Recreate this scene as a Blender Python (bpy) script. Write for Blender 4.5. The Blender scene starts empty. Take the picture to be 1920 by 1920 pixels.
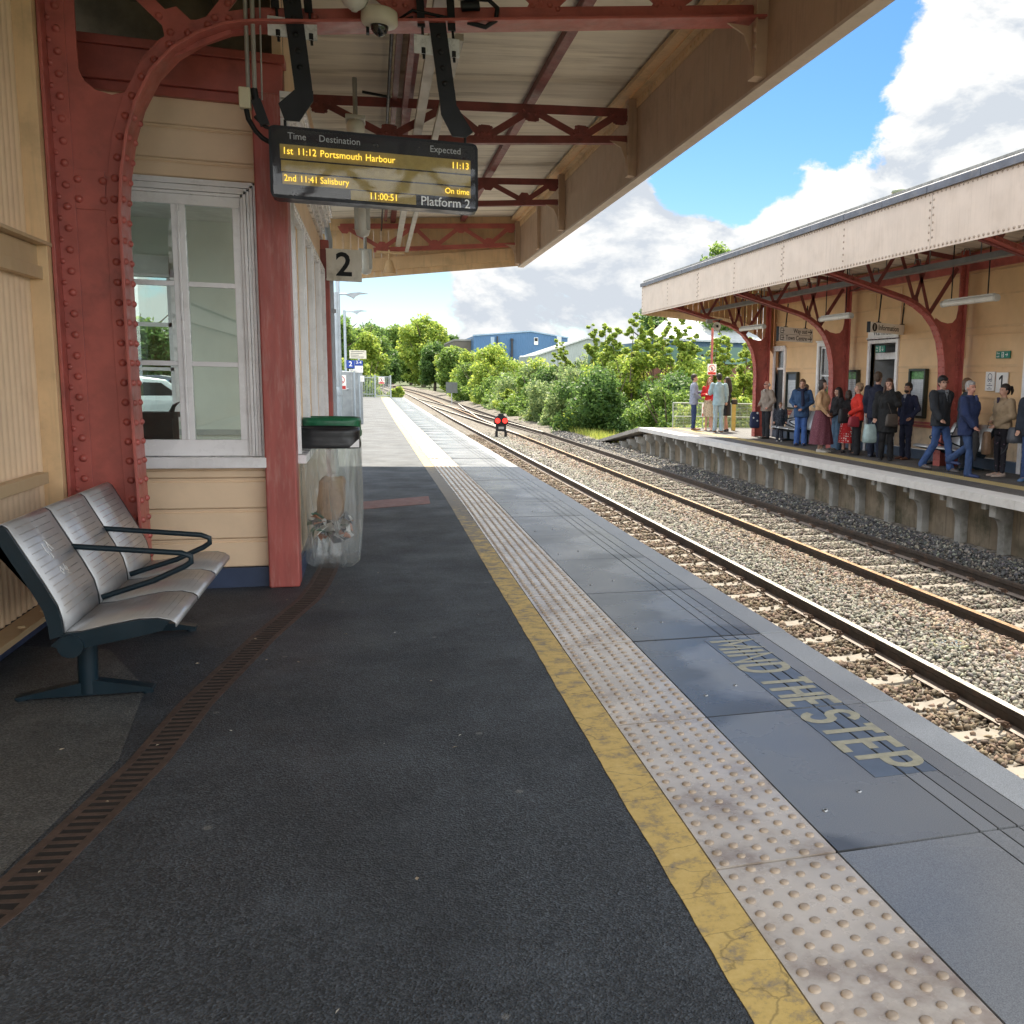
import bpy, bmesh, math, random
import numpy as np
from mathutils import Vector, Matrix
random.seed(7)
RNG = np.random.default_rng(11)
sc = bpy.context.scene
COL = sc.collection
PI = math.pi
R = math.radians

# ------------------------------------------------------------------ camera
yaw, pitch, roll = R(17.797), R(7.8207), R(1.2543)
fw = Vector((math.sin(yaw)*math.cos(pitch), math.cos(yaw)*math.cos(pitch), -math.sin(pitch)))
rt0 = Vector((math.cos(yaw), -math.sin(yaw), 0)); up0 = rt0.cross(fw)
rt = rt0*math.cos(roll) + up0*math.sin(roll)
up = -rt0*math.sin(roll) + up0*math.cos(roll)
cam = bpy.data.cameras.new('camera')
cam.sensor_width = 36.0
cam.lens = 1775/1920*36
cam.shift_x = -310.2/1920
cam.clip_end = 3000
cam.clip_start = 0.05
co = bpy.data.objects.new('camera', cam)
m = Matrix((rt, up, -fw)).transposed().to_4x4()
m.translation = Vector((0, 0, 1.62))
co.matrix_world = m
COL.objects.link(co)
sc.camera = co

# ------------------------------------------------------------------ sky, sun, exposure
SUN_AZ, SUN_EL = R(8), R(58)
SUN = Vector((math.sin(SUN_AZ)*math.cos(SUN_EL), math.cos(SUN_AZ)*math.cos(SUN_EL), math.sin(SUN_EL)))
world = bpy.data.worlds.new('World'); sc.world = world
world.use_nodes = True
nt = world.node_tree; N = nt.nodes; L = nt.links
N.clear()
def wn(t, **k):
    n = N.new(t)
    for a, v in k.items(): setattr(n, a, v)
    return n
def wmath(op, a, b=None, clamp=False):
    n = N.new('ShaderNodeMath'); n.operation = op; n.use_clamp = clamp
    for i, v in enumerate((a, b)):
        if v is None: continue
        if isinstance(v, (int, float)): n.inputs[i].default_value = v
        else: L.new(v, n.inputs[i])
    return n.outputs[0]
sky = wn('ShaderNodeTexSky', sky_type='NISHITA')
sky.sun_disc = False
sky.sun_elevation = SUN_EL; sky.sun_rotation = SUN_AZ
sky.altitude = 100; sky.air_density = 1.0; sky.dust_density = 0.6; sky.ozone_density = 3.0
SKY_STRENGTH = 0.052
tc = wn('ShaderNodeTexCoord')
sep = wn('ShaderNodeSeparateXYZ'); L.new(tc.outputs['Generated'], sep.inputs[0])
def wnoise(offset, scale, detail, rough, dist=0.0, zs=1.7):
    mp = wn('ShaderNodeMapping'); mp.inputs['Location'].default_value = offset
    mp.inputs['Scale'].default_value = (1, 1, zs)
    L.new(tc.outputs['Generated'], mp.inputs['Vector'])
    n = wn('ShaderNodeTexNoise'); n.inputs['Scale'].default_value = scale; n.inputs['Detail'].default_value = detail
    n.inputs['Roughness'].default_value = rough; n.inputs['Distortion'].default_value = dist
    L.new(mp.outputs[0], n.inputs['Vector'])
    return n.outputs['Fac']
CLOUD_OFF = (3.1, 0.7, 5.2)
n1 = wnoise(CLOUD_OFF, 6.0, 12, 0.62, 0.2)
n1s = wnoise(tuple(a+b for a, b in zip(CLOUD_OFF, (SUN.x*0.045, SUN.y*0.045, SUN.z*0.075))), 6.0, 8, 0.58, 0.2)
n2 = wnoise((1.3, 8.7, 2.2), 2.0, 4, 0.5)
dens = wmath('ADD', wmath('ADD', wmath('MULTIPLY', n1, 1.15), wmath('MULTIPLY', n2, 0.25)), -0.165)
# large banks and gaps of the cloud field: fixed directions of the sky (x, y, z, angular radius in degrees, weight)
BANKS = [
    (0.374, 0.889, 0.266, 6.0, -0.165), (0.427, 0.851, 0.305, 6.0, -0.15), (0.322, 0.924, 0.204, 3.6, -0.22), (0.324, 0.917, 0.233, 4.0, -0.18), (0.375, 0.91, 0.174, 2.6, -0.16), (0.461, 0.848, 0.26, 4.0, -0.16), (0.385, 0.86, 0.335, 6.0, -0.12),
    (-0.004, 0.998, 0.067, 3.6, -0.22), (0.042, 0.996, 0.076, 3.4, -0.20),
    (0.285, 0.944, 0.168, 5.5, 0.074), (0.183, 0.978, 0.103, 7.0, 0.062), (0.414, 0.886, 0.209, 3.6, 0.099), (0.50, 0.833, 0.225, 5.5, 0.099), (0.54, 0.785, 0.30, 7.0, 0.112), (0.492, 0.800, 0.345, 5.0, 0.087), (0.353, 0.925, 0.144, 4.0, 0.074),
    (0.104, 0.993, 0.040, 3.5, 0.062), (-0.02, 0.999, 0.03, 2.5, 0.062), (0.068, 0.99, 0.105, 3.5, 0.062), (0.0, -1.0, 0.45, 70.0, 0.087)]  # last one: unseen cloud bank added behind the camera for fill and reflections
for bx_, by_, bz_, rad, wgt in BANKS:
    v = Vector((bx_, by_, bz_)).normalized()
    dp = wn('ShaderNodeVectorMath', operation='DOT_PRODUCT'); L.new(tc.outputs['Generated'], dp.inputs[0]); dp.inputs[1].default_value = v
    mr = wn('ShaderNodeMapRange', interpolation_type='SMOOTHERSTEP')
    L.new(dp.outputs['Value'], mr.inputs['Value'])
    mr.inputs['From Min'].default_value = math.cos(R(rad*1.25)); mr.inputs['From Max'].default_value = 1.0
    mr.inputs['To Min'].default_value = 0.0; mr.inputs['To Max'].default_value = wgt*1.15
    dens = wmath('ADD', dens, mr.outputs[0])
mk = wn('ShaderNodeMapRange', interpolation_type='SMOOTHSTEP'); L.new(dens, mk.inputs['Value'])
mk.inputs['From Min'].default_value = 0.445; mk.inputs['From Max'].default_value = 0.535
shade = wmath('MULTIPLY', wmath('SUBTRACT', n1, n1s), 8.5)
core = wn('ShaderNodeMapRange'); L.new(dens, core.inputs['Value'])
core.inputs['From Min'].default_value = 0.50; core.inputs['From Max'].default_value = 0.80
core.inputs['To Min'].default_value = 0.0; core.inputs['To Max'].default_value = 0.22
lit = wmath('SUBTRACT', wmath('ADD', shade, 0.70), core.outputs[0], True)
cr = wn('ShaderNodeMix', data_type='RGBA'); L.new(lit, cr.inputs[0])
cr.inputs[6].default_value = (0.62, 0.67, 0.735, 1); cr.inputs[7].default_value = (1.0, 0.995, 0.97, 1)
CLOUD_GAIN = 0.34
bgs = wn('ShaderNodeBackground'); bgs.inputs['Strength'].default_value = SKY_STRENGTH
# the air over the damp fields: sky saturation as the summer sky has it
hs = wn('ShaderNodeHueSaturation'); hs.inputs['Saturation'].default_value = 1.35; hs.inputs['Value'].default_value = 1.0
L.new(sky.outputs[0], hs.inputs['Color']); L.new(hs.outputs[0], bgs.inputs['Color'])
# clouds away from the sun, behind the camera: gain raised as added fill light
away = wn('ShaderNodeVectorMath', operation='DOT_PRODUCT'); L.new(tc.outputs['Generated'], away.inputs[0]); away.inputs[1].default_value = Vector((SUN.x, SUN.y, 0)).normalized()
aw = wn('ShaderNodeMapRange', interpolation_type='SMOOTHSTEP'); L.new(away.outputs['Value'], aw.inputs['Value'])
aw.inputs['From Min'].default_value = 0.75; aw.inputs['From Max'].default_value = -0.7; aw.inputs['To Min'].default_value = CLOUD_GAIN; aw.inputs['To Max'].default_value = CLOUD_GAIN*3.2
bgc = wn('ShaderNodeBackground'); L.new(aw.outputs[0], bgc.inputs['Strength'])
L.new(cr.outputs[2], bgc.inputs['Color'])
mixs = wn('ShaderNodeMixShader'); L.new(mk.outputs[0], mixs.inputs[0]); L.new(bgs.outputs[0], mixs.inputs[1]); L.new(bgc.outputs[0], mixs.inputs[2])
wo = wn('ShaderNodeOutputWorld'); L.new(mixs.outputs[0], wo.inputs['Surface'])

sl = bpy.data.lights.new('sun', 'SUN'); sl.energy = 3.5; sl.angle = R(0.53); sl.color = (1.0, 0.91, 0.76)
so = bpy.data.objects.new('sun', sl); so.rotation_euler = SUN.to_track_quat('Z', 'Y').to_euler(); so.location = SUN*60
COL.objects.link(so)
sc.view_settings.view_transform = 'Standard'; sc.view_settings.look = 'None'
sc.view_settings.gamma = 1.0; sc.view_settings.use_curve_mapping = False
sc.view_settings.exposure = 1.72
sc.cycles.max_bounces = 10; sc.cycles.diffuse_bounces = 5; sc.cycles.transparent_max_bounces = 12

# ------------------------------------------------------------------ helpers
class MB:
    """collects shapes into one mesh; coordinates are world ones (or local ones of a thing at the origin)"""
    def __init__(s): s.v = []; s.f = []; s.sm = []; s.mi = []
    def add(s, vs, fs, smooth=False, mi=0):
        o = len(s.v); s.v += [tuple(v) for v in vs]
        for f in fs: s.f.append([i+o for i in f]); s.sm.append(smooth); s.mi.append(mi)
        return s
    def box(s, x0, x1, y0, y1, z0, z1, mi=0):
        vs = [(x, y, z) for z in (z0, z1) for y in (y0, y1) for x in (x0, x1)]
        return s.add(vs, [(0,2,3,1),(4,5,7,6),(0,1,5,4),(2,6,7,3),(0,4,6,2),(1,3,7,5)], mi=mi)
    def beam(s, p0, p1, w, h, up=(0,0,1), mi=0):
        p0 = Vector(p0); p1 = Vector(p1); d = (p1-p0).normalized(); u = Vector(up)
        r = d.cross(u)
        if r.length < 1e-5: r = d.cross(Vector((1,0,0)))
        r.normalize(); u = r.cross(d)
        vs = []
        for p in (p0, p1):
            for a, b in ((-1,-1),(1,-1),(1,1),(-1,1)): vs.append(p + r*a*w/2 + u*b*h/2)
        return s.add(vs, [(0,1,2,3),(7,6,5,4),(0,4,5,1),(1,5,6,2),(2,6,7,3),(3,7,4,0)], mi=mi)
    def tube(s, pts, r, n=8, mi=0, caps=True, sq=(1,1)):
        pts = [Vector(p) for p in pts]; k = len(pts)
        rs = r if isinstance(r, (list, tuple)) else [r]*k
        u = None; vs = []; fs = []
        for i, p in enumerate(pts):
            d = (pts[min(i+1,k-1)] - pts[max(i-1,0)]).normalized()
            if u is None:
                u = Vector((0,0,1)) if abs(d.z) < .9 else Vector((1,0,0))
            w = d.cross(u)
            if w.length < 1e-6: w = d.cross(Vector((0,1,0)))
            w.normalize(); u = w.cross(d).normalized()
            for j in range(n):
                a = 2*PI*j/n
                vs.append(p + (w*math.cos(a)*sq[0] + u*math.sin(a)*sq[1])*rs[i])
        for i in range(k-1):
            for j in range(n):
                fs.append((i*n+j, i*n+(j+1)%n, (i+1)*n+(j+1)%n, (i+1)*n+j))
        s.add(vs, fs, n > 4, mi)
        if caps: s.add(vs[:n], [tuple(range(n))[::-1]], False, mi); s.add(vs[-n:], [tuple(range(n))], False, mi)
        return s
    def ell(s, c, rr, n=10, mi=0, half=False, mat=None):
        if isinstance(rr, (int, float)): rr = (rr, rr, rr)
        m_ = max(3, n//2); vs = []; fs = []
        for i in range(m_+1):
            t = PI*i/m_ * (0.5 if half else 1)
            for j in range(n):
                a = 2*PI*j/n
                q = Vector((math.sin(t)*math.cos(a)*rr[0], math.sin(t)*math.sin(a)*rr[1], math.cos(t)*rr[2]))
                if mat is not None: q = mat @ q
                vs.append(q + Vector(c))
        for i in range(m_):
            for j in range(n):
                fs.append((i*n+j, (i+1)*n+j, (i+1)*n+(j+1)%n, i*n+(j+1)%n))
        return s.add(vs, fs, True, mi)
    def lathe(s, prof, c=(0,0,0), n=16, mi=0, smooth=True, sx=1, sy=1):
        vs = []; fs = []
        for r, z in prof:
            for j in range(n):
                a = 2*PI*j/n; vs.append((c[0]+r*sx*math.cos(a), c[1]+r*sy*math.sin(a), c[2]+z))
        for i in range(len(prof)-1):
            for j in range(n): fs.append((i*n+j, i*n+(j+1)%n, (i+1)*n+(j+1)%n, (i+1)*n+j))
        return s.add(vs, fs, smooth, mi)
    def prism(s, poly, ext, mi=0, smooth=False):
        """poly: 3D loop, ext: extrusion vector"""
        n = len(poly); a = [Vector(p) for p in poly]; e = Vector(ext); b = [p+e for p in a]
        s.add(a+b, [tuple(range(n))[::-1], tuple(range(n, 2*n))], False, mi)
        return s.add(a+b, [(i, (i+1)%n, n+(i+1)%n, n+i) for i in range(n)], smooth, mi)
    def ribbon(s, pts, w, t, side, mi=0):
        """a flat bar swept along pts: w wide along the fixed vector side, t thick"""
        pts = [Vector(p) for p in pts]; sd = Vector(side).normalized(); k = len(pts); vs = []; fs = []
        for i, p in enumerate(pts):
            d = (pts[min(i+1,k-1)] - pts[max(i-1,0)]).normalized(); nn = d.cross(sd).normalized()
            for a, b in ((-1,-1),(1,-1),(1,1),(-1,1)): vs.append(p + sd*a*w/2 + nn*b*t/2)
        for i in range(k-1):
            for j in range(4): fs.append((i*4+j, i*4+(j+1)%4, (i+1)*4+(j+1)%4, (i+1)*4+j))
        fs += [(3,2,1,0), tuple((k-1)*4+j for j in range(4))]
        return s.add(vs, fs, False, mi)
    def rivet(s, p, nrm, r=.018, h=.8, n=8, mi=0):
        r *= 1.2
        q = Vector(nrm).to_track_quat('Z', 'Y').to_matrix()
        vs = []; fs = []; p = Vector(p)
        for rr, z in ((1, 0), (.8, h*.65), (.35, h)):
            for j in range(n):
                a = 2*PI*j/n; vs.append(p + q @ Vector((math.cos(a)*rr*r, math.sin(a)*rr*r, z*r)))
        for i in range(2):
            for j in range(n): fs.append((i*n+j, i*n+(j+1)%n, (i+1)*n+(j+1)%n, (i+1)*n+j))
        fs.append(tuple(2*n+j for j in range(n)))
        return s.add(vs, fs, True, mi)
    def build(s, name, mats, parent=None, bevel=0, origin=None, fix=True):
        me = bpy.data.meshes.new(name)
        o0 = Vector(parent['_o']) if parent is not None and '_o' in parent else Vector(origin or (0,0,0))
        me.from_pydata([(v[0]-o0.x, v[1]-o0.y, v[2]-o0.z) for v in s.v], [], s.f)
        if not isinstance(mats, (list, tuple)): mats = [mats]
        for m_ in mats: me.materials.append(m_)
        me.polygons.foreach_set('use_smooth', s.sm); me.polygons.foreach_set('material_index', s.mi)
        if fix:
            b = bmesh.new(); b.from_mesh(me); bmesh.ops.recalc_face_normals(b, faces=b.faces); b.to_mesh(me); b.free()
        me.update()
        ob = bpy.data.objects.new(name, me); COL.objects.link(ob)
        if parent is not None: ob.parent = parent; ob['_o'] = list(o0)
        else: ob.location = o0; ob['_o'] = list(o0)
        if bevel:
            md = ob.modifiers.new('edge', 'BEVEL'); md.width = bevel; md.segments = 2; md.limit_method = 'ANGLE'; md.angle_limit = R(40)
        return ob
def tag(o, label, cat, group=None):
    o['label'] = label; o['category'] = cat
    if group: o['group'] = group
    return o
def struct(o): o['kind'] = 'structure'; return o
def stuff(o, label=None, cat=None):
    o['kind'] = 'stuff'
    if label: o['label'] = label; o['category'] = cat
    return o
def thing(name, label, cat, loc=(0,0,0), group=None, rz=0):
    o = bpy.data.objects.new(name, None); o.empty_display_size = .1; COL.objects.link(o)
    o.location = loc; o.rotation_euler = (0,0,rz); o['_o'] = list(loc) if rz == 0 else [0,0,0]
    return tag(o, label, cat, group)
def kids(o): return [c for c in COL.objects if c.parent == o]
def copy_tree(o, parent=None):
    c = o.copy(); COL.objects.link(c)
    if parent is not None: c.parent = parent
    for ch in kids(o): copy_tree(ch, c)
    return c

# ------------------------------------------------------------------ materials
def M(name, col, rough=.6, var=.12, vs=4, bump=0, bs=120, metal=0, dirt=None, ds=2.0, da=.5, streak=None, spec=.5, bd=.004, coat=0, stretch=(1,1,1)):
    """paint / metal / stone with uneven colour, optional dirt patches, optional vertical run marks, optional fine relief"""
    mt = bpy.data.materials.new(name); mt.use_nodes = True
    n = mt.node_tree.nodes; l = mt.node_tree.links; bs_ = n['Principled BSDF']
    t = n.new('ShaderNodeTexCoord')
    mp = n.new('ShaderNodeMapping'); mp.inputs['Scale'].default_value = stretch; l.new(t.outputs['Object'], mp.inputs[0])
    def noise(scale, det=5, ro=.6, src=None):
        q = n.new('ShaderNodeTexNoise'); q.inputs['Scale'].default_value = scale; q.inputs['Detail'].default_value = det
        q.inputs['Roughness'].default_value = ro; l.new((src or mp).outputs[0], q.inputs['Vector']); return q.outputs['Fac']
    def ramp(x, a, b):
        q = n.new('ShaderNodeMapRange'); q.interpolation_type = 'SMOOTHSTEP'; l.new(x, q.inputs[0])
        q.inputs[1].default_value = a; q.inputs[2].default_value = b; return q
    def mix(f, a, b):
        q = n.new('ShaderNodeMix'); q.data_type = 'RGBA'
        if hasattr(f, 'links'): l.new(f, q.inputs[0])
        else: q.inputs[0].default_value = f
        for i, x in ((6, a), (7, b)):
            if hasattr(x, 'links'): l.new(x, q.inputs[i])
            else: q.inputs[i].default_value = (*x, 1)
        return q.outputs[2]
    lo = tuple(c*(1-var) for c in col); hi = tuple(min(1, c*(1+var)) for c in col)
    c = mix(ramp(noise(vs), .3, .7).outputs[0], lo, hi)
    if dirt:
        rr = ramp(noise(ds, 8, .65), .48, .72); rr.inputs[4].default_value = da
        c = mix(rr.outputs[0], c, dirt)
    if streak:
        m2 = n.new('ShaderNodeMapping'); m2.inputs['Scale'].default_value = (14, 14, .7); l.new(t.outputs['Object'], m2.inputs[0])
        rr = ramp(noise(1.6, 6, .6, m2), .5, .75); rr.inputs[4].default_value = streak[1]
        c = mix(rr.outputs[0], c, streak[0])
    l.new(c, bs_.inputs['Base Color'])
    bs_.inputs['Metallic'].default_value = metal; bs_.inputs['Specular IOR Level'].default_value = spec
    rm = ramp(noise(vs*2.3, 4), .3, .7); rm.inputs[3].default_value = max(.03, rough-.08); rm.inputs[4].default_value = min(1, rough+.08)
    l.new(rm.outputs[0], bs_.inputs['Roughness'])
    if coat: bs_.inputs['Coat Weight'].default_value = coat; bs_.inputs['Coat Roughness'].default_value = .08
    if bump:
        b = n.new('ShaderNodeBump'); b.inputs['Strength'].default_value = bump; b.inputs['Distance'].default_value = bd
        l.new(noise(bs, 6, .65), b.inputs['Height']); l.new(b.outputs[0], bs_.inputs['Normal'])
    return mt
def emit(name, col, s):
    mt = bpy.data.materials.new(name); mt.use_nodes = True; b = mt.node_tree.nodes['Principled BSDF']
    b.inputs['Base Color'].default_value = (*col, 1); b.inputs['Emission Color'].default_value = (*col, 1); b.inputs['Emission Strength'].default_value = s
    b.inputs['Roughness'].default_value = .4
    return mt
def glass(name, tint=(.9,.95,.93), rough=.01, mixf=.86):
    """window glass: a thin pane that reflects and lets the view through"""
    mt = bpy.data.materials.new(name); mt.use_nodes = True; n = mt.node_tree.nodes; l = mt.node_tree.links
    n.clear(); o = n.new('ShaderNodeOutputMaterial'); g = n.new('ShaderNodeBsdfGlossy'); g.inputs['Roughness'].default_value = rough
    t = n.new('ShaderNodeBsdfTransparent'); t.inputs['Color'].default_value = (*tint, 1)
    fr = n.new('ShaderNodeFresnel'); fr.inputs['IOR'].default_value = 1.5
    mu = n.new('ShaderNodeMath'); mu.operation = 'MULTIPLY_ADD'; mu.inputs[1].default_value = 1.6; mu.inputs[2].default_value = 1-mixf-.1 if mixf < .9 else 0.0
    l.new(fr.outputs[0], mu.inputs[0])
    x = n.new('ShaderNodeMixShader'); l.new(mu.outputs[0], x.inputs[0]); l.new(t.outputs[0], x.inputs[1]); l.new(g.outputs[0], x.inputs[2])
    l.new(x.outputs[0], o.inputs[0]); return mt
RED = M('oxide_red_paint', (.40, .098, .08), .42, .14, 5, .12, 60, dirt=(.10,.035,.03), ds=4, da=.4)
REDD = M('dark_red_paint', (.20, .048, .044), .5, .18, 6, .15, 50, dirt=(.06,.03,.028), ds=5, da=.5)
CREAM = M('cream_paint', (.80, .60, .405), .5, .06, 2.5, .06, 30, dirt=(.60,.44,.29), ds=3, da=.35)
CREAM2 = M('weathered_cream_paint', (.72, .50, .28), .55, .08, 3, .1, 40, dirt=(.30,.22,.13), ds=2.5, da=.45, streak=((.30,.22,.14), .35))
BEIGE = M('fascia_beige_paint', (.52, .365, .255), .5, .08, 2, .06, 40, dirt=(.22,.15,.10), ds=2, da=.4, streak=((.20,.14,.10), .35))
PALE = M('pale_fascia_paint', (.66, .555, .47), .5, .05, 2, .06, 40, dirt=(.52,.42,.34), ds=2.5, da=.4, streak=((.38,.30,.24), .28))
SHEET = M('roof_sheet_paint', (.82, .76, .64), .35, .10, 1.5, .08, 25, dirt=(.34,.29,.21), ds=1.6, da=.8, stretch=(.22, 4, 1))
WHITE = M('white_gloss_paint', (.82, .81, .82), .3, .05, 3, .04, 40, dirt=(.55,.53,.5), ds=4, da=.35)
NAVYP = M('plinth_navy_paint', (.035, .055, .11), .5, .15, 4, .1, 50)
BLACKM = M('black_metal', (.008, .009, .011), .45, .2, 6, .05, 80, spec=.3)
BLUEBLK = M('dark_blue_green_metal', (.007, .019, .028), .4, .15, 5, .1, 120, spec=.35)
GALV = M('galvanised_steel', (.42, .44, .46), .45, .12, 8, .05, 60, metal=.7)
GREYP = M('grey_conduit', (.30, .29, .27), .5, .15, 6)
STEEL = M('brushed_stainless', (.50, .51, .52), .36, .05, 3, .03, 200, metal=.55)
CONC = M('concrete', (.36, .34, .31), .8, .12, 3, .3, 90, dirt=(.20,.18,.15), ds=2.5, da=.55)
GLASS = glass('window_glass')
DARKV = M('dark_interior', (.02, .02, .022), .8, .2, 3)

# ================================================================== GROUND, TRACK BED, PLATFORMS
def interp(tab):
    xs = [a for a, b in tab]; ys = [b for a, b in tab]
    return lambda y: float(np.interp(y, xs, ys))
offp = interp([(-20,0),(13,0),(18,-.05),(22,-.08),(28,-.13),(35,-.2),(46,-.26),(59,-.34),(76,-.40)])       # bend of platform 2
offt = interp([(-20,0),(12,0),(30,-.12),(60,-.25),(100,-.2),(145,-.35),(195,-1.4),(240,-2.8),(300,-6.5),(360,-12),(460,-26)])

def asphalt(name, base, light, dark_patch):
    mt = bpy.data.materials.new(name); mt.use_nodes = True
    n = mt.node_tree.nodes; l = mt.node_tree.links; b = n['Principled BSDF']
    t = n.new('ShaderNodeTexCoord')
    def noise(sc_, det=4, ro=.6, st=None):
        q = n.new('ShaderNodeTexNoise'); q.inputs['Scale'].default_value = sc_; q.inputs['Detail'].default_value = det; q.inputs['Roughness'].default_value = ro
        if st:
            mp = n.new('ShaderNodeMapping'); mp.inputs['Scale'].default_value = st; l.new(t.outputs['Object'], mp.inputs[0]); l.new(mp.outputs[0], q.inputs['Vector'])
        else: l.new(t.outputs['Object'], q.inputs['Vector'])
        return q.outputs['Fac']
    def rng(x, a, b_, c, d):
        q = n.new('ShaderNodeMapRange'); l.new(x, q.inputs[0])
        for i, v in enumerate((a, b_, c, d)): q.inputs[i+1].default_value = v
        return q.outputs[0]
    def mix(f, a, c):
        q = n.new('ShaderNodeMix'); q.data_type = 'RGBA'; l.new(f, q.inputs[0])
        for i, x in ((6, a), (7, c)):
            if hasattr(x, 'links'): l.new(x, q.inputs[i])
            else: q.inputs[i].default_value = (*x, 1)
        return q.outputs[2]
    grain = n.new('ShaderNodeTexVoronoi'); grain.inputs['Scale'].default_value = 140; l.new(t.outputs['Object'], grain.inputs['Vector'])
    gr = rng(grain.outputs['Color'], .35, 1.0, 0, 1.15)
    c = mix(gr, base, light)
    c = mix(rng(noise(.9, 6, .65, (1, .6, 1)), .42, .66, 0, .55), c, dark_patch)
    c = mix(rng(noise(2.3, 6, .7), .5, .72, 0, .22), c, tuple(x*1.5 for x in light))
    # trodden gum and paint spots, oil marks
    gv = n.new('ShaderNodeTexVoronoi'); gv.inputs['Scale'].default_value = 2.6; l.new(t.outputs['Object'], gv.inputs['Vector'])
    c = mix(rng(gv.outputs['Distance'], .035, .05, .55, 0), c, (.20, .20, .19))
    gv2 = n.new('ShaderNodeTexVoronoi'); gv2.inputs['Scale'].default_value = 1.1; l.new(t.outputs['Object'], gv2.inputs['Vector'])
    gd = n.new('ShaderNodeMath'); gd.operation = 'ADD'; l.new(gv2.outputs['Distance'], gd.inputs[0]); l.new(rng(noise(7, 5, .7), .3, .7, -.07, .07), gd.inputs[1])
    c = mix(rng(gd.outputs[0], .06, .13, .6, 0), c, tuple(q*.6 for q in dark_patch))
    l.new(c, b.inputs['Base Color'])
    l.new(rng(noise(1.4, 5, .6), .35, .7, .50, .74), b.inputs['Roughness'])
    b.inputs['Specular IOR Level'].default_value = .5
    bp = n.new('ShaderNodeBump'); bp.inputs['Strength'].default_value = .8; bp.inputs['Distance'].default_value = .005
    l.new(grain.outputs['Distance'], bp.inputs['Height']); l.new(bp.outputs[0], b.inputs['Normal'])
    return mt
ASPH = asphalt('platform_asphalt', (.021, .026, .032), (.086, .102, .122), (.012, .0145, .018))
ASPHR = asphalt('far_platform_asphalt', (.075, .072, .07), (.17, .165, .16), (.05, .05, .05))

def slabmat(name, col, rough, wav, speck=.35, patchy=False):
    mt = bpy.data.materials.new(name); mt.use_nodes = True
    n = mt.node_tree.nodes; l = mt.node_tree.links; b = n['Principled BSDF']
    t = n.new('ShaderNodeTexCoord')
    a = n.new('ShaderNodeTexNoise'); a.inputs['Scale'].default_value = 260; a.inputs['Detail'].default_value = 2; l.new(t.outputs['Object'], a.inputs['Vector'])
    w = n.new('ShaderNodeTexNoise'); w.inputs['Scale'].default_value = 1.5; w.inputs['Detail'].default_value = 6; l.new(t.outputs['Object'], w.inputs['Vector'])
    isl = n.new('ShaderNodeNewGeometry')
    def rng(x, p, q, r, s):
        m_ = n.new('ShaderNodeMapRange'); l.new(x, m_.inputs[0])
        for i, v in enumerate((p, q, r, s)): m_.inputs[i+1].default_value = v
        return m_.outputs[0]
    def mul(x, y):
        m_ = n.new('ShaderNodeMath'); m_.operation = 'MULTIPLY'; l.new(x, m_.inputs[0])
        if hasattr(y, 'links'): l.new(y, m_.inputs[1])
        else: m_.inputs[1].default_value = y
        return m_.outputs[0]
    f = mul(mul(rng(a.outputs['Fac'], .3, .7, 1-speck, 1+speck), rng(w.outputs['Fac'], .3, .7, .86, 1.14)), rng(isl.outputs['Random Per Island'], 0, 1, .9, 1.1))
    h = n.new('ShaderNodeVectorMath'); h.operation = 'SCALE'; h.inputs[0].default_value = col; l.new(f, h.inputs['Scale'])
    if patchy:   # darker along the tactile strip and the joints, lighter lobes from the edge
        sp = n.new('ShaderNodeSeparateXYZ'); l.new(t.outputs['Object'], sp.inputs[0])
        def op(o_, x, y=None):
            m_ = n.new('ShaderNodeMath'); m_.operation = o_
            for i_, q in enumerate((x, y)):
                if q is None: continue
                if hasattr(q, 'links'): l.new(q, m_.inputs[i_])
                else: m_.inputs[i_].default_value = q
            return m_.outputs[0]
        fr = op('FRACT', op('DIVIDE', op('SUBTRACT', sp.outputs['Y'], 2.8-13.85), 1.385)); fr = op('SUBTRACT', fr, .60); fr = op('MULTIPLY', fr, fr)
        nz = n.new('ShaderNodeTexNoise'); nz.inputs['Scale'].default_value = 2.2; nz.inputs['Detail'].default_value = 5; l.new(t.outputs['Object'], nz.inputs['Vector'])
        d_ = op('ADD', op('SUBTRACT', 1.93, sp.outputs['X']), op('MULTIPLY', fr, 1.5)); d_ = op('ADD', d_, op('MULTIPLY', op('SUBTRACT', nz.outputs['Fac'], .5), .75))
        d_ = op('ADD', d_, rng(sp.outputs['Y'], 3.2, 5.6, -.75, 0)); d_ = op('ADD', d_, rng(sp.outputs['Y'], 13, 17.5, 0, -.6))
        dark_patch = rng(d_, -.03, .12, 0, 1)
        dk = n.new('ShaderNodeMix'); dk.data_type = 'RGBA'; l.new(dark_patch, dk.inputs[0]); l.new(h.outputs[0], dk.inputs[6]); dk.inputs[7].default_value = (*[q*.36 for q in col], 1); l.new(dk.outputs[2], b.inputs['Base Color'])
    else: l.new(h.outputs[0], b.inputs['Base Color'])
    l.new(rng(w.outputs['Fac'], .3, .7, rough-.05, rough+.08), b.inputs['Roughness'])
    w2 = n.new('ShaderNodeTexNoise'); w2.inputs['Scale'].default_value = 1.1; w2.inputs['Detail'].default_value = 1.5; l.new(t.outputs['Object'], w2.inputs['Vector'])
    b1 = n.new('ShaderNodeBump'); b1.inputs['Strength'].default_value = wav; b1.inputs['Distance'].default_value = .03; l.new(w2.outputs['Fac'], b1.inputs['Height'])
    b2 = n.new('ShaderNodeBump'); b2.inputs['Strength'].default_value = .12; b2.inputs['Distance'].default_value = .002; l.new(a.outputs['Fac'], b2.inputs['Height']); l.new(b1.outputs[0], b2.inputs['Normal'])
    l.new(b2.outputs[0], b.inputs['Normal'])
    return mt
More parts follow.
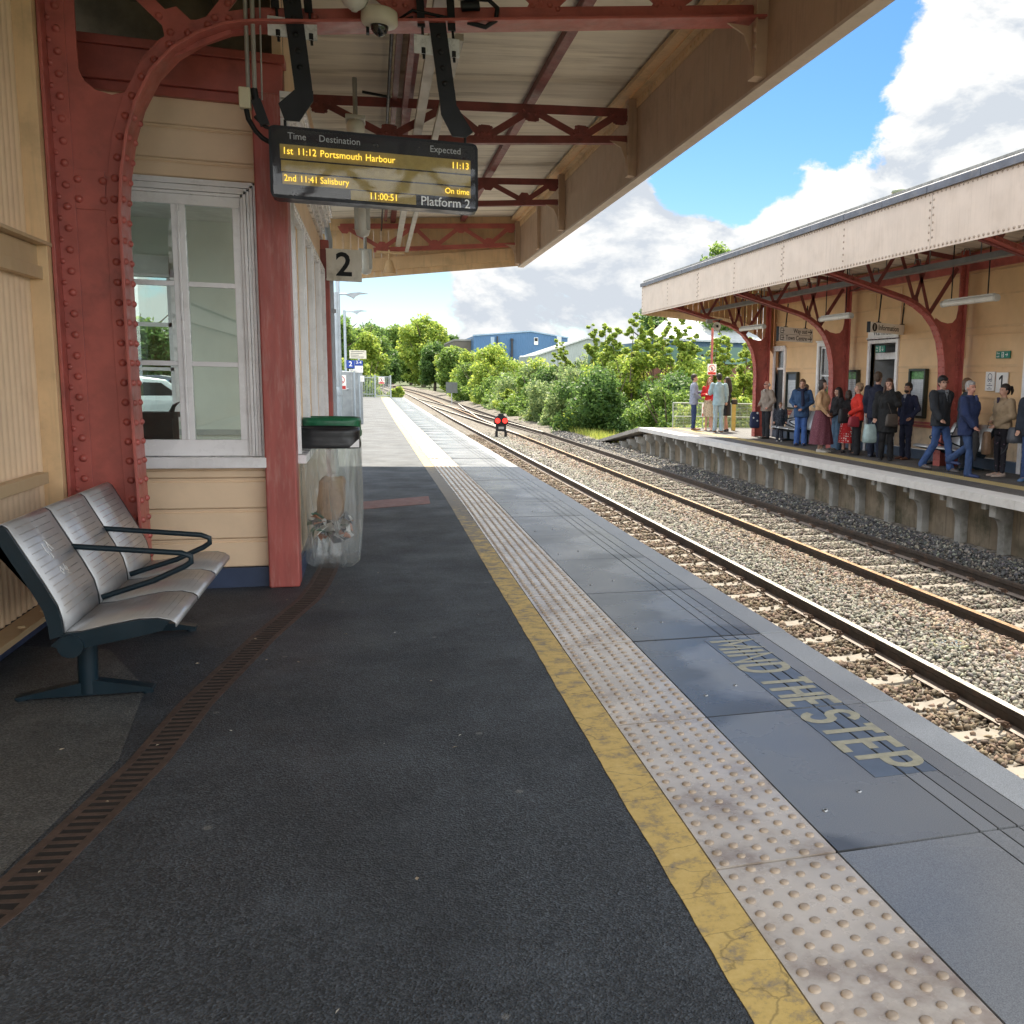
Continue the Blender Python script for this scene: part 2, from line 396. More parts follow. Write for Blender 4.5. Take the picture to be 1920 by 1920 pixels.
SLAB = slabmat('blue_grey_slab', (.176, .183, .192), .25, .12, .30, True)
EDGE = slabmat('pale_edge_strip', (.33, .345, .36), .42, .15)
TACT = M('buff_tactile_concrete', (.50, .45, .395), .25, .12, 3, .1, 140, dirt=(.17, .105, .065), ds=2.2, da=.8)
DOME = M('worn_dome_concrete', (.40, .32, .245), .42, .16, 6, .1, 140)
def yellowmat():
    mt = bpy.data.materials.new('worn_yellow_line'); mt.use_nodes = True
    n = mt.node_tree.nodes; l = mt.node_tree.links; b = n['Principled BSDF']
    t = n.new('ShaderNodeTexCoord'); sp = n.new('ShaderNodeSeparateXYZ'); l.new(t.outputs['Object'], sp.inputs[0])
    a = n.new('ShaderNodeTexNoise'); a.inputs['Scale'].default_value = 9; a.inputs['Detail'].default_value = 9; a.inputs['Roughness'].default_value = .75; l.new(t.outputs['Object'], a.inputs['Vector'])
    def rng(x, p, q, r, s):
        m_ = n.new('ShaderNodeMapRange'); l.new(x, m_.inputs[0])
        for i, v in enumerate((p, q, r, s)): m_.inputs[i+1].default_value = v
        return m_.outputs[0]
    cr_ = n.new('ShaderNodeFloatCurve'); cv = cr_.mapping.curves[0]   # how much of the paint has worn off along the platform
    pts = [(0, .40), (.05, .40), (.09, .43), (.13, .52), (.19, .64), (.22, .52), (.27, .28), (1, .26)]
    while len(cv.points) < len(pts): cv.points.new(.5, .5)
    for p, q in zip(cv.points, pts): p.location = q
    cr_.mapping.update()
    l.new(rng(sp.outputs['Y'], 0, 80, 0, 1), cr_.inputs['Value'])
    m_ = n.new('ShaderNodeMath'); m_.operation = 'SUBTRACT'; l.new(a.outputs['Fac'], m_.inputs[0]); l.new(cr_.outputs[0], m_.inputs[1])
    f = rng(m_.outputs[0], -.06, .10, 0, 1)
    x = n.new('ShaderNodeMix'); x.data_type = 'RGBA'; l.new(f, x.inputs[0]); x.inputs[6].default_value = (.22, .20, .17, 1)
    y = n.new('ShaderNodeMix'); y.data_type = 'RGBA'; l.new(rng(a.outputs['Fac'], .35, .7, 0, 1), y.inputs[0]); y.inputs[6].default_value = (.50, .34, .085, 1); y.inputs[7].default_value = (.68, .51, .20, 1)
    l.new(y.outputs[2], x.inputs[7])
    # cracks through the painted concrete blocks
    ad = n.new('ShaderNodeMix'); ad.data_type = 'VECTOR'; ad.inputs[0].default_value = .10; nv = n.new('ShaderNodeTexNoise'); nv.inputs['Scale'].default_value = 6; nv.inputs['Detail'].default_value = 6; l.new(t.outputs['Object'], nv.inputs['Vector']); l.new(t.outputs['Object'], ad.inputs[4]); l.new(nv.outputs['Color'], ad.inputs[5])
    mp = n.new('ShaderNodeMapping'); mp.inputs['Scale'].default_value = (.35, 1, 1); l.new(ad.outputs[1], mp.inputs[0])
    v = n.new('ShaderNodeTexVoronoi'); v.feature = 'DISTANCE_TO_EDGE'; v.inputs['Scale'].default_value = 6.5; l.new(mp.outputs[0], v.inputs['Vector'])
    z = n.new('ShaderNodeMix'); z.data_type = 'RGBA'; l.new(rng(v.outputs['Distance'], .0, .014, .55, 0), z.inputs[0]); l.new(x.outputs[2], z.inputs[6]); z.inputs[7].default_value = (.07, .055, .03, 1)
    l.new(z.outputs[2], b.inputs['Base Color']); b.inputs['Roughness'].default_value = .6
    bp = n.new('ShaderNodeBump'); bp.inputs['Strength'].default_value = .5; bp.inputs['Distance'].default_value = .006; l.new(a.outputs['Fac'], bp.inputs['Height']); l.new(bp.outputs[0], b.inputs['Normal'])
    return mt
YEL = yellowmat()
SOIL = M('soil_and_grass', (.055, .075, .022), .95, .35, .6, .6, 8, dirt=(.085, .075, .04), ds=.3, da=.6, bd=.05)
BED = M('track_bed', (.15, .125, .095), .95, .25, 3, .8, 30, dirt=(.22, .20, .17), ds=9, da=.7, bd=.03)

# terrain to the horizon
g = MB(); g.box(-900, 900, -200, 1600, -3, -1.24); struct(g.build('ground', SOIL))
# platform 2: tarmac body
ys = [-8] + list(np.arange(0, 75.1, 2.5)) + [75.6]
g = MB()
vs = []; fs = []
for y in ys: vs += [(-30, y, 0), (.90+offp(y), y, 0), (.90+offp(y), y, -.04), (2.50+offp(y), y, -.04), (2.50+offp(y), y, -1.24), (-30, y, -1.24)]
for i in range(len(ys)-1):
    for j in range(6): fs.append((i*6+j, i*6+(j+1)%6, (i+1)*6+(j+1)%6, (i+1)*6+j))
fs += [tuple(range(6)), tuple((len(ys)-1)*6+j for j in range(6))[::-1]]
g.add(vs, fs); struct(g.build('platform', ASPH))
# older, paler tarmac between the drain and the wall
g = MB(); pg = [(-2.0, -2), (-2.0, 6.3), (-1.5, 6.1), (-1.15, 5.3), (-1.05, 4.3), (-1.20, 3.2), (-1.46, 2.5), (-1.72, 1.7), (-2.0, .4)]
g.add([(a, b, .0025) for a, b in pg], [tuple(range(len(pg)))]); struct(g.build('old_tarmac', asphalt('old_pale_tarmac', (.050, .055, .057), (.17, .18, .178), (.032, .035, .037))))
# yellow line
def strip(name, x0, x1, mat, z=0.0, yv=ys, th=.038, wob=0):
    g = MB(); vs = []; fs = []
    for i, y in enumerate(yv):
        w = wob*(math.sin(y*3.1)*math.cos(y*1.7+.4)+.6*math.sin(y*17+2*math.sin(y*5))+random.uniform(-.3, .3)) if wob else 0
        vs += [(x0+offp(y)+w, y, z), (x1+offp(y), y, z), (x1+offp(y), y, z-th), (x0+offp(y)+w, y, z-th)]
    for i in range(len(yv)-1):
        for j in range(4): fs.append((i*4+j, i*4+(j+1)%4, (i+1)*4+(j+1)%4, (i+1)*4+j))
    fs += [(0,1,2,3), tuple((len(yv)-1)*4+j for j in (3,2,1,0))]
    g.add(vs, fs); return struct(g.build(name, mat))
strip('yellow_line', .892, 1.058, YEL, .003, list(np.arange(-6, 75, .06)), wob=.0025)
# tactile paving, slabs, edge strip: butted units with open joints
P0, PL = 2.80, 1.385
tp = MB(); dm = MB(); sb = MB(); eg = MB(); stud = MB()
k0, k1 = -6, 52
for k in range(k0, k1):
    ya, yb = P0+k*PL+.006, P0+(k+1)*PL-.006
    oa, ob_ = offp(ya), offp(yb)
    fl = 0 if k in (0, 1) else 1; dz = fl*random.uniform(-.002, .002); ti = fl*random.uniform(-.0025, .0025)
    def quadbox(g, x0, x1, zt, z0=-.039):
        t2 = ti
        vs = [(x0+oa, ya, z0), (x1+oa, ya, z0), (x1+ob_, yb, z0), (x0+ob_, yb, z0), (x0+oa, ya, zt-t2), (x1+oa, ya, zt-t2), (x1+ob_, yb, zt+t2), (x0+ob_, yb, zt+t2)]
        g.add(vs, [(0,3,2,1),(4,5,6,7),(0,1,5,4),(1,2,6,5),(2,3,7,6),(3,0,4,7)])
    quadbox(tp, 1.066, 1.512, dz)
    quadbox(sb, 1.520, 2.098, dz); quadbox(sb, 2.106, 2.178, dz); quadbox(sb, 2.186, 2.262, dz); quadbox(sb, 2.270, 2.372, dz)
    quadbox(eg, 2.378, 2.560, dz+.001, -.12)
    if k < 14:
        for xx in (1.62, 1.83): stud.lathe([(.012, .0), (.012, .0035), (.006, .0042)], (xx+oa, ya+.30+.12*(xx > 1.7), dz), 8)
    nr = 18
    for i in range(nr):
        for c in range(6):
            yy = ya + (i + (.28 if c % 2 == 0 else .72))*(yb-ya)/nr; xx = 1.066+.446*(c+.5)/6 + oa + (ob_-oa)*i/nr
            zz = dz - ti + 2*ti*(yy-ya)/(yb-ya) - random.choice((0, 0, 0, .001, .002)); wr = random.uniform(.86, 1.06)
            n_ = 10 if yy < 9 else 6
            if yy < 45: dm.lathe([(.0185*wr, 0), (.0165*wr, .0045), (.011*wr, .0066), (.0, .0070)] if yy < 9 else [(.0185, 0), (.012, .0068), (0, .007)], (xx, yy, zz), n_)
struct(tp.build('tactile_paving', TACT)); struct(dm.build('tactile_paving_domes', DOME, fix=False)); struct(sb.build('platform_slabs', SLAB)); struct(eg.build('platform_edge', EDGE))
struct(stud.build('platform_slab_studs', GALV, fix=False))

# lettering on the slabs
def textmesh(s, size, align='CENTER', bold=0.0, cond=1.0, ext=.0005):
    """letters as a flat mesh in the XY plane (x along the line, y up), as (verts, faces)"""
    cu = bpy.data.curves.new('t', 'FONT'); cu.body = s; cu.size = size; cu.align_x = align; cu.align_y = 'CENTER'; cu.offset = bold*size; cu.extrude = ext; cu.resolution_u = 3
    o = bpy.data.objects.new('t', cu); COL.objects.link(o)
    dg = bpy.context.evaluated_depsgraph_get(); me = bpy.data.meshes.new_from_object(o.evaluated_get(dg))
    vs = [(v.co.x*cond, v.co.y, v.co.z) for v in me.vertices]; fs = [tuple(p.vertices) for p in me.polygons]
    bpy.data.objects.remove(o); bpy.data.curves.remove(cu); bpy.data.meshes.remove(me)
    return vs, fs
def put_text(g, s, size, org, xdir, ydir, align='CENTER', bold=0.0, cond=1.0, mi=0, ext=.0005):
    vs, fs = textmesh(s, size, align, bold, cond, ext)
    o = Vector(org); x = Vector(xdir).normalized(); y = Vector(ydir).normalized(); z = x.cross(y)
    g.add([o + x*a + y*b + z*c for a, b, c in vs], fs, False, mi)
PANEL = M('dark_blue_panel', (.085, .115, .165), .36, .08, 3, .05, 200)
BUFF = M('worn_buff_lettering', (.36, .34, .24), .45, .12, 20, .1, 200, dirt=(.2, .2, .19), ds=12, da=.5)
th_ = thing('platform_lettering', 'blue warning panel set in the grey platform slabs reading MIND THE STEP', 'lettering', (2.0, 4.4, 0))
g = MB(); g.box(1.962, 2.096, 3.33, 4.176, .0006, .0024); g.box(1.962, 2.096, 4.196, 5.50, .0006, .0024); g.box(2.108, 2.176, 3.33, 4.176, .0006, .0024); g.box(2.108, 2.176, 4.196, 5.50, .0006, .0024); g.box(2.188, 2.26, 3.33, 4.176, .0006, .0024); g.box(2.188, 2.26, 4.196, 5.50, .0006, .0024)
g.build('panel', PANEL, th_)
ARCD = lambda cx, cy, rx, ry, a0, a1, n=9: [(cx+rx*math.cos(R(a0+(a1-a0)*i/(n-1))), cy+ry*math.sin(R(a0+(a1-a0)*i/(n-1)))) for i in range(n)]
GLYPH = {'M': (1.0, [[(0, 0), (0, 1), (.5, .25), (1.0, 1), (1.0, 0)]]), 'I': (0, [[(0, 0), (0, 1)]]), 'N': (.8, [[(0, 0), (0, 1), (.8, 0), (.8, 1)]]),
 'D': (.8, [[(0, 0), (0, 1), (.35, 1)] + ARCD(.35, .5, .45, .5, 90, -90)[1:] + [(0, 0)]]), 'T': (.8, [[(0, 1), (.8, 1)], [(.4, 1), (.4, 0)]]), 'H': (.8, [[(0, 0), (0, 1)], [(.8, 0), (.8, 1)], [(0, .5), (.8, .5)]]),
 'E': (.68, [[(.68, 1), (0, 1), (0, 0), (.68, 0)], [(0, .52), (.6, .52)]]), 'S': (.74, [ARCD(.37, .745, .37, .255, 15, 270, 12) + ARCD(.37, .255, .37, .255, 90, -165, 12)[1:]]), 'P': (.74, [[(0, 0), (0, 1), (.42, 1)] + ARCD(.42, .735, .32, .265, 90, -90)[1:] + [(0, .47)]])}
def stroke(g, pts, w, z):
    k = len(pts); vs = []
    for i, p in enumerate(pts):
        d0 = Vector(pts[i])-Vector(pts[i-1]) if i else None; d1 = Vector(pts[i+1])-Vector(pts[i]) if i < k-1 else None
        a = (d0 or d1).normalized(); b = (d1 or d0).normalized(); n_ = Vector((-(a+b).y, (a+b).x)); n_ = n_.normalized() if n_.length > 1e-4 else Vector((-a.y, a.x)); c = max(.45, n_.dot(Vector((-a.y, a.x))))
        e = (b*-w/2 if i == 0 else (a*w/2 if i == k-1 else Vector((0, 0)))) * (1 if k == 2 or i in (0, k-1) else 0)
        for s_ in (-1, 1): q = Vector(p)+n_*s_*w/2/c + e*0.0; vs.append((q.x, q.y, z+.00002*i))
    g.add(vs, [(2*i, 2*i+1, 2*i+3, 2*i+2) for i in range(k-1)])
CH, CWD = .262, .158
for w_, ya_, yb_ in (('MIND', 5.44, 4.79), ('THE', 4.66, 4.21), ('STEP', 4.10, 3.41)):
    adv = [GLYPH[c][0]+.42 for c in w_]; tot_ = sum(adv)-.42; sc_ = (ya_-yb_)/tot_; px = 0; g = MB()
    for q, c in enumerate(w_):
        for st in GLYPH[c][1]: stroke(g, [(1.982+b*CH, ya_-(px+a)*sc_) for a, b in st], .046, .0036 + .0003*GLYPH[c][1].index(st))
        px += adv[q]
    g.build('word', BUFF, th_, fix=False)

# ---------------------------------------------------------------- ballast
def gh(X, Y):
    """height of the ballast surface"""
    X = X - np.interp(Y, [-20, 12, 30, 60, 100], [0, 0, -.12, -.25, -.2])
    return np.interp(X, [2.4, 3.2, 4.6, 4.78, 4.95, 5.25, 6.15, 6.42, 6.62, 7.95, 8.15, 8.5, 9.0, 12], [-1.05, -1.11, -1.11, -1.10, -1.055, -1.0, -1.0, -1.05, -1.105, -1.105, -1.06, -.93, -.88, -.88])
g = MB(); xs = list(np.arange(2.2, 9.41, .15)); yy = list(np.arange(1, 40, .5)) + list(np.arange(40, 130, 2.5)) + list(np.arange(130, 470, 10))
vs = []; fs = []
for y in yy:
    for x in xs:
        wide = 1 + max(0, y-36)/40*.35
        xx = x if x < 6 else 6+(x-6)*min(wide, 1.5)
        vs.append((xx+offt(y), y, float(gh(np.array(min(x, 9)), np.array(y))) - .028 + (0.0 if y < 40 else RNG.uniform(-.01, .012))))
nx = len(xs)
for i in range(len(yy)-1):
    for j in range(nx-1): fs.append((i*nx+j, i*nx+j+1, (i+1)*nx+j+1, (i+1)*nx+j))
g.add(vs, fs); 
def farbal():
    mt = bpy.data.materials.new('ballast_bed'); mt.use_nodes = True
    n = mt.node_tree.nodes; l = mt.node_tree.links; b = n['Principled BSDF']
    t = n.new('ShaderNodeTexCoord')
    v = n.new('ShaderNodeTexVoronoi'); v.inputs['Scale'].default_value = 14; l.new(t.outputs['Object'], v.inputs['Vector'])
    r_ = n.new('ShaderNodeValToRGB'); l.new(v.outputs['Color'], r_.inputs[0])
    e = r_.color_ramp.elements; e[0].color = (.06, .05, .04, 1); e[1].color = (.27, .25, .22, 1); e[0].position = .15; e[1].position = .9
    e2 = e.new(.5); e2.color = (.15, .128, .10, 1)
    l.new(r_.outputs[0], b.inputs['Base Color']); b.inputs['Roughness'].default_value = .9
    bp = n.new('ShaderNodeBump'); bp.inputs['Strength'].default_value = 1; bp.inputs['Distance'].default_value = .05; bp.invert = True
    l.new(v.outputs['Distance'], bp.inputs['Height']); l.new(bp.outputs[0], b.inputs['Normal']); return mt
struct(g.build('track_bed', farbal(), fix=False))

def stonemat():
    mt = bpy.data.materials.new('ballast_stone'); mt.use_nodes = True
    n = mt.node_tree.nodes; l = mt.node_tree.links; b = n['Principled BSDF']
    a = n.new('ShaderNodeVertexColor'); a.layer_name = 'stone'; l.new(a.outputs['Color'], b.inputs['Base Color']); b.inputs['Roughness'].default_value = .85
    return mt
def stones(n, x, y, size, cols):
    ico = bmesh.new(); bmesh.ops.create_icosphere(ico, subdivisions=1, radius=1)
    bv = np.array([v.co[:] for v in ico.verts]); bf = np.array([[v.index for v in f.verts] for f in ico.faces]); ico.free()
    nv = len(bv); nf = len(bf)
    V = bv[None] * RNG.uniform(.50, 1.22, (n, nv, 1))
    V = V * (RNG.uniform(.55, 1.4, (n, 1, 3)) * np.array([1, 1, .7]))
    q = RNG.normal(size=(n, 4)); q[:, 1:3] *= .45; q /= np.linalg.norm(q, axis=1)[:, None]
    w, a, b, c = q.T
    Rm = np.stack([np.stack([1-2*(b*b+c*c), 2*(a*b-c*w), 2*(a*c+b*w)], 1), np.stack([2*(a*b+c*w), 1-2*(a*a+c*c), 2*(b*c-a*w)], 1), np.stack([2*(a*c-b*w), 2*(b*c+a*w), 1-2*(a*a+b*b)], 1)], 1)
    V = np.einsum('nij,nvj->nvi', Rm, V) * (size[:, None, None])
    z = gh(x, y) + RNG.uniform(-.022, .012, n)
    V += np.stack([x, y, z], 1)[:, None]
    F = (bf[None] + (np.arange(n)*nv)[:, None, None]).reshape(-1, 3)
    me = bpy.data.meshes.new('ballast'); me.vertices.add(n*nv); me.vertices.foreach_set('co', V.reshape(-1).astype(np.float32))
    me.loops.add(n*nf*3); me.loops.foreach_set('vertex_index', F.reshape(-1).astype(np.int32))
    me.polygons.add(n*nf); me.polygons.foreach_set('loop_start', np.arange(0, n*nf*3, 3, dtype=np.int32)); me.polygons.foreach_set('loop_total', np.full(n*nf, 3, np.int32))
    ca = me.color_attributes.new('stone', 'FLOAT_COLOR', 'POINT'); ca.data.foreach_set('color', np.repeat(cols, nv, 0).reshape(-1).astype(np.float32))
    me.update(calc_edges=True); return me
def zone_cols(x, n):
    pal = np.array([[.155, .115, .08], [.24, .225, .19], [.235, .18, .135], [.165, .142, .115], [.075, .074, .076]])
    W = np.stack([np.interp(x, [4.8, 5.0], [1, 0]), np.interp(x, [4.8, 5.0, 5.7, 6.1], [0, 1, 1, .25]), np.interp(x, [5.5, 5.9, 6.5, 6.8], [0, .75, .9, 0]), np.interp(x, [6.4, 6.8, 8.0, 8.3], [0, 1, 1, .1]), np.interp(x, [7.9, 8.35], [0, 1])], 1)
    W = W/W.sum(1, keepdims=True)
    pick = (RNG.random(n)[:, None] > np.cumsum(W, 1)).sum(1).clip(0, 4)
    c = pal[pick] * RNG.uniform(.6, 1.35, (n, 1)) * RNG.uniform(.92, 1.08, (n, 3))
    c = np.where((RNG.random(n) < .10)[:, None], c*.45, c)
    return np.concatenate([c, np.ones((n, 1))], 1)
def scatter(n, x0, x1, y0, y1, s0, s1):
    x = RNG.uniform(x0, x1, n); y = RNG.uniform(y0, y1, n)
    keep = np.ones(n, bool)
    for rx in (4.85, 6.53, 8.04): keep &= np.abs(x-rx) > .055
    # sleepers lie bare between the stones
    on = (((x < 4.72) | ((x > 6.66) & (x < 7.95))) & (np.abs(((y - SL0) + SLP/2) % SLP - SLP/2) < .135)) & (RNG.random(n) > .10)
    keep &= ~on
    x = x[keep]; y = y[keep]; return x, y, RNG.uniform(s0, s1, len(x))
SL0, SLP = 1.12, .72
parts_ = [scatter(56000, 2.75, 9.0, 2.0, 15, .017, .036), scatter(34000, 3.3, 9.0, 15, 28, .025, .044), scatter(18000, 3.0, 9.0, 28, 46, .038, .06)]
x = np.concatenate([p[0] for p in parts_]); y = np.concatenate([p[1] for p in parts_]); s_ = np.concatenate([p[2] for p in parts_])
cols = zone_cols(x, len(x))
me = stones(len(x), x + np.interp(y, [12, 30, 60], [0, -.12, -.25]), y, s_, cols); me.materials.append(stonemat())
bo = bpy.data.objects.new('ballast', me); COL.objects.link(bo); stuff(bo, 'grey and brown crushed stone between and beside the rails', 'ballast')

# ---------------------------------------------------------------- tracks
RAILS = M('rusty_rail_side', (.045, .034, .028), .6, .25, 8, .15, 60, dirt=(.11, .06, .035), ds=6, da=.6)
RTOP = M('polished_rail_head', (.60, .57, .52), .42, .06, 4, metal=.7)
RTOPR = M('rusty_rail_head', (.45, .30, .19), .4, .12, 5, metal=.6)
RFOOT = M('pale_rail_foot', (.20, .16, .135), .6, .2, 6)
SLEEP = M('pale_concrete_sleeper', (.22, .20, .172), .85, .14, 5, .35, 70, dirt=(.28, .22, .16), ds=6, da=.5)
def rail_mesh(path, top, zt=-.92, name='rail', parent=None):
    prof = [(-.036, 0), (.036, 0), (.037, -.045), (.012, -.062), (.011, -.135), (.078, -.155), (.078, -.17), (-.078, -.17), (-.078, -.155), (-.011, -.135), (-.012, -.062), (-.037, -.045)]
    g = MB(); vs = []; k = len(prof); P = [Vector(p) for p in path]
    for i, p in enumerate(P):
        d = (P[min(i+1, len(P)-1)] - P[max(i-1, 0)]); r_ = Vector((d.y, -d.x, 0)).normalized()
        for a, b in prof: vs.append((p.x + r_.x*a, p.y + r_.y*a, zt+b))
    fs = []
    for i in range(len(P)-1):
        for j in range(k): fs.append((i*k+j, i*k+(j+1)%k, (i+1)*k+(j+1)%k, (i+1)*k+j))
    g.add(vs, fs)
    for i in range(len(g.f)):
        j = i % k
        g.mi[i] = 1 if j == 0 else (2 if j in (4, 8) else 0)
    return g.build(name, [RAILS, top, RFOOT], parent)
yr = list(np.arange(1, 60, 3)) + list(np.arange(60, 470, 8))
def sleeper_mesh():
    g = MB(); vs = []
    for xx, w, h in ((-1.36, .13, .0), (-.85, .135, .012), (-.5, .11, -.03), (.5, .11, -.03), (.85, .135, .012), (1.36, .13, .0)):
        vs += [(xx, -w, -.2), (xx, -w*.85, h), (xx, w*.85, h), (xx, w, -.2)]
    fs = [(0,1,2,3), (23,22,21,20)]
    for i in range(5):
        for j in range(4): fs.append((i*4+j, (i+1)*4+j, (i+1)*4+(j+1)%4, i*4+(j+1)%4))
    g.add(vs, fs); return g
CLIP = M('rusty_rail_clip', (.10, .06, .04), .6, .2, 10)
def track(label, xl, xr, topl, topr, zs, ysl):
    t = thing('railway_track', label, 'railway track', ((xl+xr)/2, 4, -1.1), 'railway tracks between the platforms')
    rail_mesh([(xl+offt(y), y, 0) for y in yr], topl, parent=t); rail_mesh([(xr+offt(y), y, 0) for y in yr], topr, parent=t)
    first = None
    for i, y in enumerate(ysl):
        loc = ((xl+xr)/2+offt(y) - t.location.x, y - t.location.y, zs - t.location.z)
        if first is None:
            first = sleeper_mesh().build('sleeper', SLEEP); first.parent = t
            s = first
        else:
            s = first.copy(); COL.objects.link(s)
        s.location = loc
    cl = None
    for i, y in enumerate(ysl[:27]):
        for rx in (xl, xr):
            for sd in (-1, 1):
                if cl is None:
                    g = MB(); g.tube([(-.06, -.035, .0), (-.02, -.035, .045), (.03, -.01, .055), (.04, .025, .05), (-.01, .04, .05), (-.06, .03, .03)], .011, 6)
                    g.box(-.085, -.04, -.045, .045, -.01, .022)
                    cl = g.build('rail_clip', CLIP, fix=False); cl.parent = t; c = cl
                else: c = cl.copy(); COL.objects.link(c)
                c.location = (rx + sd*.115 + offt(y) - t.location.x, y - t.location.y, zs+.022 - t.location.z); c.rotation_euler = (0, 0, 0 if sd > 0 else PI)
    return t
sly = [SL0+SLP*i for i in range(98)]
track('near railway track beside the tactile platform edge with its bright right rail', 3.35, 4.85, RTOP, RTOP, -1.088, sly)
track('far railway track under the concrete wall of the opposite platform', 6.53, 8.04, RTOPR, RAILS, -1.088, sly)
t = thing('crossover_track', 'crossover rails joining the near and the far track beyond the red ground signal', 'railway track', (5.7, 40, -1.1))
def cross(pts): rail_mesh([(np.interp(y, [p[1] for p in pts], [p[0] for p in pts])+offt(y), y, 0) for y in np.arange(pts[0][1], pts[-1][1]+.1, 4)], RTOP, zt=-.918, parent=t)
cross([(6.53, 44), (6.2, 56), (5.5, 74), (4.85, 92)]); cross([(8.0, 46), (7.6, 58), (6.9, 76), (6.4, 88), (5.4, 108), (4.85, 118)]); cross([(6.47, 50), (6.6, 62), (7.3, 80), (8.04, 96)])
TIMB = M('dark_timber', (.07, .055, .042), .85, .25, 4, .3, 30)
for i, y in enumerate((47, 51, 57, 60)):
    g = MB(); g.box(8.6+offt(y), 9.7+offt(y), y-.16, y+.16, -1.1, -.93); tag(g.build('timber_sleeper', TIMB if i % 2 else CONC, origin=(9.1, y, -1.1)),
        ['loose dark timber sleeper end beside the far track, nearest the platform ramp', 'pale concrete block lying beside the far rail below the bushes', 'loose dark timber sleeper end beside the far track near the yellow grass', 'pale concrete block beside the far rail, furthest of the trackside blocks'][i], 'sleeper', 'loose blocks and timbers beside the far track')
# catch pit lid half buried in the six-foot
t = thing('catch_pit_cover', 'small blue and grey gridded plastic drain cover half buried in the ballast between the tracks', 'drain cover', (5.62, 8.2, -1.04))
BLUP = M('blue_plastic_grid', (.14, .20, .25), .6, .2, 8)
g = MB(); g.lathe([(.19, -.06), (.19, .045), (.175, .05), (.17, .02), (.17, -.05)], (5.62, 8.2, -1.035), 24); g.build('rim', M('mossy_plastic', (.22, .22, .13), .7, .2, 8), t)
g = MB()
for i in range(-3, 4):
    h_ = math.sqrt(max(0, .165**2-(i*.045)**2)); g.box(5.62+i*.045-.006, 5.62+i*.045+.006, 8.2-h_, 8.2+h_, -1.02, -1.0); g.box(5.62-h_, 5.62+h_, 8.2+i*.045-.006, 8.2+i*.045+.006, -1.019, -1.002)
g.build('grid', BLUP, t)

# ---------------------------------------------------------------- opposite platform
g = MB(); yv = [4, 10, 16, 22, 28, 32.5]
TACR = M('far_tactile_buff', (.30, .255, .165), .6, .12, 4, .2, 90, dirt=(.22, .17, .09), ds=3, da=.5)
g.box(9.42, 40, 2, 32.5, -1.24, -.004); g.prism([(9.42, 32.5, -1.24), (9.42, 32.5, -.004), (9.42, 39.9, -.98), (9.42, 39.9, -1.24)], (6, 0, 0))
struct(g.build('platform_opposite', ASPHR))
g = MB()
for k in range(38):
    y0 = 2 + k*.8
    if y0+.8 <= 32.5: g.box(8.9, 9.415, y0+.004, y0+.796, -.13, 0.0)
struct(g.build('platform_edge_opposite', M('white_edge_coping', (.63, .62, .60), .6, .06, 2, .15, 50, dirt=(.42, .40, .37), ds=3, da=.5)))
g = MB(); g.box(8.895, 9.0, 32.5, 32.56, -.15, -.0); g.prism([(8.9, 32.56, -.16), (8.9, 32.56, -.02), (8.9, 39.9, -.99), (8.9, 39.9, -1.1)], (.55, 0, 0))
struct(g.build('platform_ramp_edge', CONC))
g = MB(); g.box(10.0, 10.38, 2, 32.4, -.003, .001); struct(g.build('tactile_strip_opposite', TACR))
g = MB()
for i in range(430):
    y0 = 4+i*.066
    for c in range(6): g.lathe([(.017, .001), (.011, .007), (0, .0072)], (10.03+c*.064, y0+(c % 2)*.033, 0), 5)
struct(g.build('tactile_domes_opposite', M('far_tactile_dome', (.42, .32, .12), .6, .1, 5), fix=False))
WALLC = M('stained_wall_concrete', (.235, .19, .135), .85, .28, 1.6, .3, 60, dirt=(.055, .055, .03), ds=1.3, da=.95, streak=((.05, .05, .035), .6))
BRKC = M('pale_bracket_concrete', (.29, .285, .265), .8, .2, 3, .25, 70, dirt=(.11, .105, .08), ds=2.5, da=.8)
w = thing('platform_wall', 'stained concrete panel wall with curved brackets under the opposite platform', 'wall', (9.2, 18, -1.2))
pit = 1.15; ypan = 3.0; i = 0; bfirst = None
while ypan < 39:
    zt = -.131 if ypan+pit <= 32.6 else -.17 - (ypan+pit-32.5)*.132
    if zt < -.95: break
    g = MB(); g.box(9.30, 9.40, ypan+.012, ypan+pit-.012, -1.24, zt); g.build('wall_panel', WALLC, w, bevel=.01)
    # curved bracket: a post that flares out to carry the coping
    yb_ = ypan
    prof = [(9.30, -1.24), (9.16, -1.24), (9.16, zt-.47), (9.155, zt-.40), (9.14, zt-.33), (9.11, zt-.27), (9.06, zt-.225), (9.0, zt-.205), (8.975, zt-.20), (8.975, zt), (9.30, zt)]
    g = MB(); g.prism([(a, yb_-.08, max(b, -1.24)) for a, b in prof], (0, .16, 0)); g.build('bracket', BRKC, w, bevel=.008)
    g = MB(); g.box(8.965, 9.03, yb_+.16, yb_+.27, zt-.10, zt-.002); g.build('coping_block', BRKC, w)
    ypan += pit; i += 1

